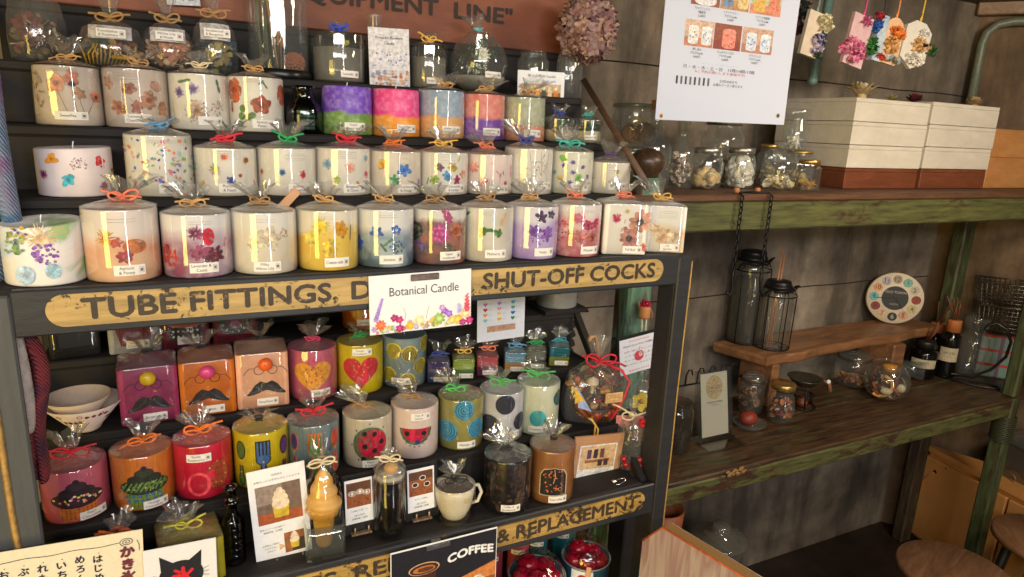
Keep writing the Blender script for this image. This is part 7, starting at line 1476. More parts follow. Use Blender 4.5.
root = thing('lidded_jar', 'round glass jar with a domed glass lid and ball knob, holding pale yellow wax slices', 'jar', (xg, Yc, zS)); hh = PY(778, 148, Yc).z - zS
MB().lathe([(0.001, 0.003), (r * 0.8, 0.0), (r * 0.95, 0.010), (r, hh * 0.4), (r * 0.96, hh * 0.66), (r * 0.84, hh * 0.80), (r * 0.86, hh * 0.84)], 40).build('glass', M_GLASS, root)
MB().lathe([(r * 0.90, hh * 0.845), (r * 0.88, hh * 0.88), (r * 0.6, hh * 0.97), (0.007, hh * 1.0), (0.007, hh * 1.03), (0.014, hh * 1.08), (0.012, hh * 1.15), (0.001, hh * 1.18)], 36).build('lid', M_GLASS, root)
petal_heap(root, 'wax_slices', 0, 0, 0.018, r * 0.78, r * 0.78, 0.015, [(232, 202, 120), (236, 214, 150), (230, 216, 190)], 70, 0.020, 73, ('petal', 'ball'), (3, 2), 0.2)
Yc = 1.30; a, b = PY(795, 175, Yc), PY(821, 175, Yc); r = (b.x - a.x) / 2 * cosp(a, b); xg = (a.x + b.x) / 2
root = thing('hexagonal_jar', 'small six sided brass lidded jar of yellow curls beside the white boxes', 'jar', (xg, Yc, zS), 0.25); hh = PY(808, 160, Yc).z - zS
MB().lathe([(0.001, 0.002), (r * 0.96, 0.0), (r, 0.004), (r, hh * 0.72), (r * 0.8, hh * 0.80), (r * 0.78, hh * 0.86)], 6, smooth=False).build('glass', M_GLASS, root)
MB().lathe([(0.001, hh), (r * 0.82, hh), (r * 0.86, hh * 0.98), (r * 0.86, hh * 0.86), (r * 0.80, hh * 0.855)], 28).build('lid', M_GOLD, root)
petal_heap(root, 'yellow_curls', 0, 0, 0.014, r * 0.7, r * 0.7, 0.010, [(226, 176, 70), (214, 160, 60)], 50, 0.012, 74, ('twig', 'petal'), (4, 1), 0.1)
# jars in the second rank
def jar2(px1, px2, pyt, Yc, lb, lid, heap=None, z0=None, seed=0, name='preserve_jar'):
    a, b = PY(px1, 160, Yc), PY(px2, 160, Yc); r = (b.x - a.x) / 2 * cosp(a, b); z0 = zS if z0 is None else z0; hh = PY((px1 + px2) / 2, pyt, Yc).z - z0
    root = simple_jar(name, lb, (a.x + b.x) / 2, Yc, z0, r, hh, r * 0.74, None, lid, None, 'jar', 0, 0.4, 0.74, heap, seed)
    return root, hh
jr, hj = jar2(782, 815, 152, 1.44, 'brass lidded jar behind the hexagonal jar, carrying the small open milk bottle', M_GOLD, ('wax_bits', [(226, 190, 110), (214, 180, 120)], 60, 0.016), None, 81)
Yc = 1.44; a, b = PY(781, 128, Yc), PY(811, 128, Yc); r = (b.x - a.x) / 2 * cosp(a, b); zt = zS + hj * 1.05
root = thing('milk_bottle', 'small open glass milk bottle with white feathers, standing on the brass lidded jar', 'bottle', ((a.x + b.x) / 2, Yc, zt)); hh = PY(796, 109, Yc).z - zt
MB().lathe([(0.001, 0.002), (r * 0.82, 0.0), (r * 0.86, 0.004), (r * 0.84, hh * 0.52), (r * 0.66, hh * 0.74), (r * 0.66, hh * 0.82), (r * 0.9, hh * 0.86), (r * 0.92, hh * 0.98), (r * 0.8, hh)], 36).build('glass', M_GLASS, root)
petal_heap(root, 'feathers', 0, 0, 0.022, r * 0.6, r * 0.6, 0.018, [(232, 226, 212)], 30, 0.016, 82, ('petal', 'twig'), (1, 2), 0.1)
jar2(757, 780, 146, 1.45, 'yellow brass lidded jar behind the handled jar of white wax', M_GOLD, ('wax_bits', [(190, 160, 90)], 40, 0.014), None, 83)
jar2(698, 742, 122, 1.47, 'big wide glass jar of brown dried slices behind the handled jars', C((150, 140, 120), 0.35, 0.7), ('dried_slices', [(130, 92, 56), (96, 66, 44), (160, 120, 80)], 90, 0.02), None, 84)
# flat gift boxes in two stacks
M_WBOX = wood('white washed box', (204, 194, 178), (226, 216, 200), 0, 4, 0.6, 5, 0.05)
def boxes(x0, x1, y0, y1, levels, nm):
    z = zS
    for i, h in enumerate(levels):
        last = i == 0
        root = thing('gift_box', ('red brown wooden box at the bottom of the %s stack' if last else {1: 'white washed flat box just above the red brown one in the %s stack', 2: 'white washed flat box in the middle of the %s stack', 3: 'topmost white washed flat box of the %s stack, dried flowers lying on it'}[i]) % nm, 'box', ((x0 + x1) / 2, (y0 + y1) / 2, z), 0, 'flat boxes stacked on the upper shelf')
        m = M_BOXBROWN if last else M_WBOX; o = 0.003 if last else (0.001 * (i % 2))
        MB().box((0, 0, h * 0.40), (x1 - x0 - 2 * o, y1 - y0 - 2 * o, h * 0.80), 0, 0.0015).build('tray', m, root)
        MB().box((0, 0, h * 0.90 - 0.0006), (x1 - x0 - 2 * o - 0.0006, y1 - y0 - 2 * o - 0.0006, h * 0.20 - 0.0016), 0, 0.0015).build('lid', m, root)
        z += h
    return z
A = PZ(843, 189, zS); yF = A.y; xF = A.x
x_r = PY(916, 189, yF).x; hz = (PY(859.5, 97, yF).z - zS)
ztop = boxes(xF, x_r, yF, yF + 0.28, [hz * 0.235, hz * 0.255, hz * 0.255, hz * 0.255], 'wider')
x2, x3 = PY(918, 189, yF + 0.004).x, PY(984, 189, yF + 0.004).x; hz2 = PY(932, 101, yF).z - zS
ztop2 = boxes(x2 + 0.002, x3, yF + 0.004, yF + 0.26, [hz2 * 0.235, hz2 * 0.255, hz2 * 0.255, hz2 * 0.255], 'narrower')
xo = x3 + 0.012
for i in (0, 1):
    hh = 0.104 if i == 0 else 0.094
    root = thing('honey_box', ('honey coloured wooden box, lower of the pair beside the white boxes', 'honey coloured wooden box, upper of the pair beside the white boxes')[i], 'box', (xo + 0.15, yF + 0.135, zS + 0.1045 * i), 0.0)
    MB().box((0, 0, hh / 2), (0.30, 0.24, hh), 0, 0.002).build('box', M_BOXORANGE, root)
def posy(px, py, Y, z, lb, cols, R, n, spiky=False, seed=0, cat='dried flower'):
    c = PY(px, py, Y); root = thing('dried_flower', lb, cat, (c.x, Y, z))
    mb = MB(); p = Pal(); g = random.Random(seed)
    for k in range(n):
        a_ = k * 2.39996; t_ = (k + 0.5) / n; el = 0.15 + 1.25 * t_
        M = Matrix.Translation((0, 0, R * 0.18)) @ Matrix.Rotation(a_, 4, 'Z') @ Matrix.Rotation(-el, 4, 'Y')
        L = R * g.uniform(0.8, 1.05) * (1 - 0.3 * t_); w_ = R * (0.11 if spiky else 0.3)
        mb.grid(lambda u, v: (v * L, (u - 0.5) * w_ * math.sin(PI * (0.15 + 0.75 * v)) * 2, 0.06 * R * math.sin(3 * v)), 2, 3, p(g.choice(cols), 0.8), M)
    mb.sphere((0, 0, R * 0.2), R * 0.25, p(cols[-1], 0.8), 10); mb.build('flower_head', p.l, root)
    return root
posy(862, 92, yF + 0.10, ztop, 'cream spiky dried flower lying on the wider stack of white boxes', [(230, 214, 180), (214, 192, 150), (196, 170, 120)], 0.062, 70, True, 1)
posy(916, 92, yF + 0.08, ztop, 'dark crimson dried flower on the end of the wider stack of white boxes', [(96, 30, 40), (120, 40, 50), (80, 24, 34)], 0.036, 40, False, 2)
posy(893, 95, yF + 0.12, ztop, 'yellow green dried sprig between the cream and crimson flowers on the white boxes', [(150, 150, 70), (190, 176, 80), (90, 110, 60)], 0.030, 30, True, 3)
posy(975, 100, yF + 0.10, ztop2, 'pale cream dried flowers on the narrower stack of white boxes', [(222, 200, 156), (206, 180, 130), (190, 160, 110)], 0.040, 46, False, 4)

# poster hung in front of the jars
_a, _b = PY(655, 121, 1.17), PY(784, 124, 1.17); PX0 = (_a.x + _b.x) / 2; PZ0 = (_a.z + _b.z) / 2
PICS = []
def poster(mb, mp, w, h, p):
    X = lambda px, py=45: PY(px, py, 1.17).x - PX0; Yv = lambda py, px=725: PY(px, py, 1.17).z - PZ0
    def pic(x0, y0, x1, y1, bg, tbl, its):
        mb = MB(); p = Pal(); PICS.append((mb, p, 'photo_print'))
        rect(mb, mp, (X(x0) + X(x1)) / 2, (Yv(y0) + Yv(y1)) / 2, X(x1) - X(x0) - 0.001, Yv(y0) - Yv(y1), p(bg), 0.0005)
        rect(mb, mp, (X(x0) + X(x1)) / 2, Yv(y1) + (Yv(y0) - Yv(y1)) * 0.17, X(x1) - X(x0) - 0.001, (Yv(y0) - Yv(y1)) * 0.34, p(tbl), 0.0006)
        for (cx, w_, c, sp) in its:
            w_ *= 0.85
            xx = X(x0) + (X(x1) - X(x0)) * cx; hh = (Yv(y0) - Yv(y1)) * 0.58; yy = Yv(y1) + (Yv(y0) - Yv(y1)) * 0.44
            rect(mb, mp, xx, yy, w_, hh, p(c), 0.0008); star(mb, mp, xx, yy - hh / 2, w_ / 2, p(c), 0.0008, 20, 1, 0.28); star(mb, mp, xx, yy + hh / 2, w_ / 2, p(tuple(min(255, k + 10) for k in c)), 0.0010, 20, 1, 0.28)
            g = random.Random(int(cx * 100))
            for k in range(9): star(mb, mp, xx + g.uniform(-0.35, 0.35) * w_, yy + g.uniform(-0.35, 0.25) * hh, petal_rf(0.0022, 5), p(g.choice(sp)), 0.0012 + 1e-5 * k, 10, 1)
    pk = [(206, 60, 90), (90, 120, 190), (120, 160, 90), (226, 180, 80)]
    yo = 0
    pic(684, 24, 713, 50, (214, 180, 156), (196, 130, 100), [(0.30, 0.032, (236, 234, 232), pk), (0.76, 0.032, (232, 232, 236), [(120, 130, 170)])])
    pic(713.5, 24, 741, 50, (150, 80, 60), (140, 60, 50), [(0.55, 0.045, (230, 140, 120), [(190, 50, 90), (230, 200, 180)])])
    pic(742, 24, 773, 50, (206, 166, 140), (186, 130, 104), [(0.30, 0.036, (214, 222, 236), [(90, 120, 190)]), (0.76, 0.036, (214, 224, 240), [(90, 120, 190)])])
    pic(687, -20, 716, 9, (196, 150, 130), (150, 84, 70), [(0.5, 0.07, (226, 222, 226), pk)])
    pic(716.5, -20, 745, 9, (206, 180, 140), (190, 140, 90), [(0.25, 0.036, (120, 140, 170), [(40, 60, 120)]), (0.78, 0.036, (226, 200, 140), [(200, 160, 90)])])
    pic(746, -20, 777, 9, (190, 200, 160), (214, 140, 110), [(0.3, 0.04, (226, 180, 90), [(230, 150, 60)]), (0.76, 0.04, (226, 140, 110), [(190, 90, 60)])])
    ink = (74, 76, 90)
    for i, (x, ls) in enumerate(((699, ('アロマワックス', '1個使用', '2,200円')), (728, ('ドライフラワー', 'アロマCandle', '3,200円')), (760, ('カラフル地層風', 'アロマCandle', '3,300円')))):
        for k, s in enumerate(ls): text(mb, mp, s, X(x), Yv(12.5 + 3.6 * k), 0.0062, p(ink), 0.0006)
    for i, (x, ls) in enumerate(((698, ('押し花の', 'アロマCandle', '3,000円')), (727, ('らんのボタニカル', 'アロマCandle', '4,200円')), (757, ('グラスジェル', 'アロマCandle', '3,500円')))):
        for k, s in enumerate(ls): text(mb, mp, s, X(x), Yv(53 + 3.6 * k), 0.0062, p(ink), 0.0006)
    stroke(mb, mp, [(X(703), Yv(66)), (X(742), Yv(66))], 0.0004, p((190, 190, 196)), 0.0005)
    text(mb, mp, '月・水・木・土・日　11時/14時/17時', X(723), Yv(70.5), 0.0088, p(ink), 0.0006, width=X(760) - X(687))
    text(mb, mp, '※ご予約お願いします(前後不可)', X(724), Yv(74.3), 0.0066, p((214, 96, 110)), 0.0006, width=X(748) - X(697))
    BM = MB(); BP = Pal(); PICS.append((BM, BP, 'bar_print'))
    for k in range(8): rect(BM, mp, X(680.5 + 4.6 * k), Yv(84), 0.0052, 0.0165, BP((60, 62, 72) if k % 2 == 0 else (96, 98, 110)), 0.0006, 1, 1); 
    for k, s in enumerate(('公式LINEから', 'お得なクーポン貰えます')): text(mb, mp, s, X(733), Yv(82 + 4 * k), 0.0068, p(ink), 0.0006, width=(X(748) - X(718)) * (0.6 if k == 0 else 1))
    for x in (661, 778):
        mb = MB(); p = Pal(); PICS.append((mb, p, 'eyelet')); star(mb, mp, X(x, 116), Yv(116, x), 0.0052, p(M_GOLD), 0.0006, 16, 1); star(mb, mp, X(x, 116), Yv(116, x), 0.0026, p((60, 50, 40)), 0.0008, 12, 1)
Yk = 1.17
a, b = PY(655, 121, Yk), PY(784, 124, Yk)
root = thing('hanging_poster', 'white price poster of candle photos hanging in front of the glass jars', 'poster', ((a.x + b.x) / 2, Yk, (a.z + b.z) / 2), 0)
w_ = b.x - a.x; h_ = 0.52
MB().grid(lambda u, v: ((u - 0.5) * w_, 0.004 * math.sin(v * 3.0) * (1 - v), v * h_ + 0.004 * (u - 0.5)), 12, 14).build('sheet', NT('poster paper').set((206, 212, 230), 0.6), root)
mb = MB(); p = Pal(); poster(mb, lambda s, t_, e: V((s, 0.004 * math.sin(max(0, t_) / h_ * 3.0) * (1 - t_ / h_) - e, t_)), w_, h_, p); mb.build('print', p.l, root)
for m_, p_, n_ in PICS: m_.build(n_, p_.l, root)
for s_ in (-1, 1): MB().tube([(s_ * w_ * 0.46, 0, h_ - 0.01), (s_ * w_ * 0.46, 0, CEIL - root.location.z)], 0.0012, 5).build('hanging_cord', M_JUTE, root)

# scented wax tablets hanging on cords above the boxes
def tablet(name, lb, px, pyt, pyb, w_px, outline, base, deco, cord, rz=0.0, tilt=0.0, th=0.010, Y=1.30):
    c = PY(px, pyb, Y); t_ = PY(px, pyt, Y); hh = t_.z - c.z; w = PY(px + w_px / 2, pyb, Y).x - PY(px - w_px / 2, pyb, Y).x
    root = thing(name, lb, 'wax tablet', (c.x, Y, c.z), rz, None, (0, tilt, rz))
    o = [(x * w, z * hh) for x, z in outline]
    MB().prism([(x, z) for x, z in o], -th / 2, th / 2, 0, Matrix(((1, 0, 0, 0), (0, 0, -1, 0), (0, 1, 0, 0), (0, 0, 0, 1)))).build('wax_slab', base, root)
    deco(root, w, hh)
    zt = CEIL - c.z
    MB().tube([(0, -0.002, hh * 0.93), (0.002, 0, hh * 1.06), (0.0 + math.sin(tilt) * 0.0, 0, hh * 1.25), (-math.sin(tilt) * zt * 0.3, 0, zt)], 0.0024, 6).tube([(0.003, -0.002, hh * 0.95), (-0.003, 0, hh * 1.06), (0.003, 0.001, hh * 1.16), (0, 0.001, hh * 1.3)], 0.0022, 6).build('cord', cord, root)
    return root
RECT = [(-0.5, 0), (0.5, 0), (0.5, 1), (-0.5, 1)]
ARCH = [(-0.5, 0.06), (-0.40, 0), (0.40, 0), (0.5, 0.06), (0.5, 0.75), (0.36, 0.92), (0.12, 1.0), (-0.12, 1.0), (-0.36, 0.92), (-0.5, 0.75)]
HEXA = [(0, 0), (0.5, 0.20), (0.5, 0.85), (0.20, 1.0), (-0.20, 1.0), (-0.5, 0.85), (-0.5, 0.20)]
MW = wax('tablet ivory wax', (226, 208, 184), (214, 194, 168))
def heapat(nm, x, z, rx, rz_, cols, n, s, seed, kinds=('petal', 'cup', 'ball'), wts=(3, 3, 1), y=-0.012):
    return lambda root, w, h: petal_heap(root, nm, x * w, y, z * h, rx * w * 0.9, 0.007, rz_ * h * 0.9, cols, int(n * 1.5), s * 0.66, seed, kinds, wts, 0.1)
def multi(*fs): return lambda root, w, h: [f(root, w, h) for f in fs]
tablet('wax_tablet', 'narrow cream wax tablet edged with white hydrangea and mauve petals, nearest the poster', 806, 10, 56, 16, RECT, MW, multi(heapat('white_flowers', 0.5, 0.78, 0.45, 0.22, [(222, 210, 176), (206, 196, 160)], 50, 0.016, 1), heapat('mauve_flowers', 0.35, 0.3, 0.45, 0.25, [(186, 170, 196), (200, 186, 206), (70, 80, 140)], 34, 0.017, 2), heapat('leaves', 0.55, 0.05, 0.3, 0.1, [(60, 70, 50)], 14, 0.014, 3)), C((120, 150, 140)), 0.0, 0.16)
tablet('wax_tablet', 'lilac pink wax tablet with bright pink larkspur, second along from the poster', 850, 13, 66, 20, RECT, wax('pink tablet wax', (222, 186, 186), (206, 168, 172)), multi(heapat('pink_flowers', -0.25, 0.28, 0.72, 0.26, [(214, 90, 140), (226, 130, 166), (232, 160, 180), (190, 60, 120)], 70, 0.019, 4), heapat('pink_bud', 0.1, 0.88, 0.3, 0.1, [(206, 90, 140), (190, 110, 140)], 20, 0.014, 5)), C((206, 70, 120)), 0.0, 0.17)
tablet('wax_tablet', 'slim striped wax tablet with blue, red and green moss, middle of its row', 873, 14, 61, 9, RECT, wax('pale stripe wax', (206, 212, 214), (150, 176, 200)), multi(heapat('blue_flowers', -0.7, 0.70, 0.5, 0.16, [(40, 80, 170), (50, 110, 190)], 30, 0.014, 6), heapat('red_flowers', -0.7, 0.92, 0.5, 0.1, [(150, 30, 40)], 18, 0.013, 7), heapat('green_moss', -0.8, 0.25, 0.6, 0.22, [(60, 130, 50), (40, 100, 40)], 50, 0.013, 8)), C((40, 40, 46)), 0.0, 0.10, 0.016)
tablet('wax_tablet', 'peach arched wax tablet with orange blooms and a silver leaf, on a peach cord', 885, 16, 64, 19, ARCH, wax('peach tablet wax', (232, 190, 150), (222, 176, 134)), multi(heapat('orange_flowers', 0.1, 0.68, 0.42, 0.13, [(232, 120, 40), (240, 150, 70)], 40, 0.014, 9), heapat('straw_flower', -0.1, 0.38, 0.4, 0.20, [(206, 150, 90), (226, 180, 120)], 40, 0.016, 10), heapat('silver_leaf', 0.15, 0.10, 0.6, 0.06, [(190, 190, 186), (150, 150, 146)], 16, 0.018, 11), heapat('red_petals', -0.5, 0.08, 0.3, 0.07, [(206, 60, 30)], 14, 0.012, 12)), C((226, 140, 80)), 0.0, 0.13)
tablet('wax_tablet', 'pale six sided wax tablet with a cream anemone and fern on a yellow cord', 908, 20, 69, 26, HEXA, wax('white tablet wax', (226, 220, 208), (214, 206, 192)), multi(heapat('anemone', 0.12, 0.50, 0.36, 0.15, [(226, 180, 120), (232, 196, 144)], 44, 0.017, 13), heapat('white_ball', 0.15, 0.78, 0.18, 0.08, [(232, 230, 226)], 30, 0.008, 14), heapat('dark_eye', 0.14, 0.52, 0.06, 0.03, [(70, 40, 30)], 14, 0.008, 15, y=-0.024), heapat('fern', 0.58, 0.5, 0.16, 0.20, [(40, 76, 46), (56, 90, 50)], 26, 0.012, 16), heapat('white_petals', 0, 0.18, 0.42, 0.13, [(232, 226, 216)], 30, 0.018, 17)), C((214, 176, 40)), 0.0, 0.14)
tablet('dried_posy', 'dark brown dried posy hanging just behind the edge of the poster', 792, 4, 34, 12, RECT, C((70, 40, 36)), multi(heapat('brown_flowers', 0.0, 0.2, 0.8, 0.3, [(110, 60, 44), (84, 44, 40), (60, 34, 36)], 46, 0.016, 18), heapat('dark_leaves', 0.2, 0.8, 0.7, 0.35, [(40, 44, 40), (54, 54, 46)], 30, 0.018, 19)), C((90, 80, 70)), 0.0, 0.1, 0.006, 1.34)
c = PY(812, 84, 1.5)
root = thing('teal_strap', 'teal metal strap with a rounded end hanging on the wall behind the wax tablets', 'strap', (c.x, 1.5, c.z))
MB().tube([(0.0, 0, 0.008), (0.003, 0, 0.03), (0.010, 0.0, 0.1), (0.03, 0, CEIL - c.z)], 0.0135, 10, flat=1.0).sphere((0, 0, 0.010), 0.015, 0, 14).build('strap', C((104, 134, 124), 0.35), root)

# ================================================================ hanging chain and slab bench with lanterns and clock
zC = zLt
def chain(root, name, x, y, z0, z1, m, r=0.0018, pitch=0.014):
    mb = MB(); n = int((z1 - z0) / pitch)
    for i in range(n + 1):
        z = z1 - i * pitch; s = i % 2
        mb.tube([V((x + (0.0045 * math.cos(a_) if s == 0 else 0), y + (0.0045 * math.cos(a_) if s else 0), z + 0.0085 * math.sin(a_))) for a_ in [2 * PI * k / 12 for k in range(12)]], r, 5, closed=True)
    return mb.build(name, m, root)
a, b = PY(743, 192, 1.185), PY(772, 194, 1.185)
root = thing('hanging_chain', 'black iron chain with hooks hanging over the edge of the upper green shelf', 'chain', ((a.x + b.x) / 2, 1.185, zS))
hw = (b.x - a.x) / 2
chain(root, 'chain', -hw, 0, PY(738, 272, 1.185).z - zS, -0.01, M_BLACKWIRE); chain(root, 'chain', hw, 0, PY(766, 262, 1.185).z - zS, -0.01, M_BLACKWIRE)
MB().tube([(-hw, 0, -0.004), (-hw, 0.010, 0.003), (-hw * 0.5, 0.02, 0.0032), (hw * 0.5, 0.02, 0.0032), (hw, 0.010, 0.003), (hw, 0, -0.004)], 0.0024, 6).build('chain_end', M_BLACKWIRE, root)
for s_, q in ((-1, 278), (1, 280)):
    zz = PY(752 + 14 * s_, q, 1.185).z - zS
    MB().tube([(s_ * hw, 0, zz + 0.02), (s_ * hw, 0, zz), (s_ * hw + 0.006, 0, zz - 0.03), (s_ * hw + 0.016 * (1 if s_ > 0 else -0.2), 0, zz - 0.045), (s_ * hw + 0.034 * (1 if s_ > 0 else -0.4), 0, zz - 0.034)], 0.003, 6).build('hook', M_BLACKWIRE, root)
    MB().lathe([(0.001, 0), (0.008, 0), (0.007, 0.012), (0.001, 0.013)], 12, (s_ * hw * 0.72, 0.035, 0.0006)).build('cork_stop', wood('cork', (176, 110, 64), (214, 150, 96), 2, 30), root)
zB = H - 0.70
bench = thing('slab_bench', 'live edged reddish wooden slab on two thick legs, standing on the counter', 'bench', (2.15, 1.56, zC))
g = random.Random(14); top = []
fr = [PZ(768, 358, zB), PZ(800, 352, zB), PZ(850, 341, zB), PZ(900, 334, zB), PZ(944, 325, zB)]
out = [(1.630, 1.655), (1.645, 1.61), (1.668, 1.53)]
for i in range(len(fr) - 1):
    for k in range(5): t_ = k / 5; q = fr[i].lerp(fr[i + 1], t_); out.append((q.x, q.y + 0.006 * math.sin(q.x * 23) + g.uniform(-0.003, 0.003)))
out += [(2.695, 1.535), (2.66, 1.62), (2.60, 1.655), (2.3, 1.668), (1.95, 1.662)]
n = len(out); cx, cy = 2.15, 1.56; vs = []
for zz, k in ((zB - 0.036, 0.012), (zB - 0.030, 0.004), (zB - 0.010, 0.0), (zB, 0.006)):
    for x, y in out: vs.append((x + (cx - x) * k * 1.2 - cx, y + (cy - y) * k * 6 - cy, zz - zC))
fs = [(j * n + i, j * n + (i + 1) % n, (j + 1) * n + (i + 1) % n, (j + 1) * n + i) for j in range(3) for i in range(n)] + [tuple(range(n))[::-1], tuple(3 * n + i for i in range(n))]
MB().add(vs, fs, 0, False).build('slab', M_LIVEEDGE, bench)
for x0, x1 in ((PZ(735, 400, zC).x + 0.05, PZ(776, 408, zC).x), (2.36, 2.43)):
    MB().box(((x0 + x1) / 2 - cx, -0.015, (zB - 0.036 - zC) / 2), (x1 - x0, 0.15, zB - 0.0362 - zC), 0, 0.006).build('leg', M_LIVEEDGE, bench)
def lantern(px1, px2, pyt, pyb, lb, sticks=False, rz=0.0):
    q = PZ((px1 + px2) / 2, pyb, zB); Yc = q.y + 0.035; a, b = PY(px1, (pyt + pyb) / 2, Yc), PY(px2, (pyt + pyb) / 2, Yc); r = (b.x - a.x) / 2 * cosp(a, b) * 0.9; c_ = away(q, r); Yc = c_.y; xg = PY((px1 + px2) / 2, (pyt + pyb) / 2, Yc).x
    root = thing('glass_lantern', lb, 'lantern', (xg, Yc, zB), rz); hh = PY((px1 + px2) / 2, pyt, Yc).z - zB
    MB().lathe([(0.001, 0.002), (r * 0.86, 0.001), (r * 0.90, 0.006), (r * 0.90, hh * 0.80), (r * 0.84, hh * 0.86), (r * 0.70, hh * 0.90)], 36).build('glass', thin_glass('dusty lantern glass', (232, 232, 226), 0.06, 0.45, 0.05, 0.4, 60, haze=0.04), root)
    mb = MB().lathe([(0.001, hh), (r * 0.62, hh), (r * 0.66, hh * 0.985), (r * 0.66, hh * 0.945), (r * 0.72, hh * 0.94), (r * 0.74, hh * 0.90), (r * 0.70, hh * 0.895)], 32).build('lid', C((36, 35, 34), 0.4, 0.5), root)
    mb = MB()
    for zz, k in ((0.004, 0.98), (hh * 0.80, 1.02), (hh * 0.90, 0.80)): mb.tube([(r * k * math.cos(2 * PI * i / 32), r * k * math.sin(2 * PI * i / 32), zz) for i in range(32)], 0.0021, 6, closed=True)
    for i in range(6):
        a_ = 2 * PI * i / 6 + 0.3; mb.tube([(r * 0.4 * math.cos(a_), r * 0.4 * math.sin(a_), 0.003), (r * 0.98 * math.cos(a_), r * 0.98 * math.sin(a_), 0.004), (r * 1.02 * math.cos(a_), r * 1.02 * math.sin(a_), hh * 0.80), (r * 0.80 * math.cos(a_), r * 0.80 * math.sin(a_), hh * 0.90)], 0.0019, 5)
    mb.build('wire_cage', M_BLACKWIRE, root)
    mb = MB()
    mb.tube([(-r * 1.02, 0, hh * 0.80), (-r * 1.10, -0.01, hh * 0.86), (-r * 1.05, -0.03, hh * 0.90), (-0.0, -r * 1.0, hh * 0.885), (r * 1.05, -0.03, hh * 0.93), (r * 1.12, -0.01, hh * 0.90), (r * 1.02, 0, hh * 0.80)], 0.0028, 6)
    mb.tube([(-r * 0.95, -0.035, hh * 0.895), (-r * 0.3, -r * 1.0, hh * 0.885)], 0.0058, 8); mb.build('bail_handle', M_BLACKWIRE, root)
    if sticks:
        mb = MB()
        for k in range(2): mb.tube([(-r * 0.5 + 0.012 * k, -r * 0.2, 0.006), (r * (0.25 + 0.22 * k), r * 0.3, hh * 1.45 - 0.02 * k)], 0.003, 6)
        mb.build('bamboo_sticks', wood('bamboo', (176, 116, 80), (206, 150, 112), 2, 10), root)
    else: MB().lathe([(0.001, 0.002), (r * 0.8, 0.002), (r * 0.8, hh * 0.70), (0.001, hh * 0.71)], 24).build('sand_fill', thin_glass('clouded fill', (214, 210, 198), 0.02, 0.1, haze=0.05), root)
lantern(727, 770, 251, 345, 'tall wire caged glass lantern at the back of the slab bench below the chain')
lantern(753, 796, 281, 351, 'shorter wire caged glass lantern with two bamboo sticks in front of the tall one', True)
# clock leaning on the wall, turned to the room
R = 0.104; cc = PY(895, 299, 1.58)
q = PZ(894, 325, zB)
ck = thing('round_clock', 'round cream clock with coloured number discs and a black centre on the bench', 'clock', (q.x + 0.005, 1.60, zB), -0.72, None, (-0.10, 0, -0.78))
Mf = Matrix(((1, 0, 0, 0), (0, 0, -1, 0), (0, 1, 0, R), (0, 0, 0, 1)))
MB().lathe([(0.001, -0.009), (R * 0.97, -0.009), (R, -0.005), (R, 0.005), (R * 0.985, 0.0075), (0.001, 0.0078)], 64, M=Mf).build('case', C((222, 206, 178), 0.5, 0, 0.04), ck)
mb = MB().tube([Mf @ V((R * 0.985 * math.cos(2 * PI * i / 64), R * 0.985 * math.sin(2 * PI * i / 64), 0.006)) for i in range(64)], 0.0022, 6, closed=True); mb.build('rim', C((96, 70, 50), 0.5), ck)
mb = MB(); p = Pal(); mp = lambda s, t_, e: V((s, -0.0079 - e, R + t_))
star(mb, mp, 0, 0, R * 0.46, p((50, 50, 46)), 0.0003, 48, 2)
cols = [(120, 176, 160), (196, 186, 160), (150, 60, 44), (196, 180, 120), (206, 150, 120), (44, 46, 46), (214, 176, 140), (140, 52, 44), (110, 176, 176), (222, 156, 110), (176, 166, 176), (166, 150, 120)]
for i in range(12):
    a_ = PI / 2 - (i + 1) * PI / 6; x, y = R * 0.72 * math.cos(a_), R * 0.72 * math.sin(a_)
    star(mb, mp, x, y, R * 0.165, p(cols[i]), 0.0003, 24, 1); text(mb, mp, str(i + 1), x, y, R * 0.24, p((70, 56, 46) if i != 5 else (200, 190, 170)), 0.0006)
text(mb, mp, 'OLD TOWN', 0, R * 0.22, R * 0.13, p((206, 196, 176)), 0.0006); text(mb, mp, 'CLOCK', 0, -R * 0.24, R * 0.09, p((190, 180, 160)), 0.0006)
mb.build('dial_print', p.l, ck)
for nm, ang, L, w in (('hour_hand', math.radians(-52), 0.5, 0.0028), ('minute_hand', math.radians(184), 0.74, 0.0022)):
    mb = MB(); stroke(mb, mp, [(-0.012 * math.cos(ang), -0.012 * math.sin(ang)), (R * L * 0.6 * math.cos(ang), R * L * 0.6 * math.sin(ang)), (R * L * math.cos(ang), R * L * math.sin(ang))], [w, w * 1.3, w * 0.5], 0, 0.002); mb.build(nm, C((16, 16, 16)), ck)
MB().sphere((0, -0.0105, R), 0.0035, 0, 12).build('centre_pin', M_STEEL, ck)

# ================================================================ on the counter
M_ACRYL = thin_glass('clear acrylic', (240, 242, 240), 0.05, 0.6, 0.02)
q = PZ(720, 443, zC)
st = thing('acrylic_stand', 'clear acrylic stand holding a cream leaflet on the counter next to the rack', 'display stand', (q.x + 0.0, q.y + 0.02, zC + 0.0005), 0.0)
lean = Matrix.Rotation(-0.20, 4, 'X')
MB().box((0, 0.004, 0.1095), (0.138, 0.002, 0.215), 0, 0.0008, lean).box((0, -0.004, 0.1095), (0.138, 0.002, 0.215), 0, 0.0008, lean).build('holder', M_ACRYL, st)
MB().box((0.0, -0.010, 0.0015), (0.15, 0.095, 0.003), 0, 0.0008).build('foot', M_ACRYL, st)
lf = thing('leaflet', 'cream leaflet with a pale round emblem standing in the acrylic holder', 'leaflet', st.location + V((0, 0.0, 0.003)), 0, None, (-0.20, 0, 0))
K_ = 1.46
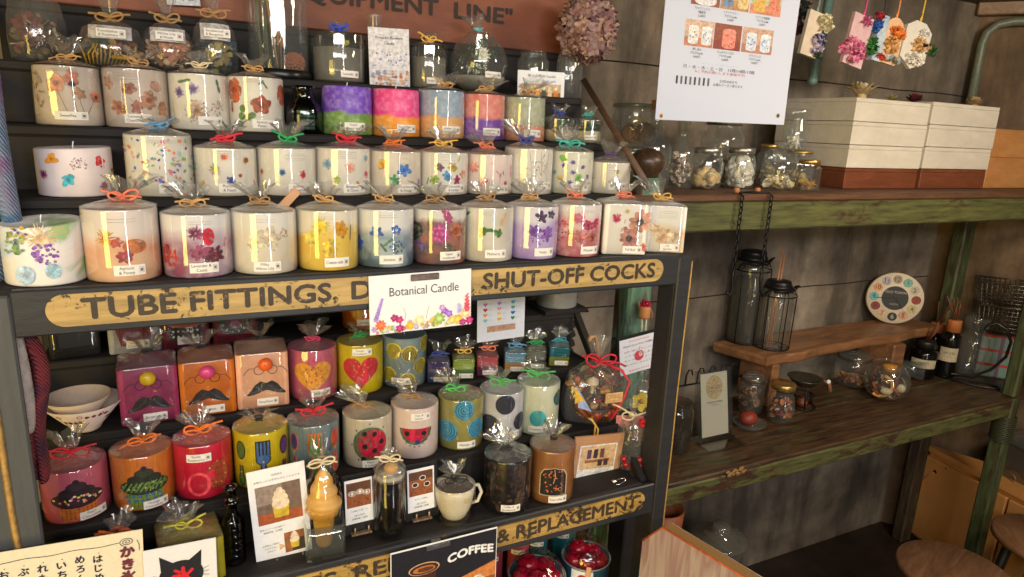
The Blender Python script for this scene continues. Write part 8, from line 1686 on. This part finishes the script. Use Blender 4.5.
MB().box((0, 0, 0.106), (0.104, 0.0012, 0.192), 0, 0.0002).build('sheet', C((232, 220, 202), 0.7, 0, 0.02), lf)
mb = MB(); p = Pal(); mp = lambda s, t_, e: V((s * K_, -0.0007 - e, t_ * K_))
star(mb, mp, 0, 0.108, 0.0225, p((222, 192, 152)), 0.0003, 32, 1, 1.12); poly(mb, mp, [(-0.0022, -0.004), (0.0022, -0.004), (0, 0.005)], 0, 0.124, p((206, 140, 80)), 0.0005); stroke(mb, mp, [(-0.014, 0.1155), (0.014, 0.1155)], 0.0004, p((190, 150, 110)), 0.0005)
for i, s_ in enumerate(('LINE公式', 'アカウント')): text(mb, mp, s_, 0, 0.1075 - 0.0095 * i, 0.0080, p((110, 100, 92)), 0.0006)
for i, s_ in enumerate(('登録特典やお得情報', 'こちらから')): text(mb, mp, s_, 0, 0.077 - 0.006 * i, 0.0045, p((90, 84, 78)), 0.0006)
mb.build('print', p.l, lf)
# iron hooks rail behind
q = PY(706, 382, 1.52)
root = thing('hook_rail', 'black iron rail with curled hooks behind the leaflet stand', 'hook rail', (q.x, 1.52, zC))
hz = q.z - zC
mb = MB().tube([(-0.12, 0, hz), (0.16, 0, hz)], 0.003, 6).tube([(-0.12, 0, hz), (-0.12, 0, 0.002)], 0.003, 6).tube([(0.16, 0, hz), (0.16, 0, 0.002)], 0.003, 6)
mb.build('rail', M_BLACKWIRE, root)
for x in (-0.088, -0.04, 0.008, 0.056, 0.10): MB().tube([(x, 0, hz), (x, -0.002, hz + 0.035), (x + 0.006, -0.004, hz + 0.052), (x + 0.016, -0.006, hz + 0.052), (x + 0.020, -0.008, hz + 0.036)], 0.0026, 6).build('hook', M_BLACKWIRE, root)
q = PY(677, 470, 1.33)
simple_jar('smoky_jar', 'tall smoky glass jar partly hidden by the rack post, beside the leaflet stand', PY(676, 430, 1.36).x, 1.36, zC, 0.045, 0.150, 0.036, thin_glass('smoky glass', (176, 166, 150), 0.06, 0.5, haze=0.06), None, heap=('dark_petals', [(54, 40, 32), (70, 50, 38)], 70, 0.02))
def clipjar(px1, px2, pyt, pyb, lb, cols, fh=0.5, seed=0, rz=0.0, squat=False):
    q = PZ((px1 + px2) / 2, pyb, zC); Yc = q.y + 0.03
    a, b = PY(px1, (pyt + pyb) / 2, Yc), PY(px2, (pyt + pyb) / 2, Yc); r = (b.x - a.x) / 2 * cosp(a, b) * 0.92; c_ = away(q, r); Yc = c_.y; c_.x = PY((px1 + px2) / 2, (pyt + pyb) / 2, Yc).x; hh = PY((px1 + px2) / 2, pyt, Yc).z - zC
    root = thing('clip_top_jar', lb, 'jar', (c_.x, Yc, zC + 0.0005), rz)
    MB().lathe([(0.001, 0.002), (r * 0.85, 0.0), (r, 0.012), (r, hh * 0.62), (r * 0.9, hh * 0.72), (r * 0.82, hh * 0.76), (r * 0.86, hh * 0.79)], 36).build('glass', M_GLASS, root)
    MB().lathe([(r * 0.88, hh * 0.80), (r * 0.9, hh * 0.86), (r * 0.6, hh * 0.96), (r * 0.2, hh), (0.001, hh)], 36).build('lid', M_GLASS, root)
    mb = MB().tube([(r * 0.9 * math.cos(2 * PI * i / 32), r * 0.9 * math.sin(2 * PI * i / 32), hh * 0.76) for i in range(32)], 0.0018, 6, closed=True).tube([(r * 0.93 * math.cos(2 * PI * i / 32), r * 0.93 * math.sin(2 * PI * i / 32), hh * 0.82) for i in range(32)], 0.0018, 6, closed=True)
    mb.tube([(r * 0.9, -0.008, hh * 0.82), (r * 1.12, -0.008, hh * 0.70), (r * 1.06, -0.008, hh * 0.40), (r * 1.06, 0.008, hh * 0.40), (r * 1.12, 0.008, hh * 0.70), (r * 0.9, 0.008, hh * 0.82)], 0.0018, 6); mb.build('wire_clip', M_WIRE, root)
    petal_heap(root, 'dried_contents', 0, 0, hh * 0.62 * fh / 2 + 0.006, r * 0.82, r * 0.82, hh * 0.62 * fh / 2, cols, 80, 0.018, seed, shell=0.2)
    return root
clipjar(738, 766, 372, 415, 'clip topped jar of brown petals behind the leaflet stand', [(130, 90, 60), (150, 110, 70), (90, 60, 40)], 0.9, 11, -0.5)
clipjar(832, 874, 351, 388, 'squat clip topped jar with a layer of orange slices under the slab bench', [(190, 130, 70), (170, 100, 50), (210, 160, 100)], 0.35, 12, 0.4)
q = PZ(757, 432, zC)
root = thing('glass_dish', 'small ribbed glass dish in front of the bench leg', 'dish', (q.x, q.y + 0.035, zC))
MB().lathe([(0.001, 0.002), (0.028, 0.0), (0.038, 0.004), (0.052, 0.020), (0.0505, 0.021), (0.036, 0.008), (0.001, 0.006)], 64, mod=lambda a_, w: (1 + 0.03 * math.cos(16 * a_), 0, 0)).build('dish', M_GLASS, root)
rs = thing('red_stone', 'rounded red stone resting on the small glass dish', 'stone', (q.x - 0.004, q.y + 0.038, zC + 0.008))
MB().sphere((0, 0, 0.0235), 0.031, 0, 18, (1.0, 0.85, 0.74), jit=0.01).build('stone', C((136, 50, 32), 0.5, 0, 0.15), rs)
q = PZ(781, 425, zC); a, b = PY(766, 400, q.y + 0.03), PY(796, 400, q.y + 0.03); r = (b.x - a.x) / 2 * cosp(a, b) * 0.96; c_ = away(q, r); c_.x = PY(781, 405, c_.y).x
root = thing('potpourri_jar', 'small round jar of red potpourri with a brass lid in front of the bench leg', 'jar', (c_.x, c_.y, zC + 0.0005)); hh = PY(780, 383, q.y + 0.03).z - zC
MB().lathe([(0.001, 0.002), (r * 0.6, 0.0), (r * 0.9, 0.010), (r, hh * 0.36), (r * 0.94, hh * 0.58), (r * 0.76, hh * 0.74), (r * 0.76, hh * 0.80)], 36).build('glass', M_GLASS, root)
MB().lathe([(0.001, hh * 0.985), (r * 0.80, hh), (r * 0.88, hh * 0.97), (r * 0.88, hh * 0.84), (r * 0.80, hh * 0.83)], 36).build('lid', M_GOLD, root)
petal_heap(root, 'potpourri', 0, 0, hh * 0.34, r * 0.8, r * 0.8, hh * 0.30, [(110, 30, 24), (150, 60, 36), (190, 110, 50), (70, 30, 26), (200, 180, 150)], 90, 0.016, 14, shell=0.3)
# coffee warmer: wire stand with a shallow pan
q = PZ(812, 413, zC)
root = thing('pan_warmer', 'wire stand carrying a shallow metal pan with a wooden grip beside the potpourri jar', 'warmer', (q.x + 0.01, q.y + 0.055, zC), -0.5)
zp = 0.082
MB().lathe([(0.001, zp), (0.036, zp), (0.056, zp + 0.022), (0.058, zp + 0.024), (0.055, zp + 0.024), (0.035, zp + 0.003), (0.001, zp + 0.003)], 36).build('pan', C((120, 112, 96), 0.35, 0.8), root)
mb = MB()
for i in range(3):
    a_ = 2 * PI * i / 3 + 0.4; mb.tube([(0.040 * math.cos(a_), 0.040 * math.sin(a_), zp + 0.004), (0.036 * math.cos(a_), 0.036 * math.sin(a_), 0.04), (0.046 * math.cos(a_), 0.046 * math.sin(a_), 0.0025)], 0.0026, 6)
for zz, k in ((0.004, 0.045), (0.045, 0.036)): mb.tube([(k * math.cos(2 * PI * i / 28), k * math.sin(2 * PI * i / 28), zz) for i in range(28)], 0.0024, 6, closed=True)
mb.build('wire_stand', M_BLACKWIRE, root)
MB().lathe([(0.001, 0.004), (0.018, 0.004), (0.020, 0.02), (0.008, 0.034), (0.001, 0.035)], 20).build('burner', C((120, 60, 36), 0.4), root)
MB().tube([(0.055, -0.01, zp + 0.020), (0.075, -0.016, zp + 0.014), (0.080, -0.018, zp - 0.016)], [0.004, 0.007, 0.008], 10).build('wooden_grip', M_LIVEEDGE, root)
MB().sphere((0.072, -0.016, zp + 0.018), 0.008, 0, 10).build('ceramic_knob', M_PAPER, root)
# potpourri globe
q = PZ(887, 402, zC); a, b = PY(862, 378, q.y + 0.05), PY(912, 378, q.y + 0.05); r = (b.x - a.x) / 2 * cosp(a, b) * 0.98; c_ = away(q, r * 0.8); Yc = c_.y; c_.x = PY(887, 380, Yc).x
root = thing('potpourri_bowl', 'round glass bowl of orange peel, cinnamon and seeds at the front of the counter', 'bowl', (c_.x, Yc, zC + 0.0005), -0.9)
MB().lathe([(0.001, 0.002), (r * 0.4, 0.0), (r * 0.75, 0.014), (r * 0.97, r * 0.6), (r, r * 0.92), (r * 0.9, r * 1.32), (r * 0.62, r * 1.62), (r * 0.58, r * 1.68), (r * 0.64, r * 1.76)], 44).build('glass', M_GLASS, root)
petal_heap(root, 'potpourri', 0, 0, r * 0.72, r * 0.74, r * 0.74, r * 0.55, [(96, 50, 30), (60, 36, 26), (140, 96, 56), (186, 160, 116), (120, 60, 36)], 120, 0.020, 15, ('petal', 'ball', 'twig', 'cup'), (2, 3, 2, 3), 0.4)
petal_heap(root, 'seeds', 0, 0, r * 0.26, r * 0.62, r * 0.62, r * 0.14, [(60, 44, 30), (196, 170, 120)], 160, 0.009, 16, ('ball',), (1,), 0.3)
MB().tube([(r * 0.86 * math.cos(t_) * 0.55 - r * 0.28, -r * 0.72 + 0.0 * t_, r * 0.78 + r * 0.50 * math.sin(t_)) for t_ in [(-2.2 + 3.6 * i / 16) for i in range(17)]], 0.0062, 8, flat=0.55).build('orange_peel', C((226, 160, 70)), root)
for x, z, a_ in ((-r * 0.55, r * 0.66, 0.9), (r * 0.38, r * 0.55, 0.7), (-r * 0.45, r * 0.4, 0.3)): MB().tube([(x - 0.012 * math.cos(a_), -r * 0.70, z + 0.014 * math.sin(a_) + 0.008), (x + 0.012 * math.cos(a_), -r * 0.70, z - 0.014 * math.sin(a_))], 0.0065, 8).build('cinnamon_stick', wood('cinnamon', (110, 50, 26), (156, 84, 46), 0, 20), root)
mb = MB().sphere((r * 0.55, -r * 0.62, r * 0.78), 0.016, 0, 12, (1, 0.5, 1), jit=0.08).sphere((-r * 0.05, -r * 0.76, r * 0.56), 0.017, 0, 12, (1.1, 0.5, 0.8), jit=0.1); mb.build('pale_blooms', C((206, 186, 146)), root)
MB().lathe([(0.001, 0), (0.022, 0), (0.025, 0.026), (0.001, 0.028)], 20, (0.0, 0.0, r * 1.32)).build('yellow_candle', wax('honey wax', (190, 130, 40)), root)
# tumbler lying on its side
q = PZ(921, 382, zC)
root = thing('glass_tumbler', 'clear tumbler lying on its side in front of the dark diffuser bottles', 'tumbler', (q.x, q.y + 0.045, zC + 0.036), 0, None, (PI / 2 - 0.0, 0, 0.5))
MB().lathe([(0.001, -0.045), (0.027, -0.045), (0.030, -0.042), (0.0355, 0.045), (0.034, 0.045), (0.028, -0.038), (0.001, -0.037)], 36).build('glass', M_GLASS, root)
MB().box((-0.02, 0.01, -0.030), (0.012, 0.010, 0.002), 0, 0.0005).build('yellow_sticker', C((226, 206, 60)), root)
# diffuser bottles
def diffuser(px1, px2, pyt, pyb, lb, cap, reeds, seed, lab):
    q = PZ((px1 + px2) / 2, pyb, zC); Yc = q.y + 0.035; a, b = PY(px1, pyb - 20, Yc), PY(px2, pyb - 20, Yc); r = (b.x - a.x) / 2 * cosp(a, b); c_ = away(q, r); c_.x = PY((px1 + px2) / 2, (pyt + pyb) / 2, c_.y).x; hh = PY((px1 + px2) / 2, pyt, Yc).z - zC
    root = thing('reed_diffuser', lb, 'diffuser', (c_.x, c_.y, zC + 0.0005), -0.95); g = random.Random(seed)
    MB().lathe([(0.001, 0.001), (r * 0.94, 0.0), (r, 0.006), (r, hh * 0.66), (r * 0.94, hh * 0.73), (r * 0.5, hh * 0.80), (r * 0.46, hh * 0.82)], 36).build('bottle', C((16, 14, 13), 0.12), root)
    MB().lathe([(0.001, hh), (r * 0.70, hh), (r * 0.72, hh * 0.99), (r * 0.72, hh * 0.80), (r * 0.5, hh * 0.795)], 30).build('cap', cap, root)
    mb = MB()
    for k in range(reeds): mb.tube([(g.uniform(-0.008, 0.008), g.uniform(-0.008, 0.008), hh * 0.97), (g.uniform(-0.05, 0.05), g.uniform(-0.03, 0.03), hh + g.uniform(0.07, 0.10))], 0.0022, 6)
    if reeds: mb.build('reeds', wood('reed', (96, 50, 30), (146, 84, 52), 2, 20), root)
    mb = MB(); mp = cyl(r); p = Pal(); rect(mb, mp, 0, hh * 0.42, r * 1.9, hh * 0.24, p((196, 182, 150)), 0.0008, 12, 2)
    frame(mb, mp, 0, hh * 0.42, r * 1.7, hh * 0.20, 0.0006, p((110, 96, 76)), 0.0011); text(mb, mp, lab, 0, hh * 0.45, 0.011, p((70, 60, 50)), 0.0012); stamp(mb, mp, 0, hh * 0.38, r * 1.3, hh * 0.07, p((90, 80, 66)), 0.0012, lines=2, box=False)
    mb.build('label', p.l, root)
    return root
WC = wood('cap wood', (166, 92, 46), (200, 124, 70), 2, 10)
diffuser(908, 938, 340, 378, 'dark diffuser bottle with a wide cream label, partly behind the slab bench', C((30, 26, 24), 0.4), 4, 1, 'AROMA')
diffuser(938, 960, 319, 377, 'taller dark diffuser bottle with an orange wooden cap and reeds beside the clear vase', WC, 6, 2, 'AROMA')
diffuser(923, 945, 322, 368, 'dark diffuser bottle with a raffia bow on its neck, behind the other two diffusers', WC, 5, 3, 'AROMA')
# clear vase
q = PZ(972, 376, zC); Yc = q.y + 0.05; a, b = PY(956, 350, Yc), PY(990, 350, Yc); r = (b.x - a.x) / 2 * cosp(a, b); c_ = away(q, r * 0.6); c_.x = PY(972, 350, c_.y).x; hh = PY(972, 318, c_.y).z - zC
root = thing('glass_vase', 'large clear glass vase with a flared collar beside the orange capped diffuser', 'vase', (c_.x, c_.y, zC + 0.0005))
MB().lathe([(0.001, 0.003), (r * 0.55, 0.0), (r * 0.62, 0.006), (r * 0.82, hh * 0.2), (r, hh * 0.46), (r * 0.92, hh * 0.64), (r * 0.6, hh * 0.74), (r * 0.58, hh * 0.78), (r * 0.78, hh * 0.86), (r * 0.80, hh * 0.95), (r * 0.70, hh)], 40).build('glass', M_GLASS, root)
# black wire hook stand
q = PZ(974, 386, zC)
root = thing('hook_stand', 'black curved wire hook stand with a looped foot at the end of the counter', 'stand', (q.x + 0.02, q.y + 0.02, zC), -1.1)
mb = MB(); Pp = lambda px, py: PY(px, py, q.y + 0.03) - V((q.x, q.y + 0.03, zC))
mb.tube([(0.09 * math.cos(2 * PI * i / 30), 0.030 * math.sin(2 * PI * i / 30), 0.004) for i in range(30)], 0.004, 6, closed=True)
mb.tube([(-0.088, 0, 0.005), (-0.098, 0, 0.03), (-0.085, 0, 0.042), (-0.07, 0, 0.02), (0.0, 0, 0.03), (0.05, 0, 0.07), (0.085, 0, 0.13), (0.090, 0, 0.19), (0.070, 0, 0.235), (0.035, 0, 0.252), (0.012, 0, 0.24), (0.004, 0, 0.222), (0.014, 0, 0.214)], 0.0055, 8)
mb.build('wire', C((18, 18, 18), 0.4), root)
# gingham lined box behind and wire baskets above it
Xw = 2.98; 
root = thing('cloth_box', 'box covered with a pale green and red checked cloth behind the hook stand', 'box', (2.90, 1.385, zC + 0.0005), -0.9)
t = NT('checked cloth'); v = t.coords(); s = t.add('ShaderNodeSeparateXYZ'); t.l.new(v, s.inputs[0])
def stripes(ax, k, lo): return t.math('GREATER_THAN', t.math('FRACT', t.math('MULTIPLY', s.outputs[ax], k)), lo)
base = t.mix(t.math('GREATER_THAN', t.math('FRACT', t.math('ADD', t.math('MULTIPLY', s.outputs['X'], 9.0), 0.3)), 0.55), (120, 146, 140), (150, 168, 160))
base = t.mix(stripes('Z', 17.0, 0.80), base, (186, 72, 70)); base = t.mix(stripes('X', 9.0, 0.88), base, (110, 90, 110))
MB().box((0, 0, 0.088), (0.15, 0.10, 0.176), 0, 0.006).build('cloth_cover', t.set(base, 0.9), root)
def wire_basket(lb, loc, w, d, h, rz, nx, nz, th=0.0018):
    root = thing('wire_basket', lb, 'basket', loc, rz)
    mb = MB(); fl_ = 0.88
    def pt(x, y, z): k = fl_ + (1 - fl_) * z / h; return (x * k, y * k, z)
    for zi in range(nz + 1):
        z = 0.002 + (h - 0.002) * zi / nz; c_ = [(-w / 2, -d / 2), (w / 2, -d / 2), (w / 2, d / 2), (-w / 2, d / 2)]
        mb.tube([pt(x, y, z) for x, y in c_], th * (2.0 if zi in (nz,) else 1), 5, closed=True)
    for i in range(nx + 1):
        x = -w / 2 + w * i / nx; mb.tube([pt(x, -d / 2, h), pt(x, -d / 2, 0.002), pt(x, d / 2, 0.002), pt(x, d / 2, h)], th, 4)
    for i in range(nx // 2 + 1):
        y = -d / 2 + d * i / (nx // 2); mb.tube([pt(-w / 2, y, h), pt(-w / 2, y, 0.002), pt(w / 2, y, 0.002), pt(w / 2, y, h)], th, 4)
    mb.build('wire_mesh', M_WIRE, root)
    return root
wire_basket('wire basket on the checked cloth box, lower of the two baskets', (2.90, 1.385, zC + 0.1775), 0.22, 0.13, 0.115, -0.9, 14, 7)
wire_basket('wire basket with flared sides stacked on top of the other basket', (2.90, 1.385, zC + 0.294), 0.24, 0.14, 0.090, -0.9, 14, 6)
q = PY(1022, 225, 1.50)
root = thing('honey_board', 'narrow honey wooden board standing at the end of the counter behind the baskets', 'board', (2.975, 1.235, zC + 0.0005), -0.95)
MB().box((0, 0, 0.30), (0.10, 0.02, 0.60), 0, 0.004).build('board', M_BOXORANGE, root)
# cable on the counter edge: pale dab of old plaster
q = PZ(741, 447, zC)
MBp = MB(); g = random.Random(3)
root = thing('wood_scar', 'pale torn patch of plaster stuck on the front edge of the green counter', 'patch', (PY(739, 447, D2 - 0.001).x, D2 - 0.002, zC - 0.012))
for k in range(22): MBp.sphere((g.uniform(-0.035, 0.035), g.uniform(-0.004, 0.004), g.uniform(-0.006, 0.010)), g.uniform(0.004, 0.008), 0, 7, (1.3, 0.5, 0.8), jit=0.2, rr=g)
MBp.build('patch', C((150, 112, 62), 0.8), root)

# ================================================================ under and beside the counter
A_ = PX(930, 445, 2.90); B_ = PZ(982, 472, A_.z); dv = (B_ - A_); dv.z = 0; dv.normalize(); nv = V((dv.y, -dv.x, 0))
if nv.x < 0: nv = -nv
root = thing('plywood_cabinet', 'low orange plywood cabinet with a rope pull under the end of the counter', 'cabinet', (A_.x, A_.y, 0), math.atan2(dv.y, dv.x))
ht = A_.z; sgn = 1 if Matrix.Rotation(math.atan2(dv.y, dv.x), 3, 'Z') @ V((0, 1, 0)) @ nv > 0 else -1
L1 = 0.33
fp = [(0.0, 0.01), (0.92, 0.01), (0.92, 0.30), (0.45, 0.28), (0.0, 0.025)]
MB().prism([(x, sgn * y) for x, y in fp], 0, ht - 0.024, 0).build('body', M_CABINET, root)
MB().prism([(x * 1.01, sgn * (y - 0.02)) for x, y in fp], ht - 0.024, ht, 0).build('top', M_CABINET, root)
for i, (x0, x1) in enumerate(((-0.03, 0.36), (0.37, 0.80))):
    dr = MB().box(((x0 + x1) / 2, -sgn * 0.0, (ht - 0.05) / 2 + 0.01), (x1 - x0, 0.018, ht - 0.065), 0, 0.003).build('door', M_CABINET, root)
    if i == 0:
        hx, hz_ = 0.055, ht - 0.10
        MB().tube([(hx, -sgn * 0.010, hz_), (hx, -sgn * 0.004, hz_)], 0.008, 12).build('pull_hole', C((20, 14, 10), 0.8), dr)
        mb = MB().tube([(hx, -sgn * 0.006, hz_), (hx - 0.02, -sgn * 0.020, hz_ - 0.03), (hx - 0.05, -sgn * 0.018, hz_ - 0.07), (hx - 0.07, -sgn * 0.016, hz_ - 0.075)], 0.0032, 6).tube([(hx - 0.05, -sgn * 0.018, hz_ - 0.07), (hx - 0.05, -sgn * 0.018, hz_ - 0.11), (hx - 0.046, -sgn * 0.018, hz_ - 0.125)], 0.003, 6).sphere((hx - 0.05, -sgn * 0.018, hz_ - 0.07), 0.007, 0, 8)
        mb.build('rope_pull', C((176, 120, 76), 0.8), dr)
        MB().sphere((0.10, -sgn * 0.009, ht - 0.06), 0.004, 0, 8).build('screw', C((30, 22, 18)), dr)
# steel pans on the cabinet
RC = Matrix.Rotation(math.atan2(dv.y, dv.x), 3, 'Z')
def on_cab(x, y, z=0): q_ = A_ + RC @ V((x, sgn * y, 0)); return V((q_.x, q_.y, ht + 0.0005))
for i, (x0, lb) in enumerate(((0.37, 'deep steel catering tray standing on the plywood cabinet nearest the corner post'), (0.70, 'second steel tray on the plywood cabinet beyond the green front post'))):
    root = thing('steel_tray', lb, 'tray', on_cab(x0, 0.15), math.atan2(dv.y, dv.x))
    w, d_, h_ = 0.30, 0.20, 0.15
    vs = []
    for z, k in ((0.0, 0.86), (h_ - 0.01, 0.98), (h_, 1.04), (h_ - 0.004, 1.06), (h_ - 0.012, 0.955), (0.006, 0.84)):
        for x, y in ((-1, -1), (1, -1), (1, 1), (-1, 1)): vs.append((x * w / 2 * k, y * d_ / 2 * k, z))
    fs = [(j * 4 + i_, j * 4 + (i_ + 1) % 4, (j + 1) * 4 + (i_ + 1) % 4, (j + 1) * 4 + i_) for j in range(5) for i_ in range(4)] + [(3, 2, 1, 0), (20, 21, 22, 23)]
    MB().add(vs, fs, 0, False).build('tray', NT('worn steel').set((150, 146, 140), 0.35, 0.9), root)
    if i == 0: MB().tube([(-0.06 + 0.035 * math.cos(t_), -sgn * 0.108, 0.012 + 0.022 * math.sin(t_)) for t_ in [PI * k / 10 for k in range(11)]], 0.005, 8).build('ring_handle', C((110, 90, 66), 0.5, 0.4), root)
root = thing('gingham_cloth', 'folded checked cloth hanging over the second steel tray', 'cloth', on_cab(0.62, 0.10) + V((0, 0, 0.151)), math.atan2(dv.y, dv.x))
MB().grid(lambda u, v: ((u - 0.5) * 0.14, -sgn * (0.075 + 0.012 * math.sin(6 * u)) * (1 if v < 0.6 else 1 - (v - 0.6) * 2.2), (-0.10 + 0.17 * v) if v < 0.6 else 0.004), 10, 10).build('cloth', C((150, 160, 176), 0.9), root)
# round stools
def stool(x, y, lb, rz):
    root = thing('round_stool', lb, 'stool', (x, y, 0), rz)
    r = 0.165
    MB().lathe([(0.001, 0.422), (r - 0.006, 0.422), (r, 0.428), (r, 0.444), (r - 0.006, 0.45), (0.001, 0.45)], 56).build('seat', M_STOOL, root)
    for i in range(4):
        a_ = PI / 4 + i * PI / 2
        MB().tube([(0.10 * math.cos(a_), 0.10 * math.sin(a_), 0.4219), (0.15 * math.cos(a_), 0.15 * math.sin(a_), 0.0)], [0.017, 0.013], 10).build('leg', C((34, 28, 26), 0.5), root)
    mb = MB()
    for i in range(4):
        a_, b_ = PI / 4 + i * PI / 2, PI / 4 + (i + 1) * PI / 2; k = 0.128
        mb.tube([(k * math.cos(a_), k * math.sin(a_), 0.18), (k * math.cos(b_), k * math.sin(b_), 0.18)], 0.008, 8)
    mb.build('stretcher', C((34, 28, 26), 0.5), root)
stool(2.10, 0.985, 'round wooden topped stool out in front of the counter', 0.3)
stool(2.585, 0.955, 'round wooden topped stool beside the green front post', 0.9)
# plywood board standing beside the rack
A2 = PY(663, 527, 0.70); dd = V((0.21, -0.977, 0)).normalized(); nn = V((dd.y, -dd.x, 0))
if nn.x > 0: nn = -nn
Lp = PP(643, 540, A2, nn); s_l = (Lp - A2).dot(dd); z_l = Lp.z
root = thing('plywood_board', 'pale pink washed plywood board with a clipped corner standing beside the rack', 'board', (A2.x, A2.y, 0), math.atan2(dd.y, dd.x))
o = [(s_l, 0), (0.42, 0), (0.42, A2.z), (0, A2.z), (s_l, z_l)]
sg = 1 if (Matrix.Rotation(math.atan2(dd.y, dd.x), 3, 'Z') @ V((0, 1, 0))).dot(nn) > 0 else -1
t = NT('washed plywood'); v = t.coords((4, 4, 0.45)); nz = t.noise(v, 6, 3, 0.5, 1.2)
Mply = t.set(t.ramp(nz, [(0.36, (166, 128, 124)), (0.47, (200, 178, 168)), (0.56, (174, 138, 134)), (0.68, (206, 188, 178))]), 0.6)
Mx = Matrix(((1, 0, 0, 0), (0, 0, -1, 0), (0, 1, 0, 0), (0, 0, 0, 1)))
d0 = 0.0; d1 = -sg * -1 * 0.030
zz = sorted((0.0, sg * 0.030)); zz = (zz[0], zz[1])
MB().prism(o, -0.020, 0.0, 0, Mx).build('core', wood('plywood edge', (120, 84, 44), (186, 146, 86), 2, 30), root)
face_y = -0.0009 if True else 0
for nm, yy in (('face', -0.0006), ('face', 0.0206)):
    MB().prism(o, -yy - 0.0006, -yy + 0.0006, 0, Mx).build(nm, Mply, root)
mb = MB()
for yy in (-0.0012,): mb.tube([(p_[0], yy, p_[1]) for p_ in (o[4], o[3], o[2])], 0.0018, 5)
mb.build('orange_edge', C((206, 104, 56), 0.6), root)
# terracotta pot and glass storage jar under the counter
low = thing('low_crate', 'dark low wooden crate under the counter carrying the pot and the big glass jar', 'crate', (1.36, 1.40, 0), 0)
mb = MB(); hcr = 0.375
for x in (-0.20, 0.20): mb.box((x, 0, hcr / 2 - 0.01), (0.02, 0.30, hcr - 0.02), 0, 0.002)
mb.box((0, 0, hcr - 0.01), (0.44, 0.32, 0.02), 0, 0.003).box((0, 0, 0.10), (0.38, 0.28, 0.016), 0, 0.002); mb.build('box', M_DARKWOOD, low)
r = 0.062; xg = PY(662, 520, 1.36).x
root = thing('terracotta_pot', 'terracotta pot with a pale ball in it, under the counter behind the rack post', 'pot', (xg, 1.36, hcr + 0.0005)); hh = PY(690, 500, 1.36).z - hcr
MB().lathe([(0.001, 0.004), (r * 0.7, 0.0), (r * 0.74, 0.006), (r * 0.96, hh * 0.8), (r * 1.0, hh), (r * 0.92, hh), (r * 0.70, 0.03), (0.001, 0.02)], 36).build('pot', C((150, 84, 50), 0.6), root)
MB().sphere((0.0, -0.01, hh * 0.62), r * 0.62, 0, 16).build('pale_ball', C((176, 150, 116), 0.6), root)
r = 0.088; xg = PY(718, 550, 1.38).x
root = thing('cookie_jar', 'large dusty glass jar with a stepped glass lid on the low crate under the counter', 'jar', (xg, 1.38, hcr + 0.0005)); hh = PY(716, 541, 1.38).z - hcr
MB().lathe([(0.001, 0.003), (r * 0.8, 0.0), (r * 0.86, 0.008), (r * 0.86, hh * 0.75), (r * 0.74, hh * 0.9), (r * 0.74, hh * 0.98)], 40).build('glass', thin_glass('dusty glass', (206, 200, 188), 0.06, 0.4, haze=0.10), root)
MB().lathe([(r * 1.0, hh), (r * 1.02, hh + 0.006), (r * 0.98, hh + 0.012), (r * 0.62, hh + 0.020), (r * 0.58, hh + 0.03), (r * 0.34, hh + 0.034), (r * 0.36, hh + 0.05), (r * 0.28, hh + 0.06), (0.001, hh + 0.061)], 44).build('lid', thin_glass('dusty lid glass', (170, 166, 154), 0.08, 0.4, haze=0.2), root)
# ================================================================ assumed lights, fill lights, camera
def area(name, loc, target, sx, sy, power, col):
    L = bpy.data.lights.new(name, 'AREA'); L.shape = 'RECTANGLE'; L.size = sx; L.size_y = sy; L.energy = power; L.color = col
    o = bpy.data.objects.new(name, L); COL.objects.link(o); o.location = loc
    o.rotation_euler = (V(target) - V(loc)).to_track_quat('-Z', 'Y').to_euler(); return o
area('assumed_warm_light', (-1.75, -0.95, 1.25), (0.3, 0.9, 1.35), 0.80, 1.5, 36, (1.0, 0.71, 0.13))  # no known window; assumed warm source for the yellow streaks on the cellophane
area('assumed_strip_light', (0.75, -1.7, 1.3), (0.3, 0.9, 1.4), 0.07, 1.7, 12, (1.0, 0.97, 0.92))  # no known door; assumed narrow source behind the camera for thin white glints
area('overhead_fill_light', (-0.1, -1.0, 2.25), (0.45, 0.95, 1.2), 2.2, 0.34, 58, (1.0, 0.95, 0.90))  # added fill panel under the ceiling, brightens the rack; no real shopfront
area('counter_fill_light', (1.75, 0.05, 2.25), (1.9, 1.0, 1.1), 0.4, 0.4, 26, (1.0, 0.84, 0.64))  # added warm fill for the counter side; no lamp known here
W = bpy.data.worlds.new('room'); SC.world = W; W.use_nodes = True
W.node_tree.nodes['Background'].inputs['Color'].default_value = (1.0, 0.9, 0.8, 1); W.node_tree.nodes['Background'].inputs['Strength'].default_value = 0.12
cam = bpy.data.cameras.new('camera'); cam.sensor_width = 36.0; cam.sensor_fit = 'HORIZONTAL'; cam.lens = FPX / 1024 * 36.0; cam.clip_start = 0.02
co = bpy.data.objects.new('camera', cam); COL.objects.link(co)
r0, r1, r2 = RM.col[0], RM.col[1], RM.col[2]
co.matrix_world = Matrix(((r0.x, -r1.x, -r2.x, 0), (r0.y, -r1.y, -r2.y, 0), (r0.z, -r1.z, -r2.z, H), (0, 0, 0, 1)))
SC.camera = co
SC.view_settings.view_transform = 'Standard'; SC.view_settings.look = 'None'; SC.view_settings.gamma = 1.0; SC.view_settings.use_curve_mapping = False
SC.view_settings.exposure = 0.0
cy = SC.cycles
cy.transparent_max_bounces = 28; cy.max_bounces = 7; cy.use_denoising = True; cy.caustics_reflective = False; cy.caustics_refractive = False
